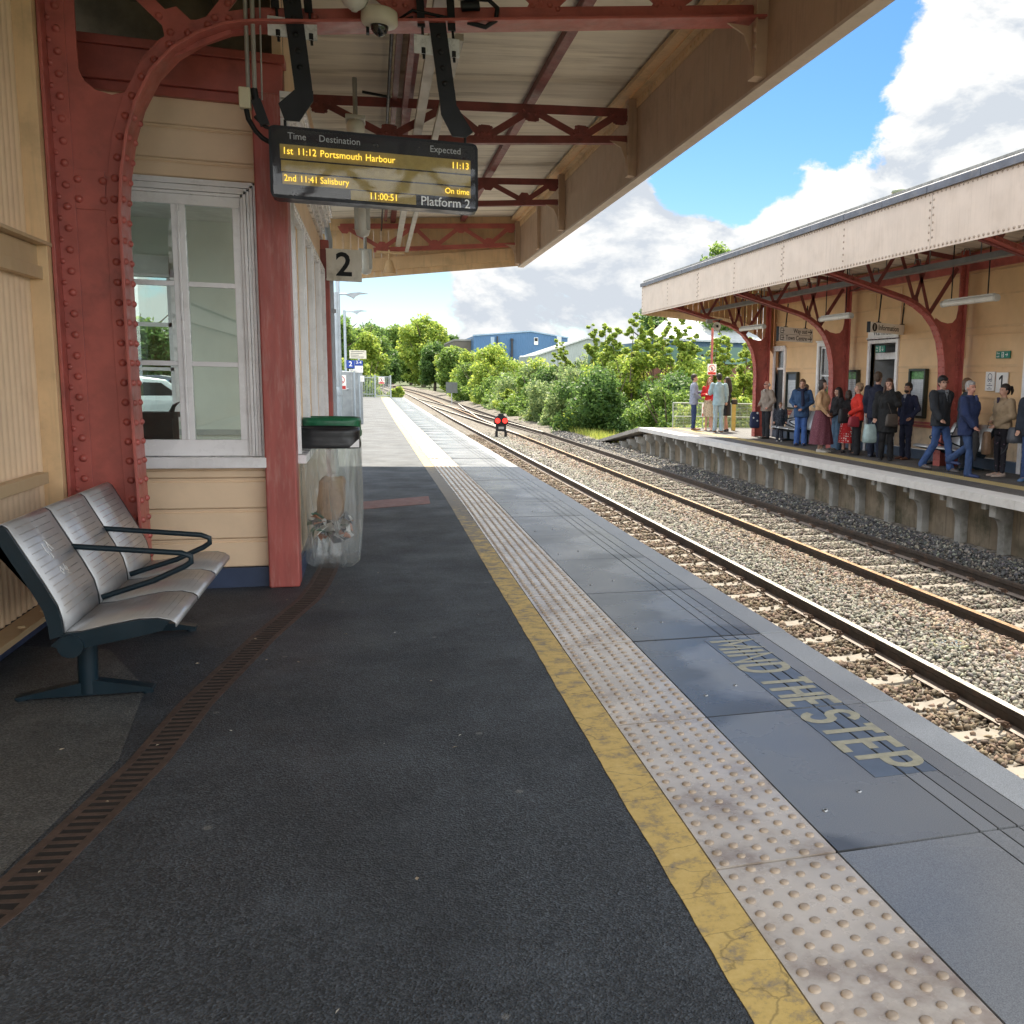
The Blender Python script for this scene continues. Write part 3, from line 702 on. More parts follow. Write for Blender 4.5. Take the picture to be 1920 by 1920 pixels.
# ================================================================== PLATFORM 2: COLUMN, CANOPY, BUILDING
# ---- riveted column with arched bracket
def column(t, Y, xw, sgn, arch, zfoot, ztop, cut, mat, mirror_to):
    """xw: outer flange X; sgn +1 when the bracket reaches towards +X. arch: (x, z) path of the inner flange"""
    xl = xw
    pl = [(xl, zfoot), (xl, cut[0][1])] + list(cut) + [p for p in reversed(arch) if p[1] <= cut[-1][1]]
    g = MB(); g.prism([(a, Y-.009, b) for a, b in pl], (0, .018, 0))
    x_in = cut[0][0]
    g.prism([(xl, Y-.009, cut[0][1]), (xl, Y-.009, ztop), (x_in, Y-.009, ztop), (x_in, Y-.009, cut[0][1])], (0, .018, 0))
    up_ = [p for p in arch if p[1] >= cut[-1][1]-.02]
    g.ribbon([(a - sgn*.0, Y, b+.055) if i > 3 else (a - sgn*.05, Y, b+.03) for i, (a, b) in enumerate(up_)], .018, .115, (0, 1, 0))
    g.build('web_plate', mat, t)
    # flanges
    g = MB(); g.box(min(xl, xl-sgn*.02), max(xl, xl-sgn*.02), Y-.125, Y+.125, zfoot, ztop); g.build('flange', mat, t, bevel=.003)
    g = MB(); g.ribbon([(a, Y, b) for a, b in arch], .25, .018, (0, 1, 0)); g.build('flange', mat, t, bevel=.003)
    # angle cleats along the flanges
    for sd in (-1, 1):
        g = MB(); g.box(min(xl, xl+sgn*.10), max(xl, xl+sgn*.10), Y+sd*.009 if sd > 0 else Y-.021, Y+.021 if sd > 0 else Y-.009, zfoot, ztop-.02)
        g.ribbon([(a - sgn*.052*c_, Y+sd*.0155, b + .052*s_) for a, b, c_, s_ in arch_n], .012, .095, (0, 1, 0))
        g.build('angle_cleat', mat, t, bevel=.002)
    g = MB()
    z = zfoot+.12; i = 0
    while z < ztop-.05:
        g.rivet((xl + sgn*.055, Y-.021, z), (0, -1, 0), .021); g.rivet((xl-sgn*.02, Y-.08, z+.06), (-sgn, 0, 0), .018); g.rivet((xl+sgn*.012, Y-.021-.0, z+.06), (-sgn*.6, -.8, 0), .016)
        z += .132
    d = 0; step = .128; last = None
    for i in range(len(arch_n)-1):
        a0 = arch_n[i]; a1 = arch_n[i+1]; ln = math.hypot(a1[0]-a0[0], a1[1]-a0[1]); q = 0
        while d <= ln:
            f = d/ln; X = a0[0]+(a1[0]-a0[0])*f; Z = a0[1]+(a1[1]-a0[1])*f; c_ = a0[2]+(a1[2]-a0[2])*f; s_ = a0[3]+(a1[3]-a0[3])*f
            if i < 14: g.rivet((X - sgn*.055*c_, Y-.0215, Z+.055*s_), (0, -1, 0), .021)
            if Z < 3.3:
                for yy in (-.075, .075): g.rivet((X + sgn*.009*c_, Y+yy, Z-.009*s_), (sgn*c_, 0, -s_), .019)
            d += step
        d -= ln
    for dx in (.10+.02, .10+.16):
        for zz in (2.68, 2.80): g.rivet((xl + sgn*dx, Y-.019, zz), (0, -1, 0), .021)
    g.build('rivets', mat, t, fix=False)
    g = MB(); g.box(min(xl+sgn*.10, xl+sgn*.27), max(xl+sgn*.10, xl+sgn*.27), Y-.019, Y-.0092, 2.62, 2.86); g.build('splice_plate', mat, t, bevel=.002)

CY = 7.05
ARCH = [(-1.475, 0), (-1.48, .45), (-1.49, 1.04), (-1.50, 1.8), (-1.50, 2.35), (-1.50, 2.61), (-1.48, 2.84), (-1.44, 3.08), (-1.38, 3.28), (-1.28, 3.48), (-1.16, 3.62), (-1.01, 3.73), (-.84, 3.81), (-.68, 3.845), (-.29, 3.89), (.5, 4.0), (1.5, 4.14), (2.84, 4.33)]
def normals(arch, sgn):
    out = []
    for i, (a, b) in enumerate(arch):
        p = arch[max(0, i-1)]; q = arch[min(len(arch)-1, i+1)]; dx, dz = q[0]-p[0], q[1]-p[1]; ln = math.hypot(dx, dz)
        out.append((a, b, dz/ln, abs(dx)/ln))   # outward (c,-s) away from the web
    return out
arch_n = normals(ARCH, 1)
col_t = thing('canopy_column', 'riveted oxide red steel column with arched bracket behind the steel bench', 'column', (-1.7, CY, 0))
column(col_t, CY, -1.865, 1, ARCH, 0, 4.42, [(-1.71, 3.60), (-1.705, 3.46), (-1.68, 3.40), (-1.62, 3.35), (-1.53, 3.33), (-1.44, 3.36), (-1.385, 3.40)], RED, None)
# lattice of the same bracket
def lattice(t, name, Y, top, bot, nodes, w, mat, gus=.13, rv=True, chord=True):
    """top/bot: ((x,z),(x,z)) chords; nodes: zigzag of (x, on_top)"""
    zt = lambda x: top[0][1]+(top[1][1]-top[0][1])*(x-top[0][0])/(top[1][0]-top[0][0])
    zb = lambda x: bot[0][1]+(bot[1][1]-bot[0][1])*(x-bot[0][0])/(bot[1][0]-bot[0][0])
    g = MB()
    if chord:
        g.beam((top[0][0], Y, top[0][1]), (top[1][0], Y, top[1][1]), .012, .09); g.beam((top[0][0], Y+.04, top[0][1]+.045), (top[1][0], Y+.04, top[1][1]+.045), .09, .010)
        g.beam((bot[0][0], Y, bot[0][1]), (bot[1][0], Y, bot[1][1]), .012, .08); g.beam((bot[0][0], Y+.04, bot[0][1]-.035), (bot[1][0], Y+.04, bot[1][1]-.035), .09, .010)
    for (xa, ta), (xb, tb) in zip(nodes[:-1], nodes[1:]):
        za = zt(xa)-.01 if ta else zb(xa)+.015; z2 = zt(xb)-.01 if tb else zb(xb)+.015
        g.beam((xa, Y-.012, za), (xb, Y-.012, z2), .010, w)
    for xa, ta in nodes:
        z = zt(xa)-.05 if ta else zb(xa)+.06; s_ = -1 if ta else 1
        g.prism([(xa-gus, Y-.0205, z-s_*.045), (xa+gus, Y-.0205, z-s_*.045), (xa+gus*.75, Y-.0205, z+s_*.02), (xa+gus*.35, Y-.0205, z+s_*.085), (xa-gus*.35, Y-.0205, z+s_*.085), (xa-gus*.75, Y-.0205, z+s_*.02)], (0, .003, 0))
        if rv:
            for dx, dz in ((-.09, -.02), (-.035, .0), (.035, .0), (.09, -.02), (-.06, .06), (.06, .06)): g.rivet((xa+dx, Y-.0206, z+s_*dz), (0, -1, 0), .017, .6, 6)
    return g.build(name, mat, t)
ROOFZ = lambda x: 4.50+.085*(x+.5)
can = thing('platform_canopy', 'cantilevered platform canopy with beige fascia and red lattice trusses above platform 2', 'canopy', (1.2, 8, 4.6))
lattice(can, 'truss', CY+.0, ((-1.75, 4.42), (2.84, 4.74)), ((-.72, 3.90), (2.84, 4.39)), [(-.42, True), (.22, False), (.72, True), (1.20, False), (1.66, True), (2.10, False), (2.62, True)], .085, RED)
g = MB(); g.beam((-1.06, CY-.013, 3.68), (-1.42, CY-.013, 4.02), .010, .085); g.beam((-1.42, CY-.013, 4.02), (-1.72, CY-.013, 4.42), .010, .085); g.beam((-1.04, CY-.015, 3.70), (-.80, CY-.015, 4.03), .010, .075); g.beam((-.80, CY-.015, 4.03), (-.46, CY-.015, 4.5), .010, .075)
g.prism([(-1.25, CY-.02, 3.55), (-.82, CY-.02, 3.78), (-.90, CY-.02, 3.90), (-.98, CY-.02, 3.84), (-1.06, CY-.02, 3.83), (-1.14, CY-.02, 3.90), (-1.24, CY-.02, 3.86), (-1.215, CY-.02, 3.72)], (0, .004, 0))
for a, b in ((-1.12, 3.66), (-1.18, 3.74), (-1.24, 3.83), (-1.34, 3.93), (-1.05, 3.72), (-.98, 3.76), (-.92, 3.86), (-.84, 3.96)): g.rivet((a, CY-.0205, b), (0, -1, 0), .02)
g.build('bracket_strut', RED, can, fix=False)
for (Y, zb0, zb1, zt0, zt1) in ((10.8, 4.06, 4.32, 4.39, 4.60), (15.0, 4.08, 4.34, 4.41, 4.63), (19.72, 4.02, 4.30, 4.42, 4.66)):
    lattice(can, 'truss', Y, ((-.55, zt0), (2.86, zt1)), ((.05, zb0), (2.86, zb1)), [(-.47, True), (.21, False), (.80, True), (1.20, False), (1.70, True), (2.25, False), (2.68, True)], .075, REDD if Y < 19 else RED, rv=Y < 12)
for Y in (3.3, -.6):
    lattice(can, 'truss', Y, ((-1.75, 4.42), (2.84, 4.74)), ((-.72, 3.90), (2.84, 4.36)), [(-1.04, False), (-.42, True), (.22, False), (.72, True), (1.20, False), (1.66, True), (2.10, False), (2.62, True)], .085, RED)
# corrugated roof sheet: ribs across the platform
g = MB(); vs = []; fs = []; y = -1.3; k = 0  # unseen near end of the canopy cut short to let sky light in
while y < 19.95:
    for X in (-2.2, -.5, 2.85): vs.append((X, y, ROOFZ(X) + .095 + (.016 if k % 2 else -.016)))
    y += .038; k += 1
for i in range(k-1):
    for j in range(2): fs.append((i*3+j, i*3+j+1, (i+1)*3+j+1, (i+1)*3+j))
n0 = len(vs)
g.add(vs, fs, True); g.add([(a, b, c+.05) for a, b, c in vs], [f[::-1] for f in fs])
g.build('roof_sheet', SHEET, can, fix=False)
g = MB()
for X in (-1.2, .42, 1.75): g.beam((X, -1.3, ROOFZ(X)+.035), (X, 19.9, ROOFZ(X)+.035), .09, .085)
g.build('purlins', REDD, can)
# fascia along the platform
FX = 2.87; FB0, FT = 3.90, 5.02
g = MB(); g.box(FX, FX+.018, -1.3, 19.93, FB0, FT); g.build('fascia', BEIGE, can)
g = MB(); g.box(FX-.012, FX+.10, -1.3, 19.95, FB0-.028, FB0-.001); g.build('fascia_lip', PALE, can)
g = MB(); g.box(FX-.075, FX-.001, -1.3, 19.9, 4.74, 4.752); g.box(FX-.012, FX-.0015, -1.3, 19.9, 4.64, 4.739); g.beam((FX-.10, -1.3, 4.80), (FX-.10, 19.9, 4.80), .13, .05)
for yy in np.arange(-1.2, 19.8, .11): g.rivet((FX-.012, yy, 4.69), (-1, 0, 0), .017, .6, 6)
g.build('fascia_angle', CREAM2, can, fix=False)
for Y in (CY, 10.8, 15.0, 17.3, 3.3, 19.72, 12.9 if False else 5.2):
    tr = Y in (CY, 10.8, 15.0, 19.72)
    g = MB(); g.box(FX-.10 if tr else FX-.06, FX-.0005, Y-.07, Y+.07, FB0+.01, 4.735)
    if tr:
        g.box(FX-.108, FX-.10, Y-.11, Y-.07, FB0+.18, 4.70)
        for zz in np.arange(FB0+.22, 4.7, .11): g.rivet((FX-.108, Y-.09, zz), (-1, 0, 0), .017, .6, 6)
        g.prism([(FX-.10, Y-.01, 4.28), (FX-.30, Y-.01, 4.28), (FX-.17, Y-.01, 4.22), (FX-.115, Y-.01, 4.10), (FX-.10, Y-.01, 3.98)], (0, .02, 0))
    g.build('fascia_stiffener', BEIGE, can, fix=False)
# end of the canopy: boarded valance
g = MB(); X0, X1 = -2.2, FX
zb = lambda x: 3.49+(x+.16)*(FB0-3.49)/(FX+.16)
nb = 36
for i in range(nb):
    a = X0+(X1-X0)*i/nb; b = X0+(X1-X0)*(i+1)/nb-.0015
    g.prism([(a, 19.93, zb(a)), (b, 19.93, zb(b)), (b, 19.93, ROOFZ(b)+.3), (a, 19.93, ROOFZ(a)+.3)], (0, .025, 0))
g.build('end_valance', CREAM2, can, fix=True)
g = MB()
g.beam((X0, 19.90, zb(X0)+.24), (X1-.02, 19.90, zb(X1)+.24), .05, .24); g.beam((X0, 19.88, ROOFZ(X0)-.02), (X1-.02, 19.88, ROOFZ(X1)-.02), .07, .22)
g.build('end_rail', CREAM2, can, bevel=.004)
# services along the roof
svc = MB(); svc.beam((.50, -1.2, 4.33), (.50, 19.6, 4.12), .085, .06); svc.beam((.66, 7.6, 4.12), (.66, 19.6, 4.02), .06, .05); svc.build('cable_tray', M('dusty_cream_tray', (.42, .39, .33), .5, .12, 4), can)
g = MB(); g.beam((.36, 5, 4.36), (.36, 10.7, 4.36), .05, .09); g.beam((.27, 7, 4.5), (.27, 19, 4.5), .05, .08); g.build('purlins', REDD, can)
g = MB(); g.tube([(.20, 7.1, 4.42), (.20, 10.7, 4.40), (.20, 19.6, 4.38)], .016, 6); g.tube([(-.05, 10.4, 4.41), (.22, 10.45, 4.40)], .014, 6); g.build('conduit', BLACKM, can)

# ---- corrugated side wall behind the bench
wl = thing('corrugated_wall', 'cream corrugated iron wall with timber rails behind the bench', 'wall', (-2.0, 4, 0))
g = MB(); vs = []; fs = []; k = 0; y = -2.0
while y < 7.2:
    ph = k % 4; d = (.0, .012, .0, -.012)[ph]
    vs += [(-2.0+d, y, .18), (-2.0+d, y, 4.42)]; y += .0225; k += 1
for i in range(k-1): fs.append((2*i, 2*i+1, 2*i+3, 2*i+2))
g.add(vs, fs, True); g.add([(a-.06, b, c) for a, b, c in vs], [f[::-1] for f in fs]); g.build('corrugated_sheet', CREAM, wl, fix=False)
TRIM = M('pale_cream_trim', (.56, .42, .25), .5, .08, 3, .08, 40, dirt=(.36, .26, .16), ds=3, da=.4)
g = MB(); g.box(-1.985, -1.92, -2, 7.0, 2.16, 2.235); g.box(-1.985, -1.945, -2, 7.0, 2.238, 2.36); g.box(-1.985, -1.88, -2, 7.0, 2.363, 2.385)
for yy in np.arange(.5, 7, .42): g.rivet((-1.93, yy, 2.385), (0, 0, 1), .014)
g.build('mid_rail', TRIM, wl, bevel=.003)
g = MB(); g.box(-1.985, -1.925, -2, 6.72, .915, .985); g.build('lower_rail', TRIM, wl, bevel=.003)
g = MB(); g.box(-1.985, -1.86, -2, 6.9, .15, .185)
for yy in np.arange(.3, 7, .38): g.rivet((-1.90, yy, .185), (0, 0, 1), .02, .5)
g.build('base_rail', TRIM, wl, bevel=.003)
g = MB(); g.box(-2.02, -1.89, 6.86, 7.02, .15, 4.4); g.build('post', CREAM2, wl, bevel=.004)
g = MB(); g.box(-2.08, -2.01, -2, 7.2, 0, .16); g.build('plinth', NAVYP, wl)
g = MB(); g.box(-2.3, -2.10, -2, 7.6, 0, 4.6); g.build('backing', M('dark_timber_backing', (.06, .05, .04), .9), wl)

# ---- station building
bd = thing('station_building', 'cream boarded station building with white windows and red corner post on platform 2', 'building', (-1.5, 10, 0))
BX = -.60; BY = 7.76; BE = 12.95; BW = -5.2
# end wall boards round the window (X -1.83 .. -.79, z .9 .. 2.98)
g = MB()
def board(g, x0, x1, y, z0, z1, th=.03):
    g.prism([(x0, y, z0+.004), (x0, y-.006, z0+.012), (x0, y-.006, z1-.03), (x0, y+.004, z1-.024), (x0, y+.004, z1-.016), (x0, y-.004, z1-.012), (x0, y-.004, z1), (x0, y+th, z1), (x0, y+th, z0)], (x1-x0, 0, 0))
zs_ = [.15, .37, .60, .83, .915]
for a, b in zip(zs_[:-1], zs_[1:]): board(g, -3.6, -.79, BY, a, b)
for a, b in ((.915, 1.5), (1.5, 2.2), (2.2, 2.985)): board(g, -3.6, -1.85, BY, a, b)
for a, b in ((2.985, 3.11), (3.11, 3.34), (3.34, 3.58)): board(g, -3.6, -.79, BY, a, b)
g.build('wall', CREAM, bd)
g = MB(); g.box(-3.6, -.79, BY-.03, BY+.03, 0, .149); g.build('plinth', NAVYP, bd)
g = MB(); g.box(-3.6, -.58, BY-.10, BY+.05, 3.585, 3.80); g.box(-3.6, -.56, BY-.13, BY+.05, 3.80, 3.86); g.box(-3.6, -.6, BY-.06, BY+.05, 3.52, 3.584); g.build('wall_plate', RED, bd, bevel=.006)
g = MB(); g.box(-.788, BX+.03, BY-.11, BY+.12, 0, 3.60); g.build('corner_post', M('scuffed_red_paint', (.36, .082, .068), .45, .14, 5, .12, 60, dirt=(.50, .27, .23), ds=9, da=.4, stretch=(3, 3, .45)), bd, bevel=.012)
# front wall
g = MB()
g.box(BX-.06, BX, BY+.125, BE, .15, 1.0)
ops = [(7.98, 8.95), (9.18, 10.2), (10.45, 11.5), (11.7, 12.62)]
edges = [BY+.125] + [v for o in ops for v in o] + [BE]
for i in range(0, len(edges), 2): g.box(BX-.06, BX, edges[i], edges[i+1], 1.001, 2.84)
g.box(BX-.06, BX, BY+.125, BE, 2.841, 4.45)
g.build('wall', CREAM, bd)
g = MB(); g.box(BX-.02, BX+.025, BY+.125, BE, 0, .149); g.build('plinth', NAVYP, bd)
g = MB()
for i, (x_, z_) in enumerate(((.03, 3.28), (.06, 3.36), (.10, 3.44), (.13, 3.50), (.15, 3.56))): g.box(BX, BX+x_, BY-.115, BE+.05, z_, z_+(.078 if i < 4 else .06))
g.build('cornice', WHITE, bd, bevel=.004)
for (a, b) in ops:
    fr = MB()
    for d, px in ((0, .035), (.03, .055), (.06, .045)):
        fr.box(BX, BX+px, a-.11+d, a-.08+d, 1.0, 2.90-d); fr.box(BX, BX+px, b+.08-d, b+.11-d, 1.0, 2.90-d); fr.box(BX, BX+px, a-.11+d, b+.11-d, 2.90-d, 2.93-d)
    f = fr.build('window', WHITE, bd, bevel=.003)
    g = MB(); g.box(BX-.05, BX-.01, a, b, 1.0, 1.08); g.box(BX-.05, BX-.01, a, b, 2.76, 2.84)
    for q in (a, (a+b)/2-.03, b-.06): g.box(BX-.05, BX-.01, q, q+.06, 1.08, 2.76)
    g.box(BX-.045, BX-.015, a, b, 2.2, 2.235); g.build('sash', WHITE, f)
    g = MB(); g.box(BX-.034, BX-.030, a+.02, b-.02, 1.05, 2.8); g.build('pane', GLASS, f)
    g = MB(); g.box(BX-.02, BX+.09, a-.13, b+.13, .93, .995); g.build('sill', WHITE, f, bevel=.004)
g = MB(); g.box(BX+.001, BX+.10, BE-.11, BE+.02, 0, 3.27); g.build('corner_post', RED, bd, bevel=.01)
# end wall window
wf = MB()
for i, (d, py) in enumerate(((0, .030), (.022, .045), (.044, .034), (.066, .048), (.088, .030))):
    yy = BY-py
    wf.box(-1.83+d, -1.83+d+.020, yy, BY+.03, 1.0, 2.98-d); wf.box(-.79-d-.020, -.79-d, yy, BY+.03, 1.0, 2.98-d); wf.box(-1.83+d, -.79-d, yy, BY+.03, 2.98-d-.020, 2.98-d)
w_ = wf.build('window', WHITE, bd, bevel=.002)
g = MB(); g.box(-1.86, -.772, BY-.11, BY+.06, .915, .995); g.build('sill', WHITE, w_, bevel=.006)
g = MB(); z0, z1 = 1.0, 2.87
g.box(-1.72, -.90, BY-.012, BY+.05, 2.80, 2.872); g.box(-1.72, -.90, BY-.012, BY+.05, 1.0, 1.12)
g.box(-1.72, -1.665, BY-.012, BY+.05, 1.12, 2.80); g.box(-.955, -.90, BY-.012, BY+.05, 1.12, 2.80)
g.box(-1.355, -1.318, BY-.012, BY+.05, 1.12, 2.80); g.box(-1.302, -1.265, BY-.012, BY+.05, 1.12, 2.80); g.box(-1.318, -1.302, BY-.020, BY+.045, 1.12, 2.80)
for zz in (2.245, 1.675):
    g.box(-1.665, -1.355, BY-.006, BY+.04, zz-.018, zz+.018); g.box(-1.265, -.955, BY-.006, BY+.04, zz-.018, zz+.018)
g.build('sash', WHITE, w_, bevel=.004)
for xa, xb in ((-1.668, -1.352), (-1.268, -.952)):
    g = MB(); g.box(xa, xb, BY+.014, BY+.017, 1.11, 2.81); g.build('pane', GLASS, w_)
# waiting room inside
ROOM = M('pale_green_room_wall', (.72, .78, .71), .7, .04, 3)
g = MB()
g.box(-3.6, -3.5, BY+.06, BE-.1, 0, .9); g.box(-3.6, -3.5, BY+.06, BE-.1, 3.1, 3.4); g.box(-3.6, -3.5, BY+.06, 8.2, .9, 3.1); g.box(-3.6, -3.5, 12.3, BE-.1, .9, 3.1); g.box(-3.6, -3.5, 10.2, 10.4, .9, 3.1)                              # side wall, its unseen openings added to let light into the room
bw0, bw1, bz0, bz1 = -2.78, -2.28, 1.12, 2.72                            # opening to the car park
g.box(-3.5, bw0, BE-.12, BE, 0, 3.4); g.box(bw1, BX-.07, BE-.12, BE, 0, 3.4); g.box(bw0, bw1, BE-.12, BE, 0, bz0); g.box(bw0, bw1, BE-.12, BE, bz1, 3.4)
g.build('room_wall', ROOM, bd)
g = MB(); g.box(-3.6, BX-.07, BY+.06, BE, 3.4, 3.5); g.build('room_ceiling', M('white_ceiling', (.75, .76, .74), .7), bd)
g = MB(); g.box(-3.5, BX-.07, BE-.15, BE-.121, .55, .62); g.box(-3.5, BX-.07, BE-.15, BE-.121, .85, .92); g.box(-3.5, BX-.07, BE-.14, BE-.121, .0, .5); g.build('dado_panel', M('grey_dado', (.38, .42, .41), .6), bd)
g = MB(); g.box(-3.5, BX-.07, BY+.06, BE-.12, .001, .02); g.build('room_floor', M('room_floor', (.16, .15, .14), .5), bd)
f = MB(); f.box(bw0-.08, bw0, BE-.17, BE-.1, 1.04, 2.80); f.box(bw1, bw1+.08, BE-.17, BE-.1, 1.04, 2.80); f.box(bw0-.08, bw1+.08, BE-.17, BE-.1, 2.72, 2.80); f.box(bw0-.1, bw1+.1, BE-.22, BE-.1, 1.02, 1.10)
f.box(bw0, bw1, BE-.09, BE-.05, 2.14, 2.19); f.box(bw0, bw1, BE-.09, BE-.05, 1.62, 1.66); f.box(bw0, bw0+.05, BE-.09, BE-.05, 1.12, 2.72); f.box(bw1-.05, bw1, BE-.09, BE-.05, 1.12, 2.72)
w2 = f.build('window', WHITE, bd); g = MB(); g.box(bw0, bw1, BE-.075, BE-.072, 1.12, 2.72); g.build('pane', GLASS, w2)
g = MB(); g.box(bw0, bw1, BE-.2, BE-.17, 2.75, 2.96); g.build('roller_blind', M('blind_fabric', (.6, .62, .6), .8), w2)
g = MB(); g.box(BW, -.5, BY-.2, BE+.4, 4.80, 4.92); g.build('roof', M('roof_slate', (.07, .07, .075), .7), bd)
cr_ = MB(); cr_.box(-1.66, -1.44, 7.9, 8.15, 1.0, 1.30); cr_.box(-1.67, -1.43, 7.89, 8.16, 1.27, 1.31); cr_.tube([(-1.46, 8.0, 1.31), (-1.44, 8.0, 1.36), (-1.40, 8.0, 1.39)], [.02, .014, .004], 6); cr_.box(-1.62, -1.40, 7.95, 8.1, .2, 1.0)
tag(cr_.build('display_crate', M('dark_crate', (.05, .06, .055), .7, .3, 8), origin=(-1.55, 8.0, .2)), 'dark crate standing inside the waiting room window', 'crate')
# attic: timbers above the wall plate at the wall head
g = MB()
for i in range(5): g.beam((-3.2+i*.55, 7.5, 4.45), (-3.2+i*.55, 9.5, 3.95), .10, .16)
g.box(-3.6, -.6, BY+.30, BY+.36, 3.5, 4.6)
g.build('roof_timber', M('grimy_timber', (.12, .095, .06), .8, .3, 4), bd)
dp = MB(); dp.tube([(-.50, BE+.10, 0), (-.50, BE+.10, 3.3), (-.55, BE+.10, 3.6)], .042, 10); dp.box(-.58, -.44, BE+.05, BE+.16, 1.0, 1.04); dp.box(-.58, -.44, BE+.05, BE+.16, 2.4, 2.44)
tag(dp.build('downpipe', M('pale_blue_downpipe', (.42, .47, .52), .45), origin=(-.5, BE+.1, 0)), 'pale blue grey downpipe at the far corner of the near station building', 'downpipe')

# ---- steel bench
BSX = -1.40
bt = thing('platform_bench', 'three seat perforated stainless steel bench with dark blue legs against the corrugated wall', 'bench', (BSX, 5.9, 0))
ST = STEEL
def perf():
    mt = STEEL.copy(); mt.name = 'perforated_stainless'; n = mt.node_tree.nodes; l = mt.node_tree.links; b = n['Principled BSDF']
    t = n.new('ShaderNodeTexCoord'); sp = n.new('ShaderNodeSeparateXYZ'); l.new(t.outputs['UV'], sp.inputs[0])
    def mth(op, a, v=None):
        q = n.new('ShaderNodeMath'); q.operation = op; l.new(a, q.inputs[0])
        if v is not None:
            if hasattr(v, 'links'): l.new(v, q.inputs[1])
            else: q.inputs[1].default_value = v
        return q.outputs[0]
    fu = mth('SUBTRACT', mth('FRACT', mth('MULTIPLY', sp.outputs[0], 40)), .5); fv = mth('SUBTRACT', mth('FRACT', mth('MULTIPLY', sp.outputs[1], 18)), .5)
    fu = mth('MULTIPLY', fu, .55)
    d = mth('ADD', mth('MULTIPLY', fu, fu), mth('MULTIPLY', fv, mth('MULTIPLY', fv, 3.2)))
    hole = mth('LESS_THAN', d, .018)
    eu = mth('LESS_THAN', mth('ABSOLUTE', mth('SUBTRACT', sp.outputs[0], .5)), .40); ev = mth('LESS_THAN', mth('ABSOLUTE', mth('SUBTRACT', sp.outputs[1], .48)), .40)
    hole = mth('MULTIPLY', mth('MULTIPLY', hole, eu), ev)
    tr = n.new('ShaderNodeBsdfTransparent'); x = n.new('ShaderNodeMixShader'); l.new(hole, x.inputs[0]); l.new(b.outputs[0], x.inputs[1]); l.new(tr.outputs[0], x.inputs[2])
    l.new(x.outputs[0], n['Material Output'].inputs['Surface']); return mt
PERF = perf()
def sheet(prof, y0, y1, name, th=.004):
    """a bent sheet: prof of (x, z); UV for the perforation pattern"""
    me = bpy.data.meshes.new(name); b = bmesh.new(); uvl = b.loops.layers.uv.new('UV'); k = len(prof)
    ln = [0]
    for p, q in zip(prof[:-1], prof[1:]): ln.append(ln[-1]+math.hypot(q[0]-p[0], q[1]-p[1]))
    A = [b.verts.new((x-BSX, y0-5.9, z)) for x, z in prof]; B = [b.verts.new((x-BSX, y1-5.9, z)) for x, z in prof]
    for i in range(k-1):
        f = b.faces.new((A[i], B[i], B[i+1], A[i+1])); f.smooth = True
        for lp, uv in zip(f.loops, ((0, ln[i]), (1, ln[i]), (1, ln[i+1]), (0, ln[i+1]))): lp[uvl].uv = (uv[0], uv[1]/ln[-1])
    b.to_mesh(me); b.free(); me.materials.append(PERF)
    o = bpy.data.objects.new(name, me); COL.objects.link(o); o.parent = bt
    s = o.modifiers.new('t', 'SOLIDIFY'); s.thickness = th; return o
backp = [(-1.66, .875), (-1.655, .898), (-1.635, .905), (-1.615, .89), (-1.55, .76), (-1.48, .62), (-1.435, .52), (-1.42, .45), (-1.415, .38)]
seatp = [(-1.41, .385), (-1.34, .39), (-1.22, .415), (-1.10, .435), (-1.02, .435), (-.965, .42), (-.945, .405), (-.945, .385)]
for i in range(3):
    y0 = 5.0+i*.615; sheet(backp, y0+.014, y0+.594, 'backrest'); sheet(seatp, y0+.014, y0+.594, 'seat')
g = MB()
for i in range(4):
    y0 = 5.0+i*.615-.003
    g.prism([(x+.002, y0-.010, z-.002) for x, z in backp] + [(x-.055, y0-.010, z-.02) for x, z in reversed(backp)], (0, .022, 0))
    g.prism([(x, y0-.010, z+.0005) for x, z in seatp[:-2]] + [(-1.0, y0-.010, .375), (-1.12, y0-.010, .35), (-1.40, y0-.010, .30), (-1.47, y0-.010, .33)], (0, .022, 0))
g.tube([(-1.385, 4.97, .325), (-1.385, 6.87, .325)], .055, 14)
g.build('frame', BLUEBLK, bt)
for y0 in (5.613, 6.228):
    g = MB(); g.tube([(-1.545, y0, .70), (-1.2, y0, .665), (-1.01, y0, .645), (-.965, y0, .625), (-.965, y0, .595), (-1.0, y0, .57), (-1.15, y0, .50), (-1.40, y0, .42)], .0155, 8); g.build('armrest', BLUEBLK, bt)
for y0 in (5.24, 6.47):
    l_ = MB(); l_.tube([(-1.385, y0, .31), (-1.39, y0, .02)], .044, 14); 
    leg = l_.build('leg', BLUEBLK, bt)
    g = MB(); g.prism([(-1.70, y0-.035, .012), (-1.70, y0-.035, .022), (-1.43, y0-.035, .075), (-1.35, y0-.035, .085), (-1.10, y0-.035, .03), (-1.10, y0-.035, .012)], (0, .07, 0)); g.lathe([(.03, .0), (.03, .012)], (-1.68, y0, 0), 10); g.lathe([(.03, .0), (.03, .012)], (-1.13, y0, 0), 10); g.build('foot', BLUEBLK, leg, bevel=.003)
SCR = M('scratched_white_marks', (.75, .75, .74), .6)
g = MB()
def on_back(y, s):   # a point on the front of the first backrest, s up from .5 to .8
    x = np.interp(s, [.52, .62, .76, .89], [-1.435, -1.48, -1.55, -1.615]); return (x+.008, y, s)
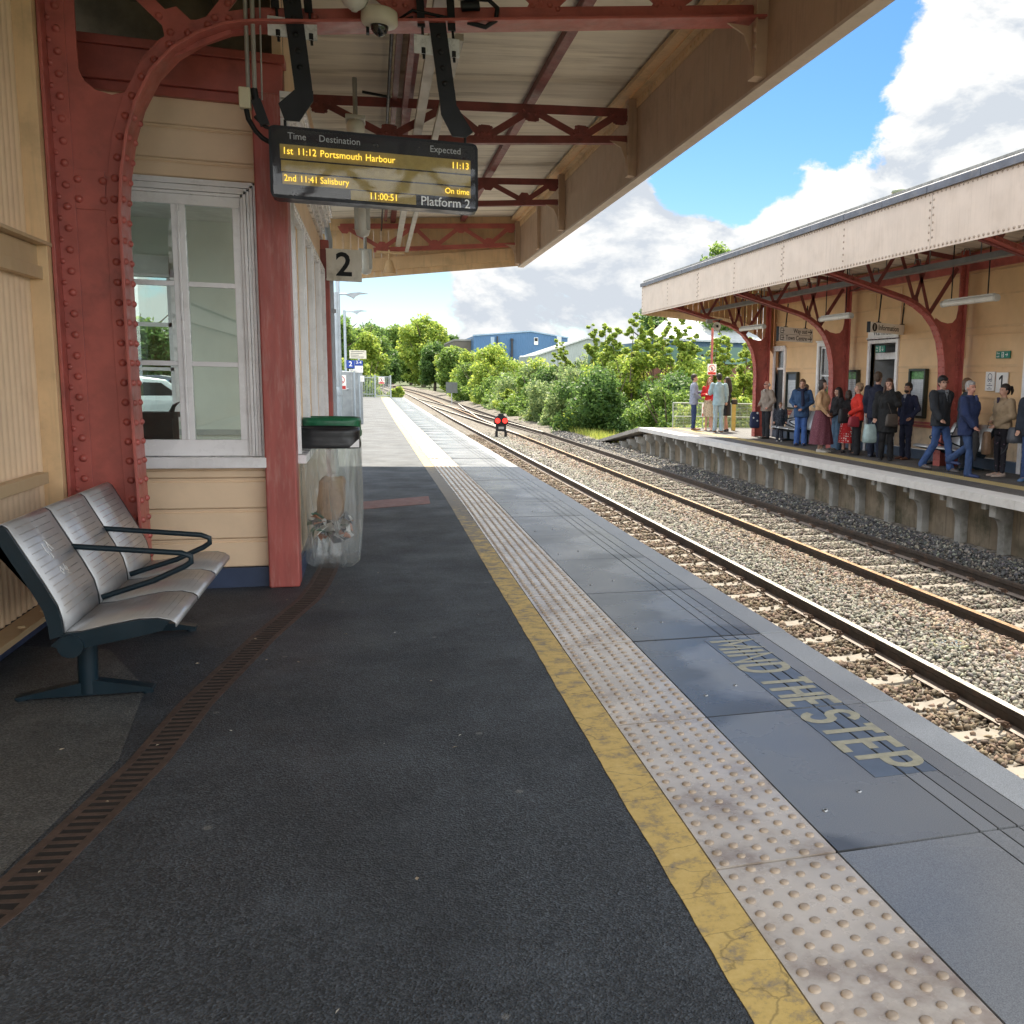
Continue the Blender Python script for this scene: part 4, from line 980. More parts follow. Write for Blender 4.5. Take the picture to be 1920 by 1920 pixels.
for pts in ([(5.24, .775), (5.235, .74), (5.25, .72)], [(5.25, .735), (5.27, .725), (5.275, .705), (5.255, .70)], [(5.30, .78), (5.29, .75), (5.30, .73)], [(5.29, .79), (5.32, .75), (5.335, .735)], [(5.28, .755), (5.33, .76)], [(5.27, .655), (5.255, .64), (5.27, .62), (5.29, .635), (5.275, .655)], [(5.33, .66), (5.325, .63)], [(5.305, .64), (5.35, .645), (5.345, .62)], [(5.33, .615), (5.345, .61)]):
    g.tube([on_back(a, b) for a, b in pts], .0018, 4)
g.build('scratched_marks', SCR, bt)

# ---- departure display
dis = thing('departure_display', 'black departure display with amber dot matrix lines hanging under the canopy truss', 'display', (.05, 6.95, 3.0))
g = MB(); x0, x1, z0, z1, c = -.615, .715, 2.755, 3.21, .035
loop = [(x0+c, z0), (x1-c, z0), (x1-.01, z0+.01), (x1, z0+c), (x1, z1-c), (x1-.01, z1-.01), (x1-c, z1), (x0+c, z1), (x0+.01, z1-.01), (x0, z1-c), (x0, z0+c), (x0+.01, z0+.01)]
g.prism([(a, 6.90, b) for a, b in loop], (0, .16, 0)); g.build('case', M('black_plastic_case', (.005, .006, .009), .35, .15, 4, spec=.25), dis, bevel=.006)
LEDP = M('amber_led_panel', (.36, .28, .105), .5, .10, 30, .2, 300, spec=.15)
LED = emit('amber_led', (1.0, .66, .07), .42)
rows = [(3.095, 3.005, -.55, .665), (2.995, 2.925, -.545, .665), (2.915, 2.845, -.54, .665)]
for z_, zb_, a, b in rows:
    g = MB(); g.box(a, b, 6.8965, 6.899, zb_, z_); g.build('led_row', LEDP, dis)
g = MB(); g.box(-.12, .30, 6.8965, 6.899, 2.775, 2.838); g.build('led_clock', LEDP, dis)
for s_, x, z, al, sz in (('1st 11:12 Portsmouth Harbour', -.535, 3.05, 'LEFT', .062), ('11:13', .655, 3.05, 'RIGHT', .062), ('2nd 11:41 Salisbury', -.53, 2.88, 'LEFT', .058), ('On time', .655, 2.88, 'RIGHT', .055), ('11:00:51', .09, 2.806, 'CENTER', .062)):
    ws = s_.split(' ') if s_[0] in '12' and al == 'LEFT' else [s_]; cx_ = x
    for w_ in ws:
        g = MB(); put_text(g, w_, sz, (cx_, 6.8825, z), (1, 0, 0), (0, 0, 1), al, bold=.0, cond=.88); cx_ = max(v[0] for v in g.v)+.022; g.build('led_text', LED, dis, fix=False)
GREYT = M('grey_lettering', (.42, .44, .46), .5); WHT = M('white_lettering', (.85, .87, .9), .5)
for s_, x, z, al, sz, mt in (('Time', -.50, 3.145, 'LEFT', .06, GREYT), ('Destination', -.31, 3.145, 'LEFT', .06, GREYT), ('Expected', .60, 3.145, 'RIGHT', .06, GREYT), ('Platform 2', .66, 2.80, 'RIGHT', .085, WHT)):
    g = MB(); put_text(g, s_, sz, (x, 6.8825, z), (1, 0, 0), (0, 0, 1), al, bold=.006 if mt is WHT else .002, cond=.92); g.build('lettering', mt, dis, fix=False)
def coverglass():
    mt = bpy.data.materials.new('display_cover'); mt.use_nodes = True; n = mt.node_tree.nodes; l = mt.node_tree.links; n.clear()
    o = n.new('ShaderNodeOutputMaterial'); g_ = n.new('ShaderNodeBsdfGlossy'); g_.inputs['Roughness'].default_value = .04; t = n.new('ShaderNodeBsdfTransparent'); x = n.new('ShaderNodeMixShader')
    tc_ = n.new('ShaderNodeTexCoord'); mp = n.new('ShaderNodeMapping'); mp.inputs['Scale'].default_value = (1.6, 1, 6); l.new(tc_.outputs['Object'], mp.inputs[0])
    nz = n.new('ShaderNodeTexNoise'); nz.inputs['Scale'].default_value = 1.4; nz.inputs['Detail'].default_value = 2; l.new(mp.outputs[0], nz.inputs['Vector'])
    b = n.new('ShaderNodeBump'); b.inputs['Strength'].default_value = .02; b.inputs['Distance'].default_value = .02; l.new(nz.outputs['Fac'], b.inputs['Height']); l.new(b.outputs[0], g_.inputs['Normal'])
    x.inputs[0].default_value = .022; l.new(t.outputs[0], x.inputs[1]); l.new(g_.outputs[0], x.inputs[2]); l.new(x.outputs[0], o.inputs[0]); return mt
g = MB(); g.box(x0+.02, x1-.02, 6.884, 6.887, z0+.02, z1-.02); g.build('cover', coverglass(), dis)
PLATE = M('chipped_white_plate', (.62, .63, .64), .5, .1, 8, dirt=(.2, .2, .2), ds=20, da=.6)
for xc, lean, low in ((-.455, .08, -.52), (.455, .10, .64)):
    g = MB(); g.beam((xc, 6.97, 4.02), (xc+lean*.6, 6.97, 3.55), .11, .014, (0, 1, 0)); g.beam((xc+lean*.6, 6.97, 3.56), (xc+lean*.75, 6.97, 3.42), .11, .015, (0, 1, 0))
    q = xc+lean*.75; g.prism([(q-.055, 6.962, 3.46), (q+.055, 6.962, 3.46), (q+(.055 if low < q else .16), 6.962, 3.30 if low > q else 3.40), (low+(.09 if low < q else .0), 6.962, 3.26), (low-(.0 if low < q else .09), 6.962, 3.26), (q-(.16 if low < q else .055), 6.962, 3.36 if low < q else 3.40)], (0, .016, 0))
    for dx in (-.10, .10): g.tube([(xc+dx, 6.99, 4.12), (xc+dx+.015, 6.985, 3.75)], .010, 6); g.beam((xc+dx-.02, 7.0, 4.45), (xc+dx, 6.98, 3.95), .05, .02, (0, 1, 0)); g.lathe([(.018, -.02), (.018, .02)], (xc+dx+.012, 6.985, 3.80), 8)
    g.tube([(low, 7.0, 3.27), (low, 7.0, 3.19)], .01, 6)
    for k_ in range(5): g.rivet((xc+lean*.6*k_/5, 6.962, 4.0-k_*.1), (0, -1, 0), .016, .5)
    g.build('hanger', BLACKM, dis)
    g = MB(); g.box(xc-.15, xc+.15, 6.974, 6.99, 3.78, 3.90); g.build('clamp_plate', PLATE, dis, bevel=.003)
# cables and junction box
jb = thing('junction_box', 'small cream junction box and black gland hanging on conduits beside the display', 'junction box', (-.74, 7.0, 3.4))
g = MB(); g.box(-.79, -.72, 6.95, 7.02, 3.31, 3.44); g.build('box', M('old_cream_plastic', (.50, .46, .33), .5), jb, bevel=.008)
g = MB(); g.tube([(-.735, 7.0, 4.3), (-.735, 7.0, 3.44)], .013, 8); g.tube([(-.69, 6.98, 4.3), (-.695, 6.98, 3.42)], .014, 8); g.tube([(-.645, 7.0, 4.3), (-.655, 7.0, 3.38)], .006, 6); g.build('conduit', GREYP, jb)
g = MB(); g.tube([(-.70, 6.98, 3.44), (-.69, 6.98, 3.36)], .022, 8); g.beam((-.69, 6.98, 3.37), (-.64, 6.98, 3.22), .05, .06); g.tube([(-.75, 6.99, 3.31), (-.74, 6.99, 3.25), (-.70, 6.99, 3.18), (-.66, 6.99, 3.14), (-.60, 6.99, 3.11)], .016, 8); g.tube([(-.70, 6.98, 3.27), (-.64, 6.98, 3.21), (-.60, 6.98, 3.20)], .012, 8); g.build('cable', BLACKM, jb)
# dome camera and round fitting
CAMW = M('cream_camera_housing', (.60, .56, .46), .4, .05)
dc = thing('dome_camera', 'cream dome security camera with dark glass under the truss above the display', 'camera', (.085, 6.93, 3.95))
g = MB(); g.lathe([(.0, .05), (.10, .05), (.115, .04), (.118, -.03), (.105, -.045), (.06, -.05), (.0, -.05)], (.085, 6.93, 3.955), 24); g.build('housing', CAMW, dc)
g = MB(); g.ell((.085, 6.93, 3.905), (.058, .058, .068), 16); g.build('dome', M('smoked_dome', (.01, .01, .012), .06, .0, coat=.6), dc)
g = MB(); g.box(.03, .14, 6.92, 7.06, 4.003, 4.012); g.box(.0, .02, 6.98, 7.03, 3.87, 4.0); g.build('bracket', BLACKM, dc)
pa = thing('round_speaker', 'white egg shaped loudspeaker hanging above the dome camera', 'loudspeaker', (-.07, 6.85, 4.05))
g = MB(); g.ell((-.07, 6.85, 4.08), (.10, .10, .125), 18); g.lathe([(.022, 0), (.02, -.006), (.0, -.006)], (-.07, 6.85, 3.955), 10); g.build('shell', M('white_speaker_shell', (.62, .61, .58), .4), pa)
g = MB(); g.tube([(-.07, 6.85, 4.19), (-.07, 6.95, 4.45)], .012, 6); g.build('stem', BLACKM, pa)
lo = MB(); lo.tube([(.66, 6.98, 4.02), (.78, 6.97, 4.0), (.85, 6.96, 4.05), (.86, 6.96, 4.13), (.80, 6.97, 4.18), (.6, 6.98, 4.17)], .017, 8); lo.tube([(.62, 6.99, 4.12), (.74, 6.99, 4.14)], .035, 8); lo.tube([(.30, 6.97, 4.0), (.18, 6.95, 3.95), (.30, 6.98, 4.05), (.55, 6.98, 4.03)], .010, 6)
tag(lo.build('cable_loop', BLACKM, origin=(.7, 6.97, 4.05)), 'black looped cable bundle on the truss above the right display hanger', 'cable')
# pendant lights
LAMPW = M('white_lamp_diffuser', (.66, .65, .61), .35, .05)
def pend(x, y, z, label, rod, cap, hh=.28):
    t = thing('pendant_light', label, 'light', (x, y, z), 'bulkhead lights hanging along platform 2')
    g = MB(); g.lathe([(.0, hh/2), (.07, hh/2), (.085, hh/2-.03), (.088, -hh/2+.08), (.07, -hh/2+.02), (.03, -hh/2), (.0, -hh/2)], (x, y, z), 18, sx=1, sy=1.5)
    for k_ in range(3): g.box(x-.006, x+.006, y-.135, y-.128, z-.06+k_*.06, z-.05+k_*.06)
    g.build('diffuser', LAMPW, t)
    g = MB(); g.box(x-.095, x+.095, y-.14, y+.14, z+hh/2-.01, z+hh/2+.03) if cap else g.box(x-.09, x+.09, y-.11, y-.09, z-.10, z+hh/2)
    g.build('housing', M('grey_lamp_housing', (.45, .45, .43), .5), t, bevel=.01)
    g = MB(); g.tube([(x, y, z+hh/2), (x, y, rod)], .022, 8); g.box(x-.08, x+.08, y-.03, y+.03, z+hh/2+.55, z+hh/2+.62) if rod > z+1 else None; g.build('stem', GREYP, t); return t
pend(-.12, 10.45, 4.06, 'square capped pendant light partly hidden behind the top of the departure display', 4.55, True, .16)
pend(-.09, 12.3, 3.43, 'white rounded pendant light just below the departure display', 4.5, False, .34)
pend(-.075, 14.4, 3.20, 'white rounded pendant light beside the number 2 sign', 4.5, False, .34)
sp2 = thing('horn_speaker', 'small cream horn loudspeaker on the end rail of the canopy', 'loudspeaker', (.30, 19.3, 3.75))
g = MB(); g.lathe([(.05, .12), (.06, .10), (.12, -.10), (.13, -.12), (.115, -.11), (.0, -.02)], (.33, 19.4, 3.68), 16); g.build('horn', CREAM2, sp2)
g = MB(); g.tube([(.33, 19.4, 3.78), (.33, 19.4, 4.0)], .02, 6); g.box(.1, .6, 19.38, 19.42, 3.93, 3.97); g.build('bracket', CREAM2, sp2)
# number sign
ns = thing('platform_number_sign', 'weathered white square sign with black number 2 projecting from the building corner', 'sign', (-.32, 12.8, 2.97))
g = MB(); g.box(-.535, -.115, 12.80, 12.83, 2.775, 3.165); g.build('board', M('weathered_white_sign', (.74, .71, .64), .5, .06, 4, dirt=(.28, .22, .15), ds=3, da=.6), ns, bevel=.004)
g = MB(); put_text(g, '2', .40, (-.325, 12.797, 2.965), (1, 0, 0), (0, 0, 1), bold=.018, cond=1.0); g.build('numeral', BLACKM, ns, fix=False)
g = MB(); g.box(-.60, -.53, 12.80, 12.84, 2.80, 3.15); g.build('bracket', REDD, ns)

# ---- drain channel along the platform
dr = thing('drain_channel', 'long rusty slotted drain channel curving across the tarmac past the bench', 'drain', (-.8, 5, 0))
pth = [(-1.95, .3), (-1.62, 1.7), (-1.36, 2.5), (-1.115, 3.15), (-.93, 4.25), (-.865, 4.98), (-.68, 6.2), (-.48, 7.22), (-.43, 7.75), (-.40, 8.3), (-.37, 12.6)]
RUST = M('rusty_cast_grate', (.065, .042, .033), .7, .25, 12, .3, 80, dirt=(.045, .03, .024), ds=5, da=.7)
def along(pth, s):
    for (a, b), (c, d) in zip(pth[:-1], pth[1:]):
        l = math.hypot(c-a, d-b)
        if s <= l: return a+(c-a)*s/l, b+(d-b)*s/l, (c-a)/l, (d-b)/l
        s -= l
    return None
tot = sum(math.hypot(c-a, d-b) for (a, b), (c, d) in zip(pth[:-1], pth[1:]))
g = MB(); s = 0; HW = .083
gd = MB()
sec = None; n_sec = 0; cur = MB(); s0 = 0
DIRTY = M('drain_dirt', (.012, .010, .009), .9)
while s < tot-.06:
    a = along(pth, s); b = along(pth, s+.034); c_ = along(pth, s+.054)
    if not c_: break
    def pt(q, off, z): return (q[0]+q[3]*off, q[1]-q[2]*off, z)
    silted = random.random() < .12 and 2.6 < a[1] < 4.6
    cur.prism([pt(b, -HW+.03, -.004), pt(b, HW-.03, -.004), pt(c_, HW-.03, -.004), pt(c_, -HW+.03, -.004)], (0, 0, .008))
    for e0, e1 in ((-HW, -HW+.03), (HW-.03, HW)):
        cur.prism([pt(a, e0, -.004), pt(a, e1, -.004), pt(c_, e1, -.004), pt(c_, e0, -.004)], (0, 0, .0085))
    if silted: gd.prism([pt(a, -HW+.03, -.002), pt(a, HW-.03, -.002), pt(b, HW-.03, -.002), pt(b, -HW+.03, -.002)], (0, 0, .004))
    gd.prism([pt(a, -HW+.0305, -.001), pt(a, HW-.0305, -.001), pt(c_, HW-.0305, -.001), pt(c_, -HW+.0305, -.001)], (0, 0, .002)) if not silted else None
    s += .054
    if s - s0 > .98: cur.build('grate', RUST, dr); cur = MB(); s0 = s
if cur.v: cur.build('grate', RUST, dr)
gd.build('channel_bed', DIRTY, dr)
# red cover plate let into the tarmac
cv = thing('cover_plate', 'worn red rectangular cover plate set into the tarmac beside the bins', 'cover plate', (.25, 12.6, 0))
g = MB(); g.prism([(-.22, 12.0, .001), (.66, 12.45, .001), (.68, 13.25, .001), (-.20, 12.75, .001)], (0, 0, .003)); g.build('plate', M('worn_red_plate', (.20, .085, .07), .6, .15, 4, .2, 80, dirt=(.12, .09, .08), ds=5, da=.6), cv)

# ---- bag holders
def bin_(label, y, lidmat, bagtop, lidlabel, rz_=1.02):
    t = thing('waste_bin', label, 'bin', (-.36, y, 0), 'clear bag bins on the wall beside the corner post')
    prof = [(1.0, .0), (1.02, .015), (1.02, .045), (.99, .06), (.99, .10), (1.0, .13), (.98, .165)]
    g = MB(); cx, rx, ry = -.365, .25, .20; n = 28
    vs = []; fs = []
    for k_, z in [(p, q) for p, q in prof] + [(.90, .168), (.88, .02)]:
        for j in range(n):
            a = 2*PI*j/n; ca, sa = math.cos(a), math.sin(a); e = .55
            vs.append((cx+rx*k_*math.copysign(abs(ca)**e, ca), y+ry*k_*math.copysign(abs(sa)**e, sa), rz_+z))
    k = len(prof)+2
    for i in range(k-1):
        for j in range(n): fs.append((i*n+j, i*n+(j+1)%n, (i+1)*n+(j+1)%n, (i+1)*n+j))
    g.add(vs, fs, True); g.build('ring', lidmat, t)
    g = MB(); g.box(-.60, -.56, y-.05, y+.05, .93, 1.10); g.build('wall_bracket', GREYP, t)
    if lidlabel:
        g = MB(); g.prism([(-.20, y-.186, 1.03), (-.125, y-.17, 1.03), (-.125, y-.17, 1.10)], (0, -.004, 0)); g.build('white_marking', WHITE, t)
    g = MB(); vs = []; fs = []; nz = 22; n = 60
    for i in range(nz+1):
        z = 1.06-(1.06-.015)*i/nz; f = i/nz
        for j in range(n):
            a = 2*PI*j/n; ca, sa = math.cos(a), math.sin(a); e = .62+.25*f
            w_ = 1 + .05*math.sin(a*7+2*math.sin(3*f+y)) * (.4+.6*f) + .035*math.sin(a*17+4*f) + .05*math.sin(a*3+f*5)*f
            sh = (.93 - .10*f + .07*math.sin(f*3.0))*w_*(1 if i < nz else .75)
            vs.append((cx + .02*f + rx*sh*math.copysign(abs(ca)**e, ca), y + ry*sh*math.copysign(abs(sa)**e, sa)*(1-.1*f), z))
    for i in range(nz):
        for j in range(n): fs.append((i*n+j, i*n+(j+1)%n, (i+1)*n+(j+1)%n, (i+1)*n+j))
    g.add(vs, fs, True); g.build('bag', BAG, t); return t
def bagmat():
    mt = bpy.data.materials.new('clear_bin_bag'); mt.use_nodes = True; n = mt.node_tree.nodes; l = mt.node_tree.links; n.clear()
    o = n.new('ShaderNodeOutputMaterial'); t = n.new('ShaderNodeBsdfTransparent'); t.inputs['Color'].default_value = (.93, .95, .95, 1)
    d = n.new('ShaderNodeBsdfTranslucent'); d.inputs['Color'].default_value = (.8, .85, .85, 1); df = n.new('ShaderNodeBsdfDiffuse'); df.inputs['Color'].default_value = (.7, .74, .74, 1)
    g_ = n.new('ShaderNodeBsdfGlossy'); g_.inputs['Roughness'].default_value = .12
    tc_ = n.new('ShaderNodeTexCoord'); mp = n.new('ShaderNodeMapping'); mp.inputs['Scale'].default_value = (16, 16, 1.6); l.new(tc_.outputs['Object'], mp.inputs[0])
    nz = n.new('ShaderNodeTexNoise'); nz.inputs['Scale'].default_value = 1; nz.inputs['Detail'].default_value = 4; nz.inputs['Distortion'].default_value = .6; l.new(mp.outputs[0], nz.inputs['Vector'])
    b = n.new('ShaderNodeBump'); b.inputs['Strength'].default_value = .8; b.inputs['Distance'].default_value = .03; l.new(nz.outputs['Fac'], b.inputs['Height']); l.new(b.outputs[0], g_.inputs['Normal'])
    a1 = n.new('ShaderNodeMixShader'); a1.inputs[0].default_value = .5; l.new(d.outputs[0], a1.inputs[1]); l.new(df.outputs[0], a1.inputs[2])
    mr = n.new('ShaderNodeMapRange'); l.new(nz.outputs['Fac'], mr.inputs[0]); mr.inputs[1].default_value = .35; mr.inputs[2].default_value = .7; mr.inputs[3].default_value = .04; mr.inputs[4].default_value = .36
    a2 = n.new('ShaderNodeMixShader'); l.new(mr.outputs[0], a2.inputs[0]); l.new(t.outputs[0], a2.inputs[1]); l.new(a1.outputs[0], a2.inputs[2])
    a3 = n.new('ShaderNodeMixShader'); a3.inputs[0].default_value = .12; l.new(a2.outputs[0], a3.inputs[1]); l.new(g_.outputs[0], a3.inputs[2]); l.new(a3.outputs[0], o.inputs[0]); return mt
BAG = bagmat()
bin_('waste bin ring in black with a clear bag hanging beside the red corner post', 8.4, M('black_bin_plastic', (.012, .012, .014), .4, .2, 6), 1, True)
bin_('waste bin ring in green standing behind the black one', 9.05, M('green_bin_plastic', (.012, .13, .055), .35, .15, 6), 1, False, 1.075)
pb = MB(); nzr = random.Random(3)
vs = []; fs = []; n = 12
for i, (z, rx, ry) in enumerate(((.42, .075, .05), (.48, .10, .06), (.58, .11, .055), (.68, .105, .05), (.74, .10, .035), (.775, .085, .012))):
    for j in range(n):
        a = 2*PI*j/n; q = 1+nzr.uniform(-.12, .12); vs.append((-.37+rx*q*math.copysign(abs(math.cos(a))**.5, math.cos(a)) + .01*i*.6, 8.36+ry*q*math.copysign(abs(math.sin(a))**.5, math.sin(a)), z + nzr.uniform(-.012, .012)))
for i in range(5):
    for j in range(n): fs.append((i*n+j, i*n+(j+1)%n, (i+1)*n+(j+1)%n, (i+1)*n+j))
fs.append(tuple(5*n+j for j in range(n))); fs.append(tuple(range(n))[::-1])
pb.add(vs, fs); tag(pb.build('paper_bag', M('brown_paper', (.30, .19, .11), .8, .15, 8, .4, 20, bd=.02), origin=(-.37, 8.36, .42)), 'crumpled brown paper bag standing in the clear bin liner', 'paper bag')
cup = MB(); cup.lathe([(.0, 0), (.028, 0), (.04, .10), (.042, .10)], (0, 0, 0), 14)
for k_, (a, b, c_, q) in enumerate(((-.27, 8.30, .36, .9), (-.44, 8.33, .34, 2.2))):
    m3 = Matrix.Rotation(q, 3, Vector((.6, .3, .7)).normalized()); g = MB(); g.add([m3 @ Vector(v) + Vector((a, b, c_)) for v in cup.v], cup.f, True); tag(g.build('paper_cup', M('white_paper_cup', (.7, .69, .66), .5), origin=(a, b, c_)), ['white paper cup tipped on the litter at the right of the paper bag', 'white paper cup tipped on the litter at the left of the paper bag'][k_], 'cup')
ltm = [M('litter_white', (.6, .6, .58), .6), M('litter_dark', (.03, .04, .06), .5), M('litter_green', (.03, .12, .07), .5), M('litter_orange', (.35, .13, .06), .6)]
lt = MB()
for i in range(46):
    c = Vector((-.36+nzr.uniform(-.16, .17), 8.38+nzr.uniform(-.12, .10), .26+nzr.random()**1.6*.2)); q = Matrix.Rotation(nzr.uniform(0, 6), 3, Vector((nzr.gauss(0, 1), nzr.gauss(0, 1), nzr.gauss(0, 1))).normalized())
    a, b = nzr.uniform(.02, .07), nzr.uniform(.015, .05)
    lt.prism([c + q @ Vector(v) for v in ((-a, -b, 0), (a, -b, .01), (a*.9, b, -.01), (-a*.7, b, .012))], q @ Vector((0, 0, .006)), mi=nzr.choice((0, 0, 1, 1, 2, 3)))
stuff(lt.build('litter', ltm), 'crumpled wrappers and paper at the bottom of the clear bin liner', 'litter')

fl = MB(); rl = random.Random(12)
for i in range(34):
    y_ = 1.6+rl.random()**1.5*8; x_ = rl.uniform(-1.5, .8); a = rl.uniform(0, 6.3); w_, h_ = rl.uniform(.006, .016), rl.uniform(.003, .007)
    c_, s_ = math.cos(a), math.sin(a); fl.add([(x_+c_*p-s_*q, y_+s_*p+c_*q, .003+.004*abs(q)/h_*rl.random()) for p, q in ((-w_, 0), (0, -h_), (w_, 0), (0, h_))], [(0, 1, 2, 3)], mi=rl.choice((0, 0, 1)))
fl.tube([(.155-.40, 2.05, .004), (.155-.385, 2.075, .006)], .0035, 5, mi=2)
stuff(fl.build('fallen_leaves', [M('dry_petal', (.45, .38, .28), .8), M('pale_petal', (.55, .53, .48), .8), M('black_twig', (.015, .013, .012), .8)], fix=False), 'tiny pale leaves and petals scattered over the dark tarmac', 'leaves')

# ================================================================== OPPOSITE STATION (PLATFORM 1)
WX = 11.85
rb = thing('station_building_opposite', 'cream boarded station building with doors and poster boards on the opposite platform', 'building', (14, 18, 0))
CREAMR = M('opposite_cream_paint', (.76, .51, .28), .55, .05, 1.6, .05, 30, dirt=(.60, .39, .20), ds=1.4, da=.4)
Y0, Y1 = 4.0, 27.75
ops = [(13.5, 15.3, 0, 2.7), (20.14, 21.38, 0, 2.66), (23.52, 24.25, 1.05, 2.68), (26.62, 27.32, 0, 2.62)]
g = MB(); e = [Y0] + [v for o in ops for v in o[:2]] + [Y1]
for i in range(0, len(e), 2): g.box(WX, WX+.12, e[i], e[i+1], 0.225, 4.5)
for a, b, z0, z1 in ops:
    g.box(WX, WX+.12, a, b, z1, 4.5)
    if z0 > 0: g.box(WX, WX+.12, a, b, .225, z0)
g.build('wall', CREAMR, rb)
g = MB()
TRR = M('cream_wall_moulding', (.70, .47, .26), .5, .08, 3)
def seg(y0, y1, z, h=.03, p=.02):
    cuts = [(a-.13, b+.13) for a, b, za, zb_ in ops if za-.15 < z < zb_+.14]
    y = y0
    for a, b in cuts + [(y1, y1)]:
        if a > y: g.box(WX-p, WX-.0005, y, min(a, y1), z, z+h)
        y = max(y, b)
for z, h in ((3.95, .02), (3.46, .035), (2.84, .04), (2.70, .02), (2.055, .05), (1.94, .02), (1.42, .05), (1.10, .03)): seg(Y0, Y1, z, h)
g.build('wall_moulding', TRR, rb)
MBS = []; g = MB(); y = Y0
while y < Y1-.1:
    if not any(a-.15 < y < b+.12 and z0 < .5 for a, b, z0, z1 in ops): g.box(WX-.012, WX-.0005, y, y+.112, .228, .70)
    elif g.v: MBS.append(g); g = MB()
    y += .118
MBS.append(g)
MBM = (M('pale_match_boards', (.70, .54, .37), .6, .1, 5, dirt=(.38, .29, .2), ds=4, da=.5))
for g in MBS: g.build('match_boarding', MBM, rb)
g = MB(); 
def seg2(g, z, h, p):
    y = Y0
    for a, b in [(a-.13, b+.13) for a, b, z0, z1 in ops if z0 < z] + [(Y1, Y1)]:
        if a > y: g.box(WX-p, WX-.0005, y, min(a, Y1), z, z+h)
        y = max(y, b)
seg2(g, .72, .06, .03); seg2(g, .80, .05, .035); g.build('dado_rail', RED, rb, bevel=.004)
g = MB(); seg2(g, 0, .215, .03); g.build('plinth', M('slate_blue_plinth', (.07, .10, .15), .5, .1), rb)
g = MB(); g.box(WX-.07, WX-.0005, Y0, Y1, 4.02, 4.28); g.box(WX-.12, WX-.0005, Y0, Y1, 4.30, 4.37); g.build('wall_plate', RED, rb)
g = MB(); g.box(WX, 18, Y1, Y1+.12, 0, 4.5); g.box(WX+.4, 18, Y0, Y1, 5.88, 5.98); g.box(WX+.3, WX+.42, Y0, Y1, 4.5, 5.88); g.box(WX+.5, 18, Y1-.2, Y1-.1, 4.5, 5.88); g.build('side_wall', CREAMR, rb)
for k, (a, b, z0, z1) in enumerate(ops):
    f = MB(); f.box(WX-.05, WX+.1, a-.11, a, z0, z1+.11); f.box(WX-.05, WX+.1, b, b+.11, z0, z1+.11); f.box(WX-.05, WX+.1, a, b, z1, z1+.11); f.box(WX-.075, WX-.05, a-.14, b+.14, z1+.112, z1+.15)
    if z0 > 0: f.box(WX-.09, WX+.1, a-.13, b+.13, z0-.06, z0)
    w_ = f.build('window' if z0 > 0 else 'door', WHITE, rb, bevel=.004)
    if z0 > 0:
        g = MB(); g.box(WX+.03, WX+.07, a, b, z0, z0+.06); g.box(WX+.03, WX+.07, a, b, z1-.06, z1); g.box(WX+.03, WX+.07, a, a+.05, z0+.06, z1-.06); g.box(WX+.03, WX+.07, b-.05, b, z0+.06, z1-.06); g.box(WX+.035, WX+.065, a, b, 1.86, 1.90); g.build('sash', WHITE, w_)
        g = MB(); g.box(WX+.045, WX+.05, a, b, z0, z1); g.build('pane', GLASS, w_)
        g = MB(); g.box(WX+.5, WX+.52, a-.5, b+.5, z0-.5, z1+.5); g.build('room', M('dim_room', (.10, .12, .11), .8), w_)
    elif k == 1:
        g = MB(); g.box(WX+.10, WX+.95, a-.03, a, 0, z1); g.box(WX+.10, WX+.95, b, b+.03, 0, z1); g.box(WX+.10, WX+.95, a, b, z1, z1+.03); g.build('porch', M('grey_porch_paint', (.42, .44, .45), .6), w_)
        g = MB(); g.box(WX+.12, WX+.17, a, b, 2.28, 2.44); g.build('transom', WHITE, w_)
        g = MB(); g.box(WX+.72, WX+.76, a+.12, b-.12, .02, 2.05); g.build('door_leaf', M('navy_door', (.012, .018, .045), .4), w_)
        g = MB(); g.box(WX+.68, WX+.719, a+.35, b-.35, 1.72, 1.80); g.build('door_plate', GREYT, w_)
        g = MB(); g.box(WX+.9, WX+.95, a, b, 0, z1); g.build('back_wall', M('dark_hall', (.10, .10, .11), .8), w_)
    else:
        g = MB(); g.box(WX+.05, WX+.09, a, b, .02, 2.05); g.build('door_leaf', M('dark_door', (.015, .02, .026), .35), w_)
        g = MB(); g.box(WX+.04, WX+.08, a, b, 2.06, 2.12); g.build('transom', WHITE, w_)
        g = MB(); g.box(WX+.06, WX+.065, a, b, 2.12, z1); g.build('pane', GLASS, w_)
        g = MB(); g.box(WX+.2, WX+.22, a-.2, b+.2, 1.9, z1+.1); g.build('room', M('dim_room_2', (.16, .16, .15), .8), w_)
# boiler pipes
g = MB()
for yy in (17.52, 17.40): g.tube([(WX-.03, yy, 4.0), (WX-.03, yy, 2.32)], .016, 6); g.ell((WX-.04, yy, 2.28), (.03, .03, .045), 8)
g.tube([(WX-.03, 21.55, 3.9), (WX-.03, 21.2, 3.9), (WX-.03, 21.2, 3.5)], .012, 6); g.tube([(WX-.03, 20.0, 3.95), (WX-.03, 20.0, 3.0)], .014, 6)
g.build('wall_conduit', CREAM, rb)
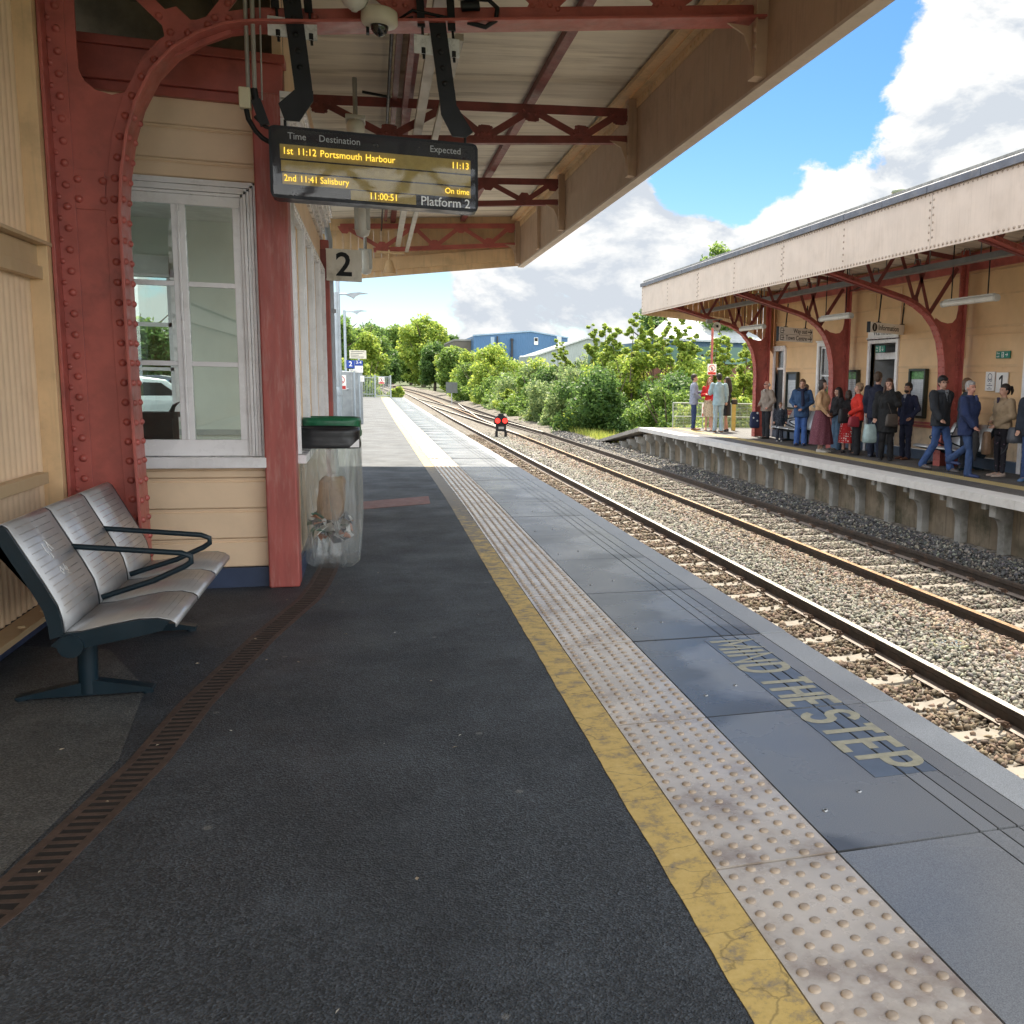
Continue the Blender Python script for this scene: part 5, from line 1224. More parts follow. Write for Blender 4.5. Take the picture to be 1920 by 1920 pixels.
# canopy of the opposite platform
rc = thing('canopy_opposite', 'pale riveted canopy over the opposite platform with red lattice brackets beneath', 'canopy', (10, 18, 4.6))
RX = 8.45; RE = 30.6; RB, RT = 3.775, 4.66
rz = lambda x: 4.44+.085*(WX-x)
g = MB(); g.box(RX-.018, RX, 1, RE, RB, RT); g.build('fascia', PALE, rc)
g = MB(); y = 1.5
for yy in np.arange(6, RE, .115): g.rivet((RX-.018, yy, RB+.05), (-1, 0, 0), .022, .7, 6); g.rivet((RX-.018, yy, RT-.03), (-1, 0, 0), .015, .7, 5)
for yj, dbl in ((30.45, 0), (27.65, 0), (24.9, 1), (22.1, 0), (19.25, 1), (16.4, 0), (13.5, 1), (10.7, 0)):
    for zz in np.arange(RB+.16, RT-.06, .115):
        g.rivet((RX-.018, yj+.05, zz), (-1, 0, 0), .019, .7, 6)
        if dbl: g.rivet((RX-.018, yj-.05, zz+.03), (-1, 0, 0), .019, .7, 6)
g.build('fascia_rivets', M('grimy_rivets', (.36, .29, .235), .5, .2, 20), rc, fix=False)
g = MB()
for yj in (24.9, 19.25, 13.5): g.box(RX-.0185, RX-.0181, yj-.004, yj+.004, RB, RT)
g.build('fascia_joint', M('dark_joint_paint', (.2, .16, .13), .7), rc)  # dark joint lines between the fascia sheets
LEAD = M('lead_flashing', (.13, .14, .17), .5, .2, 3, .2, 30, dirt=(.28, .26, .24), ds=4, da=.5)
g = MB(); y = 1.0
while y < RE:
    d = random.uniform(-.006, .006); g.prism([(RX-.075+d, y, RT+.002), (RX-.075+d, y, RT+.11), (RX+.06, y, RT+.18), (RX+.06, y, RT+.16), (RX-.05+d, y, RT+.002)], (0, min(1.38, RE-y), 0)); y += 1.4
g.build('flashing', LEAD, rc)
GRANR = M('gritty_roof_felt', (.30, .30, .28), .9, .3, 12, .6, 60)
g = MB(); g.box(RX+.02, RX+.14, 1, RE-.02, RT+.165, RT+.205); g.prism([(RX+.14, 1, RT+.16), (RX+.14, 1, RT+.19), (WX+.3, 1, 4.66), (WX+.3, 1, 4.63)], (0, Y1-1, 0)); g.prism([(RX+.14, Y1, RT+.16), (RX+.14, RE-.05, RT+.16), (WX-.4, Y1, 4.65)], (0, 0, .03)); g.build('roof_felt', GRANR, rc)
g = MB(); vs = []; fs = []; y = 1.0; k = 0
while y < 27.8:
    for X in (RX, 10, WX): vs.append((X, y, rz(X)+(.01 if k % 2 else -.01)))
    y += .045; k += 1
for i in range(k-1):
    for j in range(2): fs.append((i*3+j, i*3+j+1, (i+1)*3+j+1, (i+1)*3+j))
g.add(vs, fs, True); g.add([(RX, 27.8, rz(RX)), (RX, RE, rz(RX)), (WX-.3, 27.8, rz(WX-.3))], [(0, 1, 2)]); g.build('roof_sheet', SHEET, rc, fix=False)
# canted boarded end with a bracket-shaped bottom edge
g = MB(); A = Vector((RX, RE, 0)); B = Vector((11.92, 27.25, 0)); n_ = 26
edge = [(0, 3.78), (.35, 3.60), (.6, 3.46), (.75, 3.30), (.85, 3.08), (.92, 2.80), (.97, 2.45), (1.0, 1.8)]
ez = lambda t: float(np.interp(t, [a for a, b in edge], [b for a, b in edge]))
for i in range(n_):
    a, b = i/n_, (i+1)/n_-.004; p = A.lerp(B, a); q = A.lerp(B, b); nn = Vector((B.y-A.y, A.x-B.x, 0)).normalized()*-.03
    g.prism([(p.x, p.y, ez(a)), (q.x, q.y, ez(b)), (q.x, q.y, rz(q.x)-.01), (p.x, p.y, rz(p.x)-.01)], nn)
g.build('end_valance', M('ochre_valance_boards', (.42, .22, .09), .55, .1, 3, dirt=(.25, .13, .06), ds=3, da=.4), rc)
g = MB()
pts = [A.lerp(B, t)+Vector((0, -.05, ez(t)+.10)) for t in np.linspace(0, .82, 14)]; g.ribbon(pts, .20, .05, (0, 0, 1)); g.build('end_rail', CREAM2, rc)
ENDARCH = None
for Y in (27.35, 22.2, 17.2, 12.2, 7.2):
    lattice(rc, 'truss', Y, ((RX+.02, 4.55), (11.55, 4.22)), ((RX+.02, 3.80), (10.28, 3.36)), [(8.75, False), (9.15, True), (9.55, False), (10.05, True), (10.45, False)], .075, REDD, gus=.10, rv=False, chord=True)
    g = MB(); g.beam((10.45, Y-.012, 3.30), (10.75, Y-.012, 4.30), .012, .075); g.beam((10.80, Y-.012, 3.10), (11.42, Y-.012, 4.05), .012, .09); g.beam((10.80, Y-.012, 3.10), (10.42, Y-.012, 4.30), .012, .07); g.build('strut', REDD, rc)
g = MB()
for X in (9.2, 10.3): g.beam((X, 1, rz(X)-.06), (X, 27.6, rz(X)-.06), .09, .10)
g.build('purlins', REDD, rc)
g = MB(); g.box(9.95, 10.07, 6, 29, 3.80, 3.86); g.box(9.93, 9.95, 6, 29, 3.80, 3.90); g.box(10.07, 10.09, 6, 29, 3.80, 3.90)
for yy in np.arange(8, 28, 1.6): g.tube([(10.01, yy, 3.86), (10.01, yy, 4.45)], .01, 6); g.tube([(9.93, yy+.4, 3.95), (9.95, yy+.4, 4.05), (10.05, yy+.4, 4.05), (10.07, yy+.4, 3.95)], .012, 6)
g.build('cable_tray', M('grey_cable_tray', (.22, .235, .25), .45, .1, 4, metal=.4), rc)
g = MB(); g.tube([(9.3, 8, 4.2), (9.3, 26, 4.2)], .02, 6); g.tube([(11.3, 12, 3.95), (10.3, 17, 4.0), (11.5, 22, 3.98)], .012, 6); g.build('conduit', BLACKM, rc)
RARCH = [(11.19, 0), (11.19, .9), (11.185, 1.9), (11.16, 2.2), (11.08, 2.56), (10.93, 2.86), (10.73, 3.08), (10.50, 3.23), (10.28, 3.33), (9.55, 3.52), (8.50, 3.79)]
RCUT = [(11.50, 3.45), (11.495, 3.22), (11.46, 3.04), (11.38, 2.95), (11.26, 2.93), (11.10, 2.96), (10.97, 3.03)]
for Y, lb in ((27.35, 'furthest red riveted column at the end of the opposite canopy beside the old man'), (22.2, 'red riveted column on the opposite platform behind the woman in the maroon skirt'), (17.2, 'red riveted column on the opposite platform behind the boy in the black puffer jacket'), (12.2, 'nearest bracketed column of the opposite canopy at the right edge of the picture')):
    arch_n = normals(RARCH, -1)
    t = thing('canopy_column', lb, 'column', (11.4, Y, 0), 'riveted columns of the opposite canopy')
    column(t, Y, 11.60, -1, RARCH, 0, 4.40, RCUT, RED, None)
# lamps, signs and boards of the opposite platform
def tubelight(y0, y1, label):
    t = thing('strip_light', label, 'light', (10.2, (y0+y1)/2, 3.18), 'fluorescent tubes hanging under the opposite canopy')
    g = MB(); g.tube([(10.2, y0, 3.17), (10.2, y1, 3.17)], .055, 12); g.build('diffuser', LAMPW, t)
    g = MB(); g.tube([(10.2, y0-.03, 3.17), (10.2, y0+.03, 3.17)], .062, 12); g.tube([(10.2, y1-.03, 3.17), (10.2, y1+.03, 3.17)], .062, 12); g.box(10.17, 10.23, y0+.05, y1-.05, 3.222, 3.25); g.build('housing', M('lamp_end_caps', (.5, .49, .46), .5), t)
    for yy in (y0+.25, y1-.25): g = MB(); g.tube([(10.2, yy, 3.22), (10.2, yy, 4.5)], .012, 6); g.build('rod', BLACKM, t)
tubelight(14.15, 15.75, 'fluorescent tube light nearest the right edge of the picture')
tubelight(19.4, 20.9, 'fluorescent tube light between the two white hanging signs')
tubelight(24.4, 26.1, 'fluorescent tube light furthest along, beside the end column and horn speaker')
SGN = M('white_sign_face', (.84, .84, .82), .4, .04, 3); INK = M('black_sign_ink', (.012, .012, .014), .5)
def arrow(g, o, x, y, s, ang=0, mi=0):
    o = Vector(o); x = Vector(x).normalized(); y = Vector(y).normalized(); z = x.cross(y)
    def P(a, b): c_, s_ = math.cos(ang), math.sin(ang); return o + x*(a*c_-b*s_)*s + y*(a*s_+b*c_)*s
    for lp in ([(-1, -.14), (.55, -.14), (.55, .14), (-1, .14)], [(1, 0), (.25, .75), (-.05, .75), (.6, .0)], [(1, 0), (.6, 0), (-.05, -.75), (.25, -.75)]): g.prism([P(a, b) for a, b in lp], z*.001, mi=mi)
def frame_ring(g, o, x, y, w, h, t_, mi=0):
    o = Vector(o); x = Vector(x); y = Vector(y); z = x.cross(y)
    for a0, a1, b0, b1 in ((-w, w, h-t_, h), (-w, w, -h, -h+t_), (-w, -w+t_, -h, h)): g.prism([o+x*a0+y*b0, o+x*a1+y*b0, o+x*a1+y*b1, o+x*a0+y*b1], z*.001, mi=mi)
def ring(g, o, x, y, r0, r1, n=24, mi=0):
    o = Vector(o); x = Vector(x); y = Vector(y); z = x.cross(y)*.001; vs = []
    for i in range(n):
        a = 2*PI*i/n; d = x*math.cos(a)+y*math.sin(a); vs += [o+d*r0+z, o+d*r1+z]
    g.add(vs, [(2*i, 2*i+1, 2*((i+1) % n)+1, 2*((i+1) % n)) for i in range(n)], False, mi)
def disc(g, o, x, y, r, n=20, mi=0, off=.0008):
    o = Vector(o); x = Vector(x); y = Vector(y); z = x.cross(y)*off
    g.add([o+z+x*math.cos(2*PI*i/n)*r+y*math.sin(2*PI*i/n)*r for i in range(n)], [tuple(range(n))], False, mi)
def hangsign(pL, pR, z0, z1, label, ztop):
    pL = Vector((*pL, 0)); pR = Vector((*pR, 0)); x = (pR-pL).normalized(); nrm = Vector((x.y, -x.x, 0)); Lg = (pR-pL).length
    t = thing('hanging_sign', label, 'sign', ((pL.x+pR.x)/2, (pL.y+pR.y)/2, z0), 'white direction signs hanging under the opposite canopy')
    g = MB(); g.prism([pL+Vector((0, 0, z0)), pR+Vector((0, 0, z0)), pR+Vector((0, 0, z1)), pL+Vector((0, 0, z1))], -nrm*.08); g.build('board', SGN, t, bevel=.003)
    g = MB(); g.prism([pL-x*.012+Vector((0, 0, z0-.01)), pL+Vector((0, 0, z0-.01)), pL+Vector((0, 0, z1+.01)), pL-x*.012+Vector((0, 0, z1+.01))], -nrm*.09); g.build('edge_trim', BLACKM, t)
    for f in (.22, .80):
        g = MB(); q = pL.lerp(pR, f)-nrm*.04; g.tube([q+Vector((0, 0, z1)), q+Vector((.06, .03, ztop))], .017, 6); g.box(q.x-.05, q.x+.05, q.y-.03, q.y+.03, z1, z1+.02); g.build('hanger', BLACKM, t)
    return t, pL + nrm*.002, x, nrm, Lg
Zv = Vector((0, 0, 1))
t, o, x, nn, Lg = hangsign((10.26, 23.5), (11.5, 24.03), 2.765, 3.13, 'white hanging sign reading Way out and Town Centre with arrows', 3.75)
g = MB()
g.prism([o+Zv*2.944, o+x*Lg+Zv*2.944, o+x*Lg+Zv*2.950, o+Zv*2.950], nn*.001)
for s_, z in (('Way out', 3.04), ('Town Centre', 2.855)):
    put_text(g, s_, .165, o+x*(Lg-.24)+Zv*z, x, Zv, 'RIGHT', bold=.008, cond=.92, ext=.001); arrow(g, o+x*(Lg-.12)+Zv*z, x, Zv, .09)
    frame_ring(g, o+x*.12+Zv*z, x, Zv, .065, .07, .018); arrow(g, o+x*.15+Zv*z, x, Zv, .055)
g.build('lettering', INK, t, fix=False)
t, o, x, nn, Lg = hangsign((10.65, 19.3), (12.1, 19.98), 2.83, 3.05, 'white hanging sign reading Information with a black i symbol', 3.7)
g = MB(); put_text(g, 'Information', .17, o+x*.30+Zv*2.94, x, Zv, 'LEFT', bold=.008, cond=1.0, ext=.001); arrow(g, o+x*(Lg-.13)+Zv*2.94, x, Zv, .085, R(-45)); disc(g, o+x*.16+Zv*2.94, x, Zv, .095)
g.build('lettering', INK, t, fix=False)
g = MB(); put_text(g, 'i', .17, o+nn*.0015+x*.16+Zv*2.94, x, Zv, 'CENTER', bold=.02, ext=.001); g.build('symbol', SGN, t, fix=False)
def onwall(label, name, cat, ya, yb, z0, z1, face, frame=None, th=.03, group=None):
    """a board on the opposite building's wall; ya is the end further away (left in view)"""
    t = thing(name, label, cat, (WX-.03, (ya+yb)/2, z0), group); d = .045
    if frame:
        g = MB(); w_ = .055; g.box(WX-.13, WX-.03, ya-w_, ya, z0, z1); g.box(WX-.13, WX-.03, yb, yb+w_, z0, z1) if yb > ya else None
        a, b = min(ya, yb), max(ya, yb)
        g = MB(); g.box(WX-.12, WX-.021, a-w_, a, z0, z1); g.box(WX-.12, WX-.021, b, b+w_, z0, z1); g.box(WX-.12, WX-.021, a-w_, b+w_, z1, z1+w_); g.box(WX-.12, WX-.021, a-w_, b+w_, z0-w_, z0); g.build('frame', frame, t, bevel=.005)
        g = MB(); g.box(WX-.06, WX-.022, a, b, z0, z1); g.build('board', face, t); d = .061
    else:
        a, b = min(ya, yb), max(ya, yb); g = MB(); g.box(WX-.045, WX-.021, a, b, z0, z1); g.build('board', face, t); d = .046
    return t, WX-d
WY = Vector((0, -1, 0))
PAPER = M('poster_paper', (.60, .63, .66), .35, .12, 9, dirt=(.40, .45, .55), ds=14, da=.45)
POSTG = M('poster_green_header', (.12, .30, .10), .4, .5, 20); FRM = M('dark_green_frame', (.02, .028, .02), .35); POSTB = M('poster_slate_header', (.10, .13, .17), .4)
PGRP = 'framed poster boards on the opposite building'
def poster(label, ya, yb, z0, z1, head, side=None, lines=True):
    t, px = onwall(label, 'poster_board', 'poster board', ya, yb, z0, z1, PAPER, FRM, group=PGRP)
    a, b = min(ya, yb), max(ya, yb)
    g = MB(); g.box(px-.001, px-.0002, a, b, z1-.13*(z1-z0)-.05, z1); g.build('poster_header', head, t)
    if side: g = MB(); g.box(px-.001, px-.0002, b-.12, b, z0, z1-.13*(z1-z0)-.055); g.build('poster_side', side, t)
    g = MB()
    for i in range(16):
        zz = z1-.22*(z1-z0)-.05-i*(z1-z0)*.045
        if zz < z0+.03: break
        g.box(px-.0009, px-.0001, a+.05+.1*random.random(), b-(.16 if side else .06), zz, zz+.008)
    g.build('print_lines', M('print_grey', (.35, .38, .42), .6), t)
poster('framed poster with slate header beside the far door, behind the woman in the blue jacket', 26.2, 25.55, .95, 1.93, POSTB)
poster('framed poster with green header and green side strip between the column and the open door', 22.5, 21.9, .95, 1.97, POSTG, M('poster_green_strip', (.05, .20, .09), .4))
poster('large framed poster with dark green header behind the bearded man', 19.33, 18.74, .98, 1.98, POSTG)
t, px = onwall('white station nameboard above the open door, half hidden by the information sign', 'nameboard', 'sign', 21.5, 20.05, 2.78, 3.02, SGN)
g = MB(); put_text(g, 'Warminster', .20, (px-.001, 20.75, 2.92), WY, Zv, bold=.006, cond=.95); g.build('lettering', INK, t, fix=False)
g = MB(); g.box(WX-.05, WX-.021, 20.03, 21.52, 2.745, 2.779); g.build('stripe', M('plum_stripe', (.09, .03, .05), .5), t)
EXG = M('exit_sign_green', (.0, .19, .13), .4)
def exitsign(label, ya, yb, z0, z1, down, grp='green emergency exit signs on the opposite building'):
    t, px = onwall(label, 'exit_sign', 'sign', ya, yb, z0, z1, EXG, group=grp)
    g = MB(); a, b = max(ya, yb), min(ya, yb); w_ = a-b; h = z1-z0; zc = (z0+z1)/2
    put_text(g, 'Fire', h*.42, (px-.001, a-w_*.05, zc+h*.2), WY, Zv, 'LEFT', bold=.01); put_text(g, 'exit', h*.42, (px-.001, a-w_*.05, zc-h*.22), WY, Zv, 'LEFT', bold=.01)
    g.box(px-.0015, px-.0005, a-w_*.58, a-w_*.42, z0+h*.12, z1-h*.12); arrow(g, (px-.001, a-w_*.78, zc), WY, Zv, h*.32, R(-90) if down else 0)
    g.build('symbols', SGN, t, fix=False)
    g = MB(); g.ell((px-.003, a-w_*.5, zc+h*.2), (.002, .02, .02), 8); g.tube([(px-.003, a-w_*.5, zc+h*.12), (px-.003, a-w_*.53, zc-h*.1), (px-.003, a-w_*.48, zc-h*.3)], .009, 4); g.build('running_figure', EXG, t, fix=False)
WXs = WX; WX = 11.80
exitsign('small green fire exit sign over the open door with its arrow down', 21.0, 20.55, 2.44, 2.60, True)
WX = WXs
exitsign('small green fire exit sign on the blank wall with its arrow to the side', 16.27, 15.84, 2.22, 2.36, False)
t, px = onwall('white camera notice on the wall next to the number 1 sign', 'camera_notice', 'sign', 16.56, 16.27, 1.58, 1.96, SGN)
g = MB(); ring(g, (px-.001, 16.415, 1.86), WY, Zv, .055, .07, 16)
for q in (-.04, .04): ring(g, (px-.001, 16.415+q, 1.79), WY, Zv, .018, .032, 12)
for i, w_ in enumerate((.03, .09, .03, .08)): g.box(px-.0015, px-.0005, 16.415-w_, 16.415+w_, 1.715-i*.035, 1.728-i*.035)
g.build('print', M('notice_print', (.10, .12, .18), .6), t, fix=False)
t, px = onwall('white sign with black number 1 behind the woman in the beige bomber jacket', 'platform_number_sign', 'sign', 16.22, 15.86, 1.55, 1.945, SGN)
g = MB(); g.box(px-.0015, px-.0004, 16.005, 16.05, 1.61, 1.89); g.prism([(px-.0004, 16.05, 1.89), (px-.0004, 16.05, 1.83), (px-.0004, 16.12, 1.79), (px-.0004, 16.12, 1.835)], (-.001, 0, 0)); g.build('numeral', INK, t, fix=False)
hs_ = thing('horn_speaker', 'white round horn loudspeaker under the far corner of the opposite canopy', 'loudspeaker', (9.8, 27.0, 3.28))
g = MB(); q = Vector((-.5, -.85, -.1)).to_track_quat('Z', 'Y').to_matrix(); vs = []; fs = []
for r_, z_ in ((.05, -.14), (.06, -.04), (.11, .06), (.13, .08), (.10, .06), (.05, -.02), (.0, -.02)):
    for j in range(16): vs.append(Vector((9.79, 27.0, 3.29)) + q @ Vector((r_*math.cos(2*PI*j/16), r_*math.sin(2*PI*j/16), z_)))
for i in range(6):
    for j in range(16): fs.append((i*16+j, i*16+(j+1) % 16, (i+1)*16+(j+1) % 16, (i+1)*16+j))
g.add(vs, fs, True); g.build('horn', CAMW, hs_)
g = MB(); g.ell((9.79, 27.01, 3.29), (.04, .04, .04), 8); g.tube([(9.82, 27.05, 3.35), (9.9, 27.1, 3.5)], .02, 6); g.build('driver', BLACKM, hs_)
g = MB(); g.box(9.45, 9.62, 26.95, 27.1, 3.36, 3.48); g.tube([(9.45, 27.02, 3.46), (9.95, 27.02, 3.50)], .018, 6); g.build('bracket', GREYP, hs_)
vt = thing('roof_vent', 'small green louvred roof vent showing above the opposite canopy', 'vent', (12.5, 21.5, 5.98))
g = MB(); g.lathe([(.16, -.02), (.16, .12), (.19, .14), (.19, .18), (.16, .19), (.16, .25), (.20, .27), (.20, .31), (.16, .32), (.16, .37), (.21, .39), (.20, .44), (.10, .48), (.0, .49)], (12.5, 21.5, 5.98), 16); g.build('cowl', M('verdigris_vent', (.16, .20, .15), .6, .15, 8), vt)
# benches of the opposite platform
for (yy, lb) in ((16.75, 'steel bench by the opposite wall behind the walking older woman'), (24.35, 'steel bench by the opposite wall behind the woman in the blue jacket')):
    c = copy_tree(bt); c.location = (11.33, yy, 0); c.rotation_euler = (0, 0, PI); c['label'] = lb; c['group'] = 'steel benches on the platforms'
    for ch in kids(c):
        if ch.name.startswith('scratched'): bpy.data.objects.remove(ch)
bt['group'] = 'steel benches on the platforms'
# fence across the end of the opposite platform
GALG = M('pale_green_galvanised', (.34, .38, .33), .5, .1, 5)
fe = thing('mesh_fence', 'low galvanised tube fence with horizontal wires across the end of the opposite platform', 'fence', (11.4, 32.3, 0))
g = MB()
for X in (10.12, 11.25, 12.35, 14.0): g.tube([(X, 32.3, -.1), (X, 32.3, .88)], .024, 8)
g.tube([(10.12, 32.3, .88), (14, 32.3, .88)], .024, 8); g.tube([(10.12, 32.3, .40), (14, 32.3, .40)], .018, 8); g.build('frame', GALG, fe)
g = MB()
for i in range(16): g.tube([(10.12, 32.3, .03+i*.052), (14, 32.3, .03+i*.052)], .0045, 4)
for i in range(14): g.tube([(10.25+i*.27, 32.3, .0), (10.25+i*.27, 32.3, .87)], .004, 4)
g.build('wires', GALG, fe)
REDI = M('prohibition_red', (.50, .03, .025), .4); 
def nopass(x, y, z, w, h, label, band=True, group='no passing signs by the lines'):
    t = thing('warning_sign', label, 'sign', (x, y, z), group)
    g = MB(); g.box(x-w/2, x+w/2, y, y+.012, z, z+h); g.build('board', SGN, t)
    g = MB(); X = Vector((1, 0, 0)); r_ = w*.38; c = Vector((x, y-.001, z+h-w*.48)); ring(g, c, X, Zv, r_*.82, r_, 24)
    a = Vector((.707, 0, -.707)); b = Vector((.707, 0, .707)); g.prism([c-a*r_*.9-b*.09*r_+Vector((0, -.0012, 0)), c+a*r_*.9-b*.09*r_+Vector((0, -.0012, 0)), c+a*r_*.9+b*.09*r_+Vector((0, -.0012, 0)), c-a*r_*.9+b*.09*r_+Vector((0, -.0012, 0))], (0, -.0006, 0))
    if band: g.box(x-w*.45, x+w*.45, y-.002, y-.0004, z+h*.03, z+h*.26)
    g.build('red_marks', REDI, t, fix=False)
    g = MB(); g.ell(c+Vector((-.05*r_, -.001, .45*r_)), (.14*r_, .001, .14*r_), 8); g.tube([c+Vector((0, -.001, .3*r_)), c+Vector((-.05*r_, -.001, -.1*r_)), c+Vector((.25*r_, -.001, -.6*r_))], .08*r_, 4); g.tube([c+Vector((-.05*r_, -.001, -.1*r_)), c+Vector((-.3*r_, -.001, -.6*r_))], .08*r_, 4); g.tube([c+Vector((-.35*r_, -.001, .05*r_)), c+Vector((0, -.001, .25*r_)), c+Vector((.35*r_, -.001, .0))], .06*r_, 4); g.build('walking_figure', INK, t, fix=False)
    return t
t = nopass(11.8, 33.0, 1.90, .34, .40, 'white no passing sign on the red pole behind the group at the platform end')
g = MB(); g.tube([(11.8, 33.05, -.2), (11.8, 33.05, 3.6)], .045, 10); tag(g.build('red_post', M('faded_red_post', (.36, .10, .085), .5), origin=(11.8, 33.05, -.2)), 'slim faded red post carrying the white sign behind the group', 'post')
nopass(11.36, 32.26, .40, .34, .47, 'white and red no passing sign low on the wire fence behind the group')
yp = MB(); yp.box(11.72, 11.86, 30.6, 30.68, 0, 1.12); tag(yp.build('yellow_post', M('dull_yellow_post', (.42, .33, .09), .6), origin=(11.8, 30.64, 0), bevel=.01), 'dull yellow post beside the far red column', 'post')

# ---------------------------------------------------------------- ground signal
sg = thing('ground_signal', 'small black ground signal with two red lights lit between the tracks', 'signal', (5.35, 42.5, -1.0))
sx_, sy_ = 5.35, 42.5
g = MB(); g.prism([(sx_-.29, sy_, -.42), (sx_+.29, sy_, -.42), (sx_+.31, sy_, -.25), (sx_+.24, sy_, -.10), (sx_+.12, sy_, -.02), (sx_+.09, sy_, .06), (sx_-.09, sy_, .06), (sx_-.12, sy_, -.02), (sx_-.24, sy_, -.10), (sx_-.31, sy_, -.25)], (0, .22, 0)); g.box(sx_-.22, sx_+.22, sy_+.02, sy_+.2, -.72, -.421); g.build('case', BLACKM, sg, bevel=.01)
g = MB(); g.box(sx_-.25, sx_-.15, sy_, sy_+.2, -1.05, -.72); g.box(sx_+.15, sx_+.25, sy_, sy_+.2, -1.05, -.72); g.build('stand', BLACKM, sg)
for q in (-.16, .16):
    g = MB(); g.lathe([(.0, .0), (.105, .0), (.115, -.0)], (0, 0, 0), 16); vs = [(sx_+q+a, sy_-.012, -.25+b) for a, b, c in g.v]; f = MB(); f.add(vs, g.f); f.build('lamp', emit('red_signal_lamp', (1, .03, .02), .7), sg)
    g = MB(); g.tube([(sx_+q, sy_-.10, -.25), (sx_+q, sy_, -.25)], .125, 16, caps=False); g.build('hood', BLACKM, sg, fix=False)
g = MB(); g.box(sx_-.12, sx_+.12, sy_+.012, sy_+.0195, -.62, -.52); g.build('plate', M('signal_plate', (.3, .3, .28), .6), sg)
sd = thing('trackside_board', 'small dark square board on a post beside the far bushes', 'sign', (7.6, 100, -1.0))
g = MB(); g.box(7.0, 8.15, 100, 100.05, 0, 1.1); g.build('board', M('dark_board_back', (.10, .11, .11), .6), sd); g = MB(); g.tube([(7.58, 100.1, -1.2), (7.58, 100.1, 1.0)], .06, 6); g.build('post', GALV, sd)

# ---------------------------------------------------------------- far end of platform 2
LPG = M('lamp_post_grey', (.36, .42, .47), .45, .08, 5, metal=.2)
def lamp(x, y, h, label, thick, pivot):
    t = thing('lamp_post', label, 'lamp post', (x, y, 0), 'grey lamp posts along platform 2')
    g = MB(); g.tube([(x, y, 0), (x, y, h)], thick, 12)
    if pivot: g.tube([(x-.01, y, 0), (x-.01, y, 1.05)], thick*1.55, 12); g.lathe([(thick*1.55, 1.05), (thick*1.8, 1.10), (thick*1.0, 1.3)], (x-.01, y, 0), 12); g.tube([(x+.075, y+.02, 1.1), (x+.075, y+.02, h+1.7)], thick*.62, 10)
    g.build('post', LPG, t)
    g = MB(); g.tube([(x, y, h-.05), (x+.30, y, h-.03)], .022, 8); g.build('arm', LPG, t)
    g = MB(); z = h-.03; g.prism([(x+.26, y-.09, z-.02), (x+.40, y-.09, z-.07), (x+.47, y-.09, z-.12), (x+.50, y-.09, z-.06), (x+.62, y-.09, z+.01), (x+.84, y-.09, z+.03), (x+.62, y-.09, z+.055), (x+.40, y-.09, z+.03)], (0, .18, 0)); g.build('lantern', M('lantern_grey', (.30, .34, .38), .4, metal=.3), t, bevel=.01)
lamp(-.93, 27, 3.76, 'nearer and thicker hinged grey lamp post below the number 2 sign', .085, True)
lamp(-1.04, 40, 4.12, 'further and thinner grey lamp post behind the hinged one', .05, False)
GATEC = M('grey_palisade', (.34, .38, .39), .5, .12, 6, metal=.3)
pf = thing('palisade_fence', 'grey steel palisade fence along the back of platform 2', 'fence', (-1.3, 32, 0), 'grey palisade fences at the far end of platform 2')
g = MB(); y = 21.0
while y < 73:
    X = -1.52 + .010*(y-21)
    g.prism([(X, y, .05), (X, y+.07, .05), (X, y+.07, 1.72), (X, y+.035, 1.80), (X, y, 1.72)], (.02, 0, 0)); y += .17 if y < 36 else .32
g.build('pales', GATEC, pf)
g = MB(); g.beam((-1.49, 21, 1.45), (-.97, 73, 1.45), .04, .05); g.beam((-1.49, 21, .35), (-.97, 73, .35), .04, .05)
for y in np.arange(21, 73, 2.7): X = -1.48+.010*(y-21); g.box(X, X+.10, y, y+.06, 0, 1.75)
g.build('rails', GATEC, pf)
lk = thing('equipment_cabinet', 'tall grey steel cabinet behind the lamp post at the back of platform 2', 'cabinet', (-.75, 33.5, 0))
g = MB(); g.box(-1.0, -.36, 33.4, 34.1, 0, 1.72); g.build('body', M('cabinet_grey', (.30, .33, .35), .45, metal=.3), lk, bevel=.01)
g = MB(); g.box(-.71, -.69, 33.39, 33.4, .05, 1.68); g.tube([(-.86, 33.36, 1.15), (-.80, 33.36, 1.15)], .03, 6); g.build('door_edge', GALV, lk)
nopass(-.93, 30.0, 1.18, .30, .43, 'white no passing sign with red band fixed behind the hinged lamp post')
BLUS = M('blue_sign', (.008, .05, .30), .4); 
def platesign(x0, x1, z0, z1, y, mat, label, texts, group=None, post=None, name='platform_sign'):
    t = thing(name, label, 'sign', ((x0+x1)/2, y, z0), group)
    g = MB(); g.box(x0, x1, y, y+.015, z0, z1); g.build('board', mat, t)
    for s_, x, z, sz, m_ in texts:
        g = MB(); put_text(g, s_, sz, (x, y-.002, z), (1, 0, 0), (0, 0, 1), bold=.01); g.build('lettering', m_, t, fix=False)
    if post: g = MB(); g.tube([(x, y+.03, 0) for x in (post,)] + [(post, y+.03, z1)], .028, 8); g.build('post', LPG, t)
    return t
platesign(-.84, -.585, 1.83, 2.09, 33, BLUS, 'dark blue square sign with white number 2 at the far end of platform 2', [('2', -.71, 1.965, .22, SGN)], post=-.60)
platesign(-.58, -.33, 1.92, 2.09, 33.02, BLUS, 'blue sign reading 3-4 next to the blue number 2 sign', [('3-4', -.455, 2.02, .13, SGN)])
platesign(-.58, -.33, 1.70, 1.915, 33.02, SGN, 'small white sign with a black mark under the blue 3-4 sign', [('!', -.38, 1.81, .12, INK)])
platesign(-.76, -.50, 1.74, 1.80, 32.98, SGN, 'thin white strip sign below the blue number 2 sign', [('Platform 2', -.63, 1.77, .045, INK)])
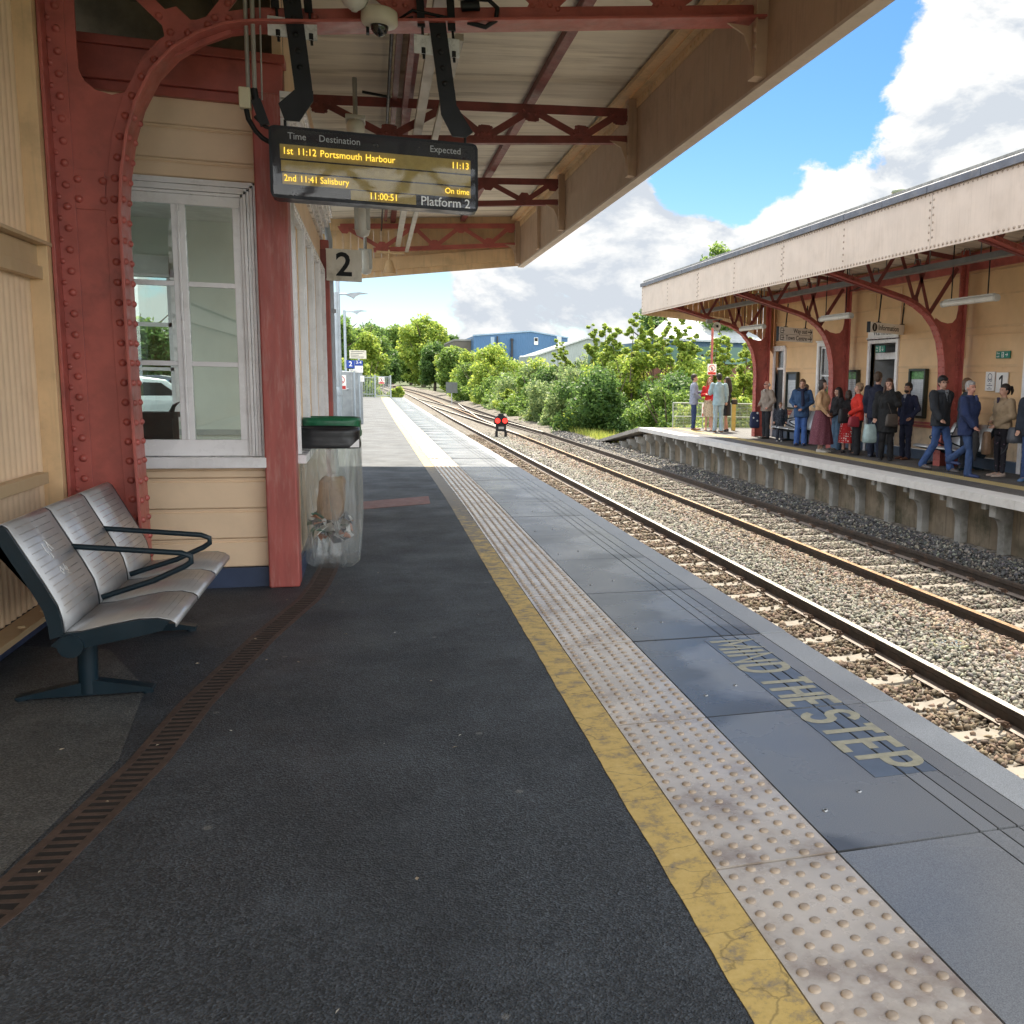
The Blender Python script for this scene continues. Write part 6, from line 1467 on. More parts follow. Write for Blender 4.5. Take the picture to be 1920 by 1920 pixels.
t = platesign(-.74, -.215, 2.15, 2.42, 33.1, M('cream_notice', (.62, .60, .50), .5), 'cream notice with four lines of small print above the blue signs', [], post=-.45, name='notice_board')
g = MB()
for i, w_ in enumerate((.42, .36, .24, .40)): g.box(-.69, -.69+w_, 33.097, 33.0995, 2.37-i*.058, 2.385-i*.058)
g.build('print_lines', INK, t)
platesign(-.43, -.30, 1.40, 1.60, 33.39, SGN, 'small white and yellow warning plate on the grey cabinet', [('!', -.365, 1.50, .1, M('yellow_mark', (.6, .42, .03), .5))])
gt = thing('platform_end_gate', 'grey steel barred gate closing the far end of platform 2', 'gate', (.65, 74.3, 0))
g = MB()
for X in (.10, 1.18): g = MB(); g.box(X-.06, X+.06, 74.2, 74.35, 0, 1.65); g.build('gate_post', GATEC, gt)
g = MB(); g.box(.18, 1.10, 74.25, 74.30, 1.50, 1.56); g.box(.18, 1.10, 74.25, 74.30, .10, .16)
for i in range(8): g.box(.22+i*.115, .25+i*.115, 74.26, 74.29, .16, 1.5)
g.build('bars', GATEC, gt)
nopass(.55, 74.2, 1.0, .42, .50, 'small white no passing sign on the far platform end gate')
fe2 = thing('palisade_fence', 'grey railing running from the far gate back toward the cabinet', 'fence', (-.4, 74.3, 0), 'grey palisade fences at the far end of platform 2')
g = MB()
for i in range(10): g.box(-1.0+i*.11, -.97+i*.11, 74.27, 74.3, 0, 1.6)
g.box(-1.0, .04, 74.25, 74.27, 1.42, 1.48); g.box(-1.0, .04, 74.25, 74.27, .2, .26); g.build('bars', GATEC, fe2)

# ---------------------------------------------------------------- buildings beyond the line
BLUC = M('blue_profiled_cladding', (.05, .135, .27), .45, .06, .3, .03, 10)
def ribs(mat, sc_, axis=0):
    """vertical cladding profile as relief"""
    n = mat.node_tree.nodes; l = mat.node_tree.links; t = n.new('ShaderNodeTexCoord'); w_ = n.new('ShaderNodeTexWave'); w_.inputs['Scale'].default_value = sc_
    w_.bands_direction = 'X' if axis == 0 else 'Y'; l.new(t.outputs['Object'], w_.inputs['Vector']); b = n.new('ShaderNodeBump'); b.inputs['Strength'].default_value = .6; b.inputs['Distance'].default_value = .05; l.new(w_.outputs['Fac'], b.inputs['Height']); l.new(b.outputs[0], n['Principled BSDF'].inputs['Normal']); return mat
ribs(BLUC, 1.2)
wh = thing('blue_warehouse', 'large blue clad warehouse with shallow gable beyond the bushes', 'building', (16, 110, -1))
g = MB(); g.prism([(10.8, 110, -1.2), (21.5, 110, -1.2), (21.5, 110, 6.35), (17.2, 110, 6.95), (10.8, 110, 6.25)], (0, 40, 0)); g.build('wall', BLUC, wh)
g = MB(); g.beam((10.7, 109.95, 6.30), (17.2, 109.95, 7.0), .1, .14); g.beam((17.2, 109.95, 7.0), (21.6, 109.95, 6.40), .1, .14); g.build('verge', M('pale_blue_verge', (.25, .36, .48), .5), wh)
g = MB(); g.box(13.35, 13.5, 109.7, 109.95, 2, 6.3); g.build('downpipe', M('dark_pipe', (.03, .035, .04), .5), wh)
g = MB(); g.box(14.95, 15.15, 109.65, 109.9, 2.6, 5.85); g.box(14.9, 15.2, 109.6, 109.9, 5.85, 6.1); g.build('flue', M('black_flue', (.02, .02, .025), .5), wh)
g = MB(); g.box(12.7, 13.1, 109.95, 109.99, 2, 6.2); g.build('trim_strip', M('pale_trim', (.30, .40, .50), .5), wh)
g = MB(); g.box(17.6, 18.05, 109.9, 109.98, 5.5, 6.3); f = g.build('window', SGN, wh); g = MB(); g.box(17.65, 18.0, 109.86, 109.895, 5.9, 6.25); g.build('pane', DARKV, f)
g = MB(); g.box(20.2, 20.7, 109.6, 109.98, 5.45, 6.5); f = g.build('vent_box', M('white_vent', (.55, .58, .6), .5), wh); g = MB()
for dx in (0, .35): g.box(20.35+dx, 20.4+dx, 109.7, 109.75, 3.6, 5.4)
for i in range(6): g.box(20.4, 20.7, 109.7, 109.74, 3.8+i*.28, 3.84+i*.28)
g.build('ladder', SGN, wh)
d_ = MB(); d_.box(15.95, 16.05, 109.8, 109.99, 2.2, 4.2); d_.box(18.9, 19.0, 109.8, 109.99, 2.2, 4.2); d_.box(16.05, 18.9, 109.8, 109.99, 4.1, 4.2)
for i in range(1, 5): d_.box(16.0+i*.58, 16.06+i*.58, 109.8, 109.99, 2.2, 4.1)
f = d_.build('window', SGN, wh); g = MB(); g.box(16.05, 18.9, 109.94, 109.97, 2.2, 4.1); g.build('pane', M('warehouse_glass', (.20, .25, .28), .1), f)
GRC = ribs(M('grey_green_cladding', (.30, .34, .33), .6, .08, .4, .03, 10), 1.0)
gs = thing('grey_shed', 'grey clad shed with a low gable in front of the blue warehouse', 'building', (20, 95, -1))
g = MB(); g.prism([(15.7, 95, -1.2), (25, 95, -1.2), (25, 95, 4.9), (20.6, 95, 5.75), (15.7, 95, 4.0)], (0, 14, 0)); g.build('wall', GRC, gs)
g = MB(); g.beam((15.5, 94.9, 4.0), (20.6, 94.9, 5.85), .3, .16); g.beam((20.6, 94.9, 5.85), (25.2, 94.9, 4.95), .3, .16); g.build('verge', M('pale_verge', (.48, .50, .50), .5), gs)
bb = thing('brown_warehouse', 'dark brown flat roofed building left of the blue warehouse', 'building', (9.8, 114, -1))
g = MB(); g.box(8.95, 10.79, 113, 130, -1.2, 5.75); g.build('wall', M('brown_cladding', (.115, .105, .085), .7, .1, .5), bb); g = MB(); g.box(8.9, 10.78, 112.9, 130, 5.76, 5.95); g.build('parapet', M('grey_parapet', (.22, .22, .20), .6), bb)
g = MB(); g.box(9.3, 10.4, 112.4, 112.95, 2.6, 3.9); g.build('roof_unit', SGN, bb)
gb = thing('green_clad_building', 'flat roofed brick building with a green clad upper band behind the platform end', 'building', (19, 52, -1))
def brick():
    mt = bpy.data.materials.new('red_brick'); mt.use_nodes = True; n = mt.node_tree.nodes; l = mt.node_tree.links; t = n.new('ShaderNodeTexCoord'); mp = n.new('ShaderNodeMapping'); mp.inputs['Rotation'].default_value = (R(90), 0, 0); l.new(t.outputs['Object'], mp.inputs[0])
    b = n.new('ShaderNodeTexBrick'); b.inputs['Scale'].default_value = 4.2; b.inputs['Color1'].default_value = (.22, .075, .05, 1); b.inputs['Color2'].default_value = (.15, .055, .04, 1); b.inputs['Mortar'].default_value = (.26, .21, .18, 1); b.inputs['Mortar Size'].default_value = .018
    l.new(mp.outputs[0], b.inputs['Vector']); l.new(b.outputs['Color'], n['Principled BSDF'].inputs['Base Color']); n['Principled BSDF'].inputs['Roughness'].default_value = .9; return mt
BRK = brick()
g = MB(); g.prism([(13.4, 53.6, -1.2), (18.25, 50, -1.2), (27, 50.6, -1.2), (27, 60, -1.2), (13.4, 60, -1.2)], (0, 0, 3.85)); g.build('brick_wall', BRK, gb)
g = MB(); g.prism([(13.1, 53.4, 2.655), (18.25, 49.7, 2.655), (27.2, 50.3, 2.655), (27.2, 60.2, 2.655), (13.1, 60.2, 2.655)], (0, 0, .93)); g.build('clad_band', M('green_cladding', (.085, .165, .135), .5, .06, .6, .03, 10), gb)
g = MB()
for i in range(14): f = i/13; g.rivet((13.3+4.8*f, 53.24-3.55*f, 3.12), (-.58, -.8, 0), .05, .5)
g.box(16.2, 16.55, 51.0, 51.3, 2.75, 2.95); g.build('fixings', DARKV, gb)
fr_ = thing('blue_clad_shed', 'shed with dark blue cladding and pale pitched roof behind the green clad building', 'building', (22, 62, -1))
g = MB(); g.box(17.6, 32, 60.5, 75, -1.2, 4.3); g.build('wall', ribs(M('dark_blue_cladding', (.06, .12, .20), .5), 1.2), fr_)
g = MB(); g.prism([(16.9, 60, 4.3), (32, 60, 4.3), (32, 68, 6.4), (21.0, 68, 6.4)], (0, 0, .15)); g.build('roof', M('pale_grey_roof', (.36, .38, .40), .6), fr_)
for o_, k_ in ((wh, 1.5), (bb, 1.5), (gs, 1.3)):
    o_.scale = (k_, k_, k_); o_.location = Vector((0, 0, 1.62)) + (o_.location-Vector((0, 0, 1.62)))*k_
# cars in the car park seen through the waiting room
def car(x, y, rz_, label, col, rough=.25):
    t = thing('parked_car', label, 'car', (x, y, 0), 'cars parked behind the station building', rz=rz_)
    body = MB(); prof = [(-2.1, .35), (-2.12, .7), (-1.95, .88), (-1.3, .95), (-.75, 1.38), (-.1, 1.46), (.7, 1.42), (1.45, 1.02), (1.95, .92), (2.08, .6), (2.05, .32)]
    for k_, (yy, sc2) in enumerate(((-.84, .94), (-.78, 1.0), (.78, 1.0), (.84, .94))): pass
    vs = []; fs = []; k = len(prof)
    for yy, zs2 in ((-.86, .0), (-.80, .03), (.80, .03), (.86, .0)):
        for a, b in prof: tum = max(0, b-.95)*.35; vs.append((a, yy - math.copysign(tum, yy), b + zs2*(b > .6)))
    for i in range(3):
        for j in range(k): fs.append((i*k+j, i*k+(j+1) % k, (i+1)*k+(j+1) % k, (i+1)*k+j))
    fs += [tuple(range(k))[::-1], tuple(3*k+j for j in range(k))]
    body.add(vs, fs, False); body.build('body', M('car_paint_'+label.split()[0], col, rough, .02, 3, coat=.8), t, bevel=.04)
    gl = M('car_glass', (.015, .02, .025), .06, 0)
    for s_ in (-1, 1):
        g = MB(); g.prism([(-1.05, s_*.745, 1.0), (-.62, s_*.70, 1.34), (.62, s_*.70, 1.36), (1.2, s_*.745, 1.03)], (0, s_*.09, 0)); g.build('side_window', gl, t)
    g = MB(); g.prism([(1.42, -.66, 1.06), (1.42, .66, 1.06), (.80, .60, 1.40), (.80, -.60, 1.40)], (.035, 0, .035)); g.build('windscreen', gl, t)
    g = MB(); g.prism([(-1.26, -.66, 1.0), (-1.26, .66, 1.0), (-.80, .60, 1.37), (-.80, -.60, 1.37)], (-.035, 0, .035)); g.build('rear_window', gl, t)
    for a in (-1.3, 1.35):
        for s_ in (-1, 1):
            g = MB(); g.tube([(a, s_*.68, .32), (a, s_*.88, .32)], .32, 20); w_ = g.build('wheel', M('tyre', (.02, .02, .02), .8), t); g = MB(); g.tube([(a, s_*.875, .32), (a, s_*.89, .32)], .2, 16); g.build('rim', GALV, w_)
    for s_ in (-1, 1):
        g = MB(); g.ell((2.0, s_*.62, .72), (.09, .17, .09), 10); g.build('headlight', M('headlight_lens', (.7, .7, .7), .1), t)
        g = MB(); g.box(-2.13, -2.05, s_*.55-.14, s_*.55+.14, .68, .84); g.build('tail_light', REDI, t)
    return t
car(-5.6, 25.5, R(200), 'silver parked car seen through the waiting room window', (.50, .52, .54))
car(-6.4, 33.5, R(185), 'dark blue parked car behind the silver one', (.02, .03, .06))
car(-3.9, 33.0, R(95), 'pale parked car glimpsed beyond the palisade fence', (.6, .6, .6))

# ================================================================== TREES, BUSHES, GRASS
def leafmat(name, c0, c1, c2, tr=.55):
    mt = bpy.data.materials.new(name); mt.use_nodes = True; n = mt.node_tree.nodes; l = mt.node_tree.links; n.clear()
    o = n.new('ShaderNodeOutputMaterial'); g_ = n.new('ShaderNodeNewGeometry'); r_ = n.new('ShaderNodeValToRGB'); l.new(g_.outputs['Random Per Island'], r_.inputs[0])
    e = r_.color_ramp.elements; e[0].color = (*[q*k_ for q, k_ in zip(c0, (1.8, 1.85, 1.7))], 1); e[1].color = (*[q*k_ for q, k_ in zip(c2, (1.8, 1.85, 1.7))], 1); m_ = e.new(.55); m_.color = (*[q*k_ for q, k_ in zip(c1, (1.8, 1.85, 1.7))], 1)
    d = n.new('ShaderNodeBsdfPrincipled'); d.inputs['Roughness'].default_value = .5; d.inputs['Specular IOR Level'].default_value = .35; t = n.new('ShaderNodeBsdfTranslucent'); x = n.new('ShaderNodeMixShader'); x.inputs[0].default_value = tr
    hs2 = n.new('ShaderNodeHueSaturation'); hs2.inputs['Value'].default_value = 1.5; hs2.inputs['Hue'].default_value = .485; l.new(r_.outputs[0], hs2.inputs['Color'])
    l.new(r_.outputs[0], d.inputs['Base Color']); l.new(hs2.outputs[0], t.inputs['Color']); l.new(d.outputs[0], x.inputs[1]); l.new(t.outputs[0], x.inputs[2]); l.new(x.outputs[0], o.inputs[0]); return mt
LF = [leafmat('leaf_mid_green', (.035, .072, .018), (.075, .125, .028), (.13, .18, .04)),
      leafmat('leaf_dark_green', (.022, .052, .016), (.045, .088, .024), (.08, .13, .035)),
      leafmat('leaf_yellow_green', (.07, .115, .022), (.135, .19, .035), (.24, .26, .055)),
      leafmat('leaf_grey_green', (.05, .085, .035), (.095, .135, .055), (.17, .20, .09)),
      leafmat('leaf_russet', (.10, .06, .02), (.20, .11, .035), (.26, .18, .06))]
BARK = M('bark', (.085, .065, .048), .9, .25, 6, .5, 20)
def leaves(name, blobs, n, size, mat, parent, seed=0, flat=.5, lump=.28):
    rg = np.random.default_rng(seed); B = np.array([[*c, *r] for c, r in blobs]); o0 = np.array(parent['_o'])
    w = (B[:, 3]*B[:, 4]*B[:, 5])**(2/3); k = rg.choice(len(B), n, p=w/w.sum())
    d = rg.normal(size=(n, 3)); d /= np.linalg.norm(d, axis=1)[:, None]
    ph = rg.uniform(0, 6, (len(B), 3)); dd = d*5.5 + ph[k]
    ns = np.sin(dd[:, 0])*np.sin(dd[:, 1]+1) + np.sin(dd[:, 2]*1.3+dd[:, 0])*.6
    rad = (1 - .62*rg.random(n)**2.0) * (1+lump*ns)
    c = B[k, :3] + d*B[k, 3:]*rad[:, None]
    nr = d*.5 + rg.normal(size=(n, 3))*.6 + np.array([0, 0, flat]); nr /= np.linalg.norm(nr, axis=1)[:, None]
    a = np.cross(nr, rg.normal(size=(n, 3))); a /= np.linalg.norm(a, axis=1)[:, None]; b = np.cross(nr, a)
    s = (size*rg.uniform(.55, 1.35, n))[:, None]
    V = np.stack([c-a*s, c-b*s*.5+nr*s*.12, c+a*s, c+b*s*.5+nr*s*.12], 1) - o0
    me = bpy.data.meshes.new(name); me.vertices.add(n*4); me.vertices.foreach_set('co', V.reshape(-1).astype(np.float32))
    me.loops.add(n*4); me.loops.foreach_set('vertex_index', np.arange(n*4, dtype=np.int32)); me.polygons.add(n)
    me.polygons.foreach_set('loop_start', np.arange(0, n*4, 4, dtype=np.int32)); me.polygons.foreach_set('loop_total', np.full(n, 4, np.int32)); me.update(calc_edges=True); me.materials.append(mat)
    ob = bpy.data.objects.new(name, me); COL.objects.link(ob); ob.parent = parent; ob['_o'] = list(o0); return ob
def limbs(g, base, top, r, rg, n=5, spread=1.0):
    b = Vector(base); t = Vector(top); mid = b.lerp(t, .5)+Vector((rg.uniform(-.1, .1), rg.uniform(-.1, .1), 0))*spread
    g.tube([b, mid, t], [r, r*.7, r*.3], 7)
    for i in range(n):
        f = rg.uniform(.3, .85); p = b.lerp(t, f); a = rg.uniform(0, 6.3); q = p+Vector((math.cos(a)*spread, math.sin(a)*spread, spread*rg.uniform(.4, .9)))
        g.tube([p, p.lerp(q, .5)+Vector((0, 0, -.08*spread)), q], [r*.5, r*.33, r*.12], 5)
def tree(x, y, h, r, kind, label, n, size, z0=-1.1, low=.25, seed=0, group='trees beyond the platforms'):
    rg = random.Random(seed*7+3); t = thing('tree', label, 'tree', (x, y, z0), group)
    g = MB(); limbs(g, (x, y, z0-.2), (x+rg.uniform(-.3, .3), y, z0+h*.85), .035*h, rg, 7, r*.75); g.build('trunk', BARK, t)
    bl = []; cz = z0+h*(.5+low*.5); hz = h*(1-low)*.5
    for i in range(26):
        a = rg.uniform(0, 6.3); u = rg.uniform(-1, 1); rr = math.sqrt(max(0, 1-u*u*.85))*rg.uniform(.35, .95)
        s = r*rg.uniform(.18, .42); bl.append(((x+math.cos(a)*rr*(r-s*.6), y+math.sin(a)*rr*(r-s*.6), cz+u*(hz-s*.75)), (s, s, s*rg.uniform(.65, .95))))
    bl.append(((x, y, cz), (r*.6, r*.6, hz*.75)))
    leaves('crown', bl, int(n*2.2), size*.74, LF[kind], t, seed); return t
def shrub(x, y, h, r, kind, label, n, size, z0=-1.1, shoots=0, seed=0, mix=None, group='bushes along the far track'):
    rg = random.Random(seed*5+1); t = thing('shrub', label, 'bush', (x, y, z0), group)
    g = MB(); bl = []
    for i in range(24):
        a = rg.uniform(0, 6.3); rr = rg.uniform(.1, .95)*r; s = r*rg.uniform(.16, .42); zz = z0+s*.45+(rg.random()**(1.0 if i % 2 else 2.2))*max(.1, (h-s*1.4))*(1-.45*rr/r)
        bl.append(((x+math.cos(a)*rr, y+math.sin(a)*rr, zz), (s, s, s*rg.uniform(.7, 1.0))))
    for i in range(6): a = rg.uniform(0, 6.3); q = rg.uniform(.3, .8)*r; g.tube([(x+rg.uniform(-.2, .2), y, z0-.1), (x+math.cos(a)*q*.5, y+math.sin(a)*q*.5, z0+h*.4), (x+math.cos(a)*q, y+math.sin(a)*q, z0+h*.75)], [.05, .035, .012], 5)
    sh = []
    for i in range(shoots):
        a = rg.uniform(0, 6.3); q = rg.uniform(.1, .75)*r; px, py = x+math.cos(a)*q, y+math.sin(a)*q; hh = h*rg.uniform(1.0, 1.30); le = rg.uniform(-.45, .45)
        g.tube([(px, py, z0+h*.5), (px+le*.5, py, z0+h*.9), (px+le, py, z0+hh)], [.03, .02, .006], 5)
        for k in range(16): f = k/15; w_ = rg.uniform(.10, .27)*(1.1-f*.55); sh.append(((px+le*f+rg.uniform(-.55, .55)*(1-f*.7), py+rg.uniform(-.4, .4)*(1-f*.7), z0+h*.7+(hh-h*.7)*f), (w_, w_, w_*rg.uniform(.4, .8))))
    g.build('stem', BARK, t)
    leaves('foliage', bl, n, size, LF[kind if kind != 4 else 3], t, seed)
    if sh: leaves('shoot_foliage', sh, max(200, int(n*.7)), size*.72, LF[mix if mix is not None else kind], t, seed+50, flat=.9)
    return t
S = [(10.8, 45.5, 3.2, 1.7, 1, 'broad dark green bush at the foot of the platform ramp', 5200, .115, 0),
 (12.6, 47.5, 3.9, 1.9, 2, 'tall bush with pale yellow green shoots rising above the platform ramp', 6500, .13, 5),
 (14.9, 47.0, 3.8, 1.9, 2, 'tall leafy sapling bush between the ramp bush and the green clad building', 6000, .13, 5),
 (13.4, 43.0, 2.7, 1.6, 1, 'dark bush behind the corner of the wire fence', 5200, .11, 0),
 (13.3, 36.2, 2.9, 1.15, 2, 'bright yellow green maple bush behind the group and the wire fence', 4600, .10, 4),
 (15.2, 37.0, 2.9, 1.3, 2, 'bright bush against the brick wall beside the red post', 4200, .10, 3),
 (11.9, 38.6, 2.3, 1.2, 0, 'mid green bush directly behind the wire fence', 4200, .10, 0),
 (10.9, 50.5, 3.4, 1.5, 3, 'grey green flowering bush beside the far track, second from the ramp', 4600, .12, 0),
 (12.6, 54.0, 4.2, 1.8, 0, 'rounded green bush behind the grey green flowering one', 4600, .13, 2),
 (10.9, 56.5, 3.1, 1.5, 3, 'low olive bush by the track behind the dark timber end', 4200, .12, 0),
 (10.9, 62.5, 3.0, 1.5, 1, 'low dark bush by the track halfway along the bank', 3600, .13, 0),
 (12.8, 61.5, 4.0, 1.8, 3, 'pale dusty green bush below the grey shed', 4200, .14, 0),
 (13.0, 69.0, 3.4, 1.5, 3, 'dusty bush right below the low gable of the grey shed', 3000, .14, 2),
 (11.2, 70.0, 3.1, 1.6, 0, 'mid green low bush beyond the halfway dark one', 3400, .14, 0),
 (11.6, 78.0, 3.4, 1.8, 3, 'olive bush trailing toward the far bend', 3200, .16, 0),
 (13.8, 79.0, 4.0, 2.0, 2, 'yellow green bush below the blue warehouse doors', 3400, .16, 0),
 (11.9, 88.0, 3.8, 2.0, 0, 'green bush beside the dark trackside board', 3200, .18, 0),
 (12.2, 100.0, 5.6, 2.4, 2, 'feathery bright green bush in front of the blue warehouse corner', 4200, .20, 0),
 (11.2, 108.0, 4.6, 2.2, 0, 'green bush at the foot of the brown warehouse', 3000, .2, 0)]
S += [(9.75, 47.6, 1.1, .75, 2, 'low yellow green weed clump in front of the dark ramp bush', 1500, .10, 1), (9.9, 52.5, 1.0, .8, 3, 'low grey green weed clump by the far rail, second along', 1500, .10, 1), (9.95, 58.2, 1.2, .8, 2, 'low bright weed clump by the far rail, third along', 1400, .11, 1),
 (10.0, 65.5, 1.3, .9, 0, 'low green weed clump by the far rail, fourth along', 1400, .12, 1), (10.15, 73.5, 1.4, 1.0, 2, 'low bright weed clump by the far rail, fifth along', 1300, .13, 1), (10.3, 82.5, 1.5, 1.1, 0, 'low green weed clump short of the trackside board', 1300, .14, 1), (10.5, 94, 1.7, 1.2, 2, 'low bright weed clump just before the trackside board', 1300, .15, 1), (10.9, 113, 2.2, 1.6, 2, 'low bright clump at the start of the bend', 1300, .18, 1)]
for i, (x, y, h, r, k, lb, n, s, sh) in enumerate(S): shrub(x, y, h*1.3, r*1.42, k, lb, int(n*4.0), s*.80, shoots=sh, seed=i+1, mix=2 if k != 4 else 4)
T = [(11.9, 122, 6.0, 2.8, 2, 'bright round tree in front of the brown warehouse', 6200, .26),
 (10.9, 140, 7.0, 2.9, 0, 'green tree between the brown warehouse and the bend', 5600, .28),
 (11.9, 158, 7.6, 3.0, 2, 'yellow green tree on the outside of the bend', 5600, .32),
 (11.8, 200, 9.5, 4.0, 1, 'darker tree at the foot of the tallest tree', 5600, .38),
 (12.6, 262, 19.0, 8.4, 2, 'tallest bright green tree at the bend of the line', 15000, .50),
 (21, 270, 14, 6.5, 1, 'dark tree behind the brown warehouse', 5000, .6),
 (5.2, 300, 18.0, 7.4, 0, 'broad tree beyond the bend above the far gate', 9500, .55),
 (11.0, 310, 13.0, 7.0, 1, 'low dark tree below and behind the tallest tree', 7000, .55),
 (-1.5, 235, 15.0, 6.0, 1, 'darker tree behind the far gate', 8200, .46),
 (3.0, 250, 10.5, 4.2, 1, 'low dark tree where the rails vanish', 6200, .42),
 (-.9, 128, 8.6, 2.5, 2, 'rounded yellow green tree left of the gate', 6400, .26),
 (-3.6, 112, 9.2, 3.0, 0, 'green tree behind the lamp posts', 7200, .24),
 (-6.0, 92, 9.0, 3.0, 1, 'darker tree at the left behind the downpipe', 6200, .22),
 (-.9, 180, 12.5, 4.4, 0, 'mid green tree between the lamp posts and the bend', 7800, .34),
 (-6, 170, 13.0, 5.0, 0, 'tall tree furthest back behind the lamp posts', 6500, .36),
 (-9.5, 44, 3.9, 2.4, 0, 'green tree seen through the waiting room window', 4800, .17),
 (-7.3, 39, 3.4, 1.7, 1, 'dark hedge tree low in the waiting room window', 4800, .14),
 (-7.4, 47, 3.7, 2.0, 0, 'second green tree behind the parked cars', 3600, .16),
 (22.4, 74, 9.8, 3.6, 1, 'large dark tree behind the pale roof under the opposite canopy corner', 6000, .24),
 (24.0, 64, 12.9, 3.0, 0, 'treetop showing just above the opposite canopy roof', 5200, .22)]
for i, (x, y, h, r, k, lb, n, s) in enumerate(T): tree(x, y, h, r, k, lb, n, s, z0=-1.1 if y > 50 or x > 0 else 0, low=.02 if y < 60 or h < 30 else .2, seed=i+31)
for i, (x, y, h, r, k, lb) in enumerate(((-.55, 78.5, 4.0, 1.3, 2, 'bright bush directly behind the far platform gate'), (-2.4, 70, 3.6, 1.4, 2, 'bright bush behind the palisade fence near the gate'), (-3.0, 55, 3.8, 1.4, 0, 'green bush behind the palisade fence and blue signs'), (-3.2, 42, 3.4, 1.2, 1, 'dark bush behind the palisade fence at the hinged lamp post'), (1.6, 80, 1.4, .6, 2, 'small weed bush beside the gate at the track edge'))):
    shrub(x, y, h, r, k, lb, 3600, .13, z0=-.3, seed=i+90, group='bushes behind the fence of platform 2')
# grass and weeds along the bank
rg = np.random.default_rng(5); n = 26000
y = rg.uniform(36, 125, n); x0 = np.interp(y, [36, 40, 48, 75, 124], [9.7, 9.35, 9.35, 9.9, 10.6]); x = x0 + rg.gamma(1.2, .55, n)-.25
hgt = rg.uniform(.12, .55, n)*np.interp(y, [36, 45, 60, 125], [1.3, 1.1, .8, 1.1]); an = rg.uniform(0, 6.3, n); wd = .012+.00022*y
bx = np.stack([x, y, np.full(n, -1.16)], 1); dirv = np.stack([np.cos(an), np.sin(an), np.zeros(n)], 1)
tip = bx + np.stack([rg.normal(0, .12, n)*hgt*2, rg.normal(0, .12, n)*hgt*2, hgt], 1)
V = np.stack([bx-dirv*wd[:, None], bx+dirv*wd[:, None], tip], 1)
me = bpy.data.meshes.new('grass'); me.vertices.add(n*3); me.vertices.foreach_set('co', V.reshape(-1).astype(np.float32)); me.loops.add(n*3); me.loops.foreach_set('vertex_index', np.arange(n*3, dtype=np.int32)); me.polygons.add(n)
me.polygons.foreach_set('loop_start', np.arange(0, n*3, 3, dtype=np.int32)); me.polygons.foreach_set('loop_total', np.full(n, 3, np.int32)); me.update(calc_edges=True); me.materials.append(leafmat('grass_blades', (.10, .14, .03), (.19, .22, .045), (.30, .28, .08), .3))
go = bpy.data.objects.new('grass', me); COL.objects.link(go); stuff(go, 'long yellow green grass and weeds along the edge of the far track', 'grass')
# rough bank under the bushes
g = MB(); g.prism([(9.6, 36, -1.2), (9.6, 130, -1.2), (11, 130, -.75), (40, 130, -.6), (40, 36, -.6), (11, 36, -.85)], (0, 0, -.05)); struct(g.build('bank', SOIL))

# ================================================================== PEOPLE
def skinmat(name, c): return M(name, c, .5, .06, 10, .03, 60)
SK = [skinmat('skin_fair', (.50, .29, .215)), skinmat('skin_tan', (.40, .215, .145)), skinmat('skin_ruddy', (.50, .25, .19))]
_fc = {}
def cloth(c, rough=.85):
    k = tuple(round(x, 3) for x in c)
    if k not in _fc: _fc[k] = M('fabric', c, rough, .14, 7, .35, 22, bd=.012)
    return _fc[k]
def patterned(name, base, spot, scale, thr, feature='F1'):
    mt = bpy.data.materials.new(name); mt.use_nodes = True; n = mt.node_tree.nodes; l = mt.node_tree.links; b = n['Principled BSDF']; t = n.new('ShaderNodeTexCoord')
    v = n.new('ShaderNodeTexVoronoi'); v.inputs['Scale'].default_value = scale; v.inputs['Randomness'].default_value = .35 if thr > .25 else 1; l.new(t.outputs['Object'], v.inputs['Vector'])
    r_ = n.new('ShaderNodeMath'); r_.operation = 'LESS_THAN'; l.new(v.outputs['Distance'], r_.inputs[0]); r_.inputs[1].default_value = thr
    x = n.new('ShaderNodeMix'); x.data_type = 'RGBA'; l.new(r_.outputs[0], x.inputs[0]); x.inputs[6].default_value = (*base, 1); x.inputs[7].default_value = (*spot, 1); l.new(x.outputs[2], b.inputs['Base Color']); b.inputs['Roughness'].default_value = .8; return mt
from mathutils import noise as mnoise
def remeshed(g, name, mat, parent, vox, smooth=4, k=.5, wrinkle=0):
    """joins overlapping shapes into one continuous skin"""
    me = bpy.data.meshes.new(name); me.from_pydata(g.v, [], g.f); o = bpy.data.objects.new(name, me); COL.objects.link(o)
    r_ = o.modifiers.new('r', 'REMESH'); r_.mode = 'VOXEL'; r_.voxel_size = vox; r_.use_smooth_shade = True
    if smooth: s = o.modifiers.new('s', 'SMOOTH'); s.iterations = smooth; s.factor = k
    dg = bpy.context.evaluated_depsgraph_get(); m2 = bpy.data.meshes.new_from_object(o.evaluated_get(dg)); m2.name = name
    bpy.data.objects.remove(o); bpy.data.meshes.remove(me); m2.materials.clear(); m2.materials.append(mat)
    if wrinkle:
        ns = np.empty(len(m2.vertices)*3, np.float32); m2.vertex_normals.foreach_get('vector', ns); ns = ns.reshape(-1, 3); sd = (hash(name)+len(m2.vertices)) % 97
        for v, n_ in zip(m2.vertices, ns):
            q = v.co; d_ = mnoise.noise((q.x*16+sd, q.y*16, q.z*9+q.x*6))+.5*mnoise.noise((q.x*30, q.y*30+sd, q.z*22)); v.co = q + Vector(n_)*d_*wrinkle
    m2.polygons.foreach_set('use_smooth', [True]*len(m2.polygons))
    ob = bpy.data.objects.new(name, m2); COL.objects.link(ob); ob.parent = parent; return ob
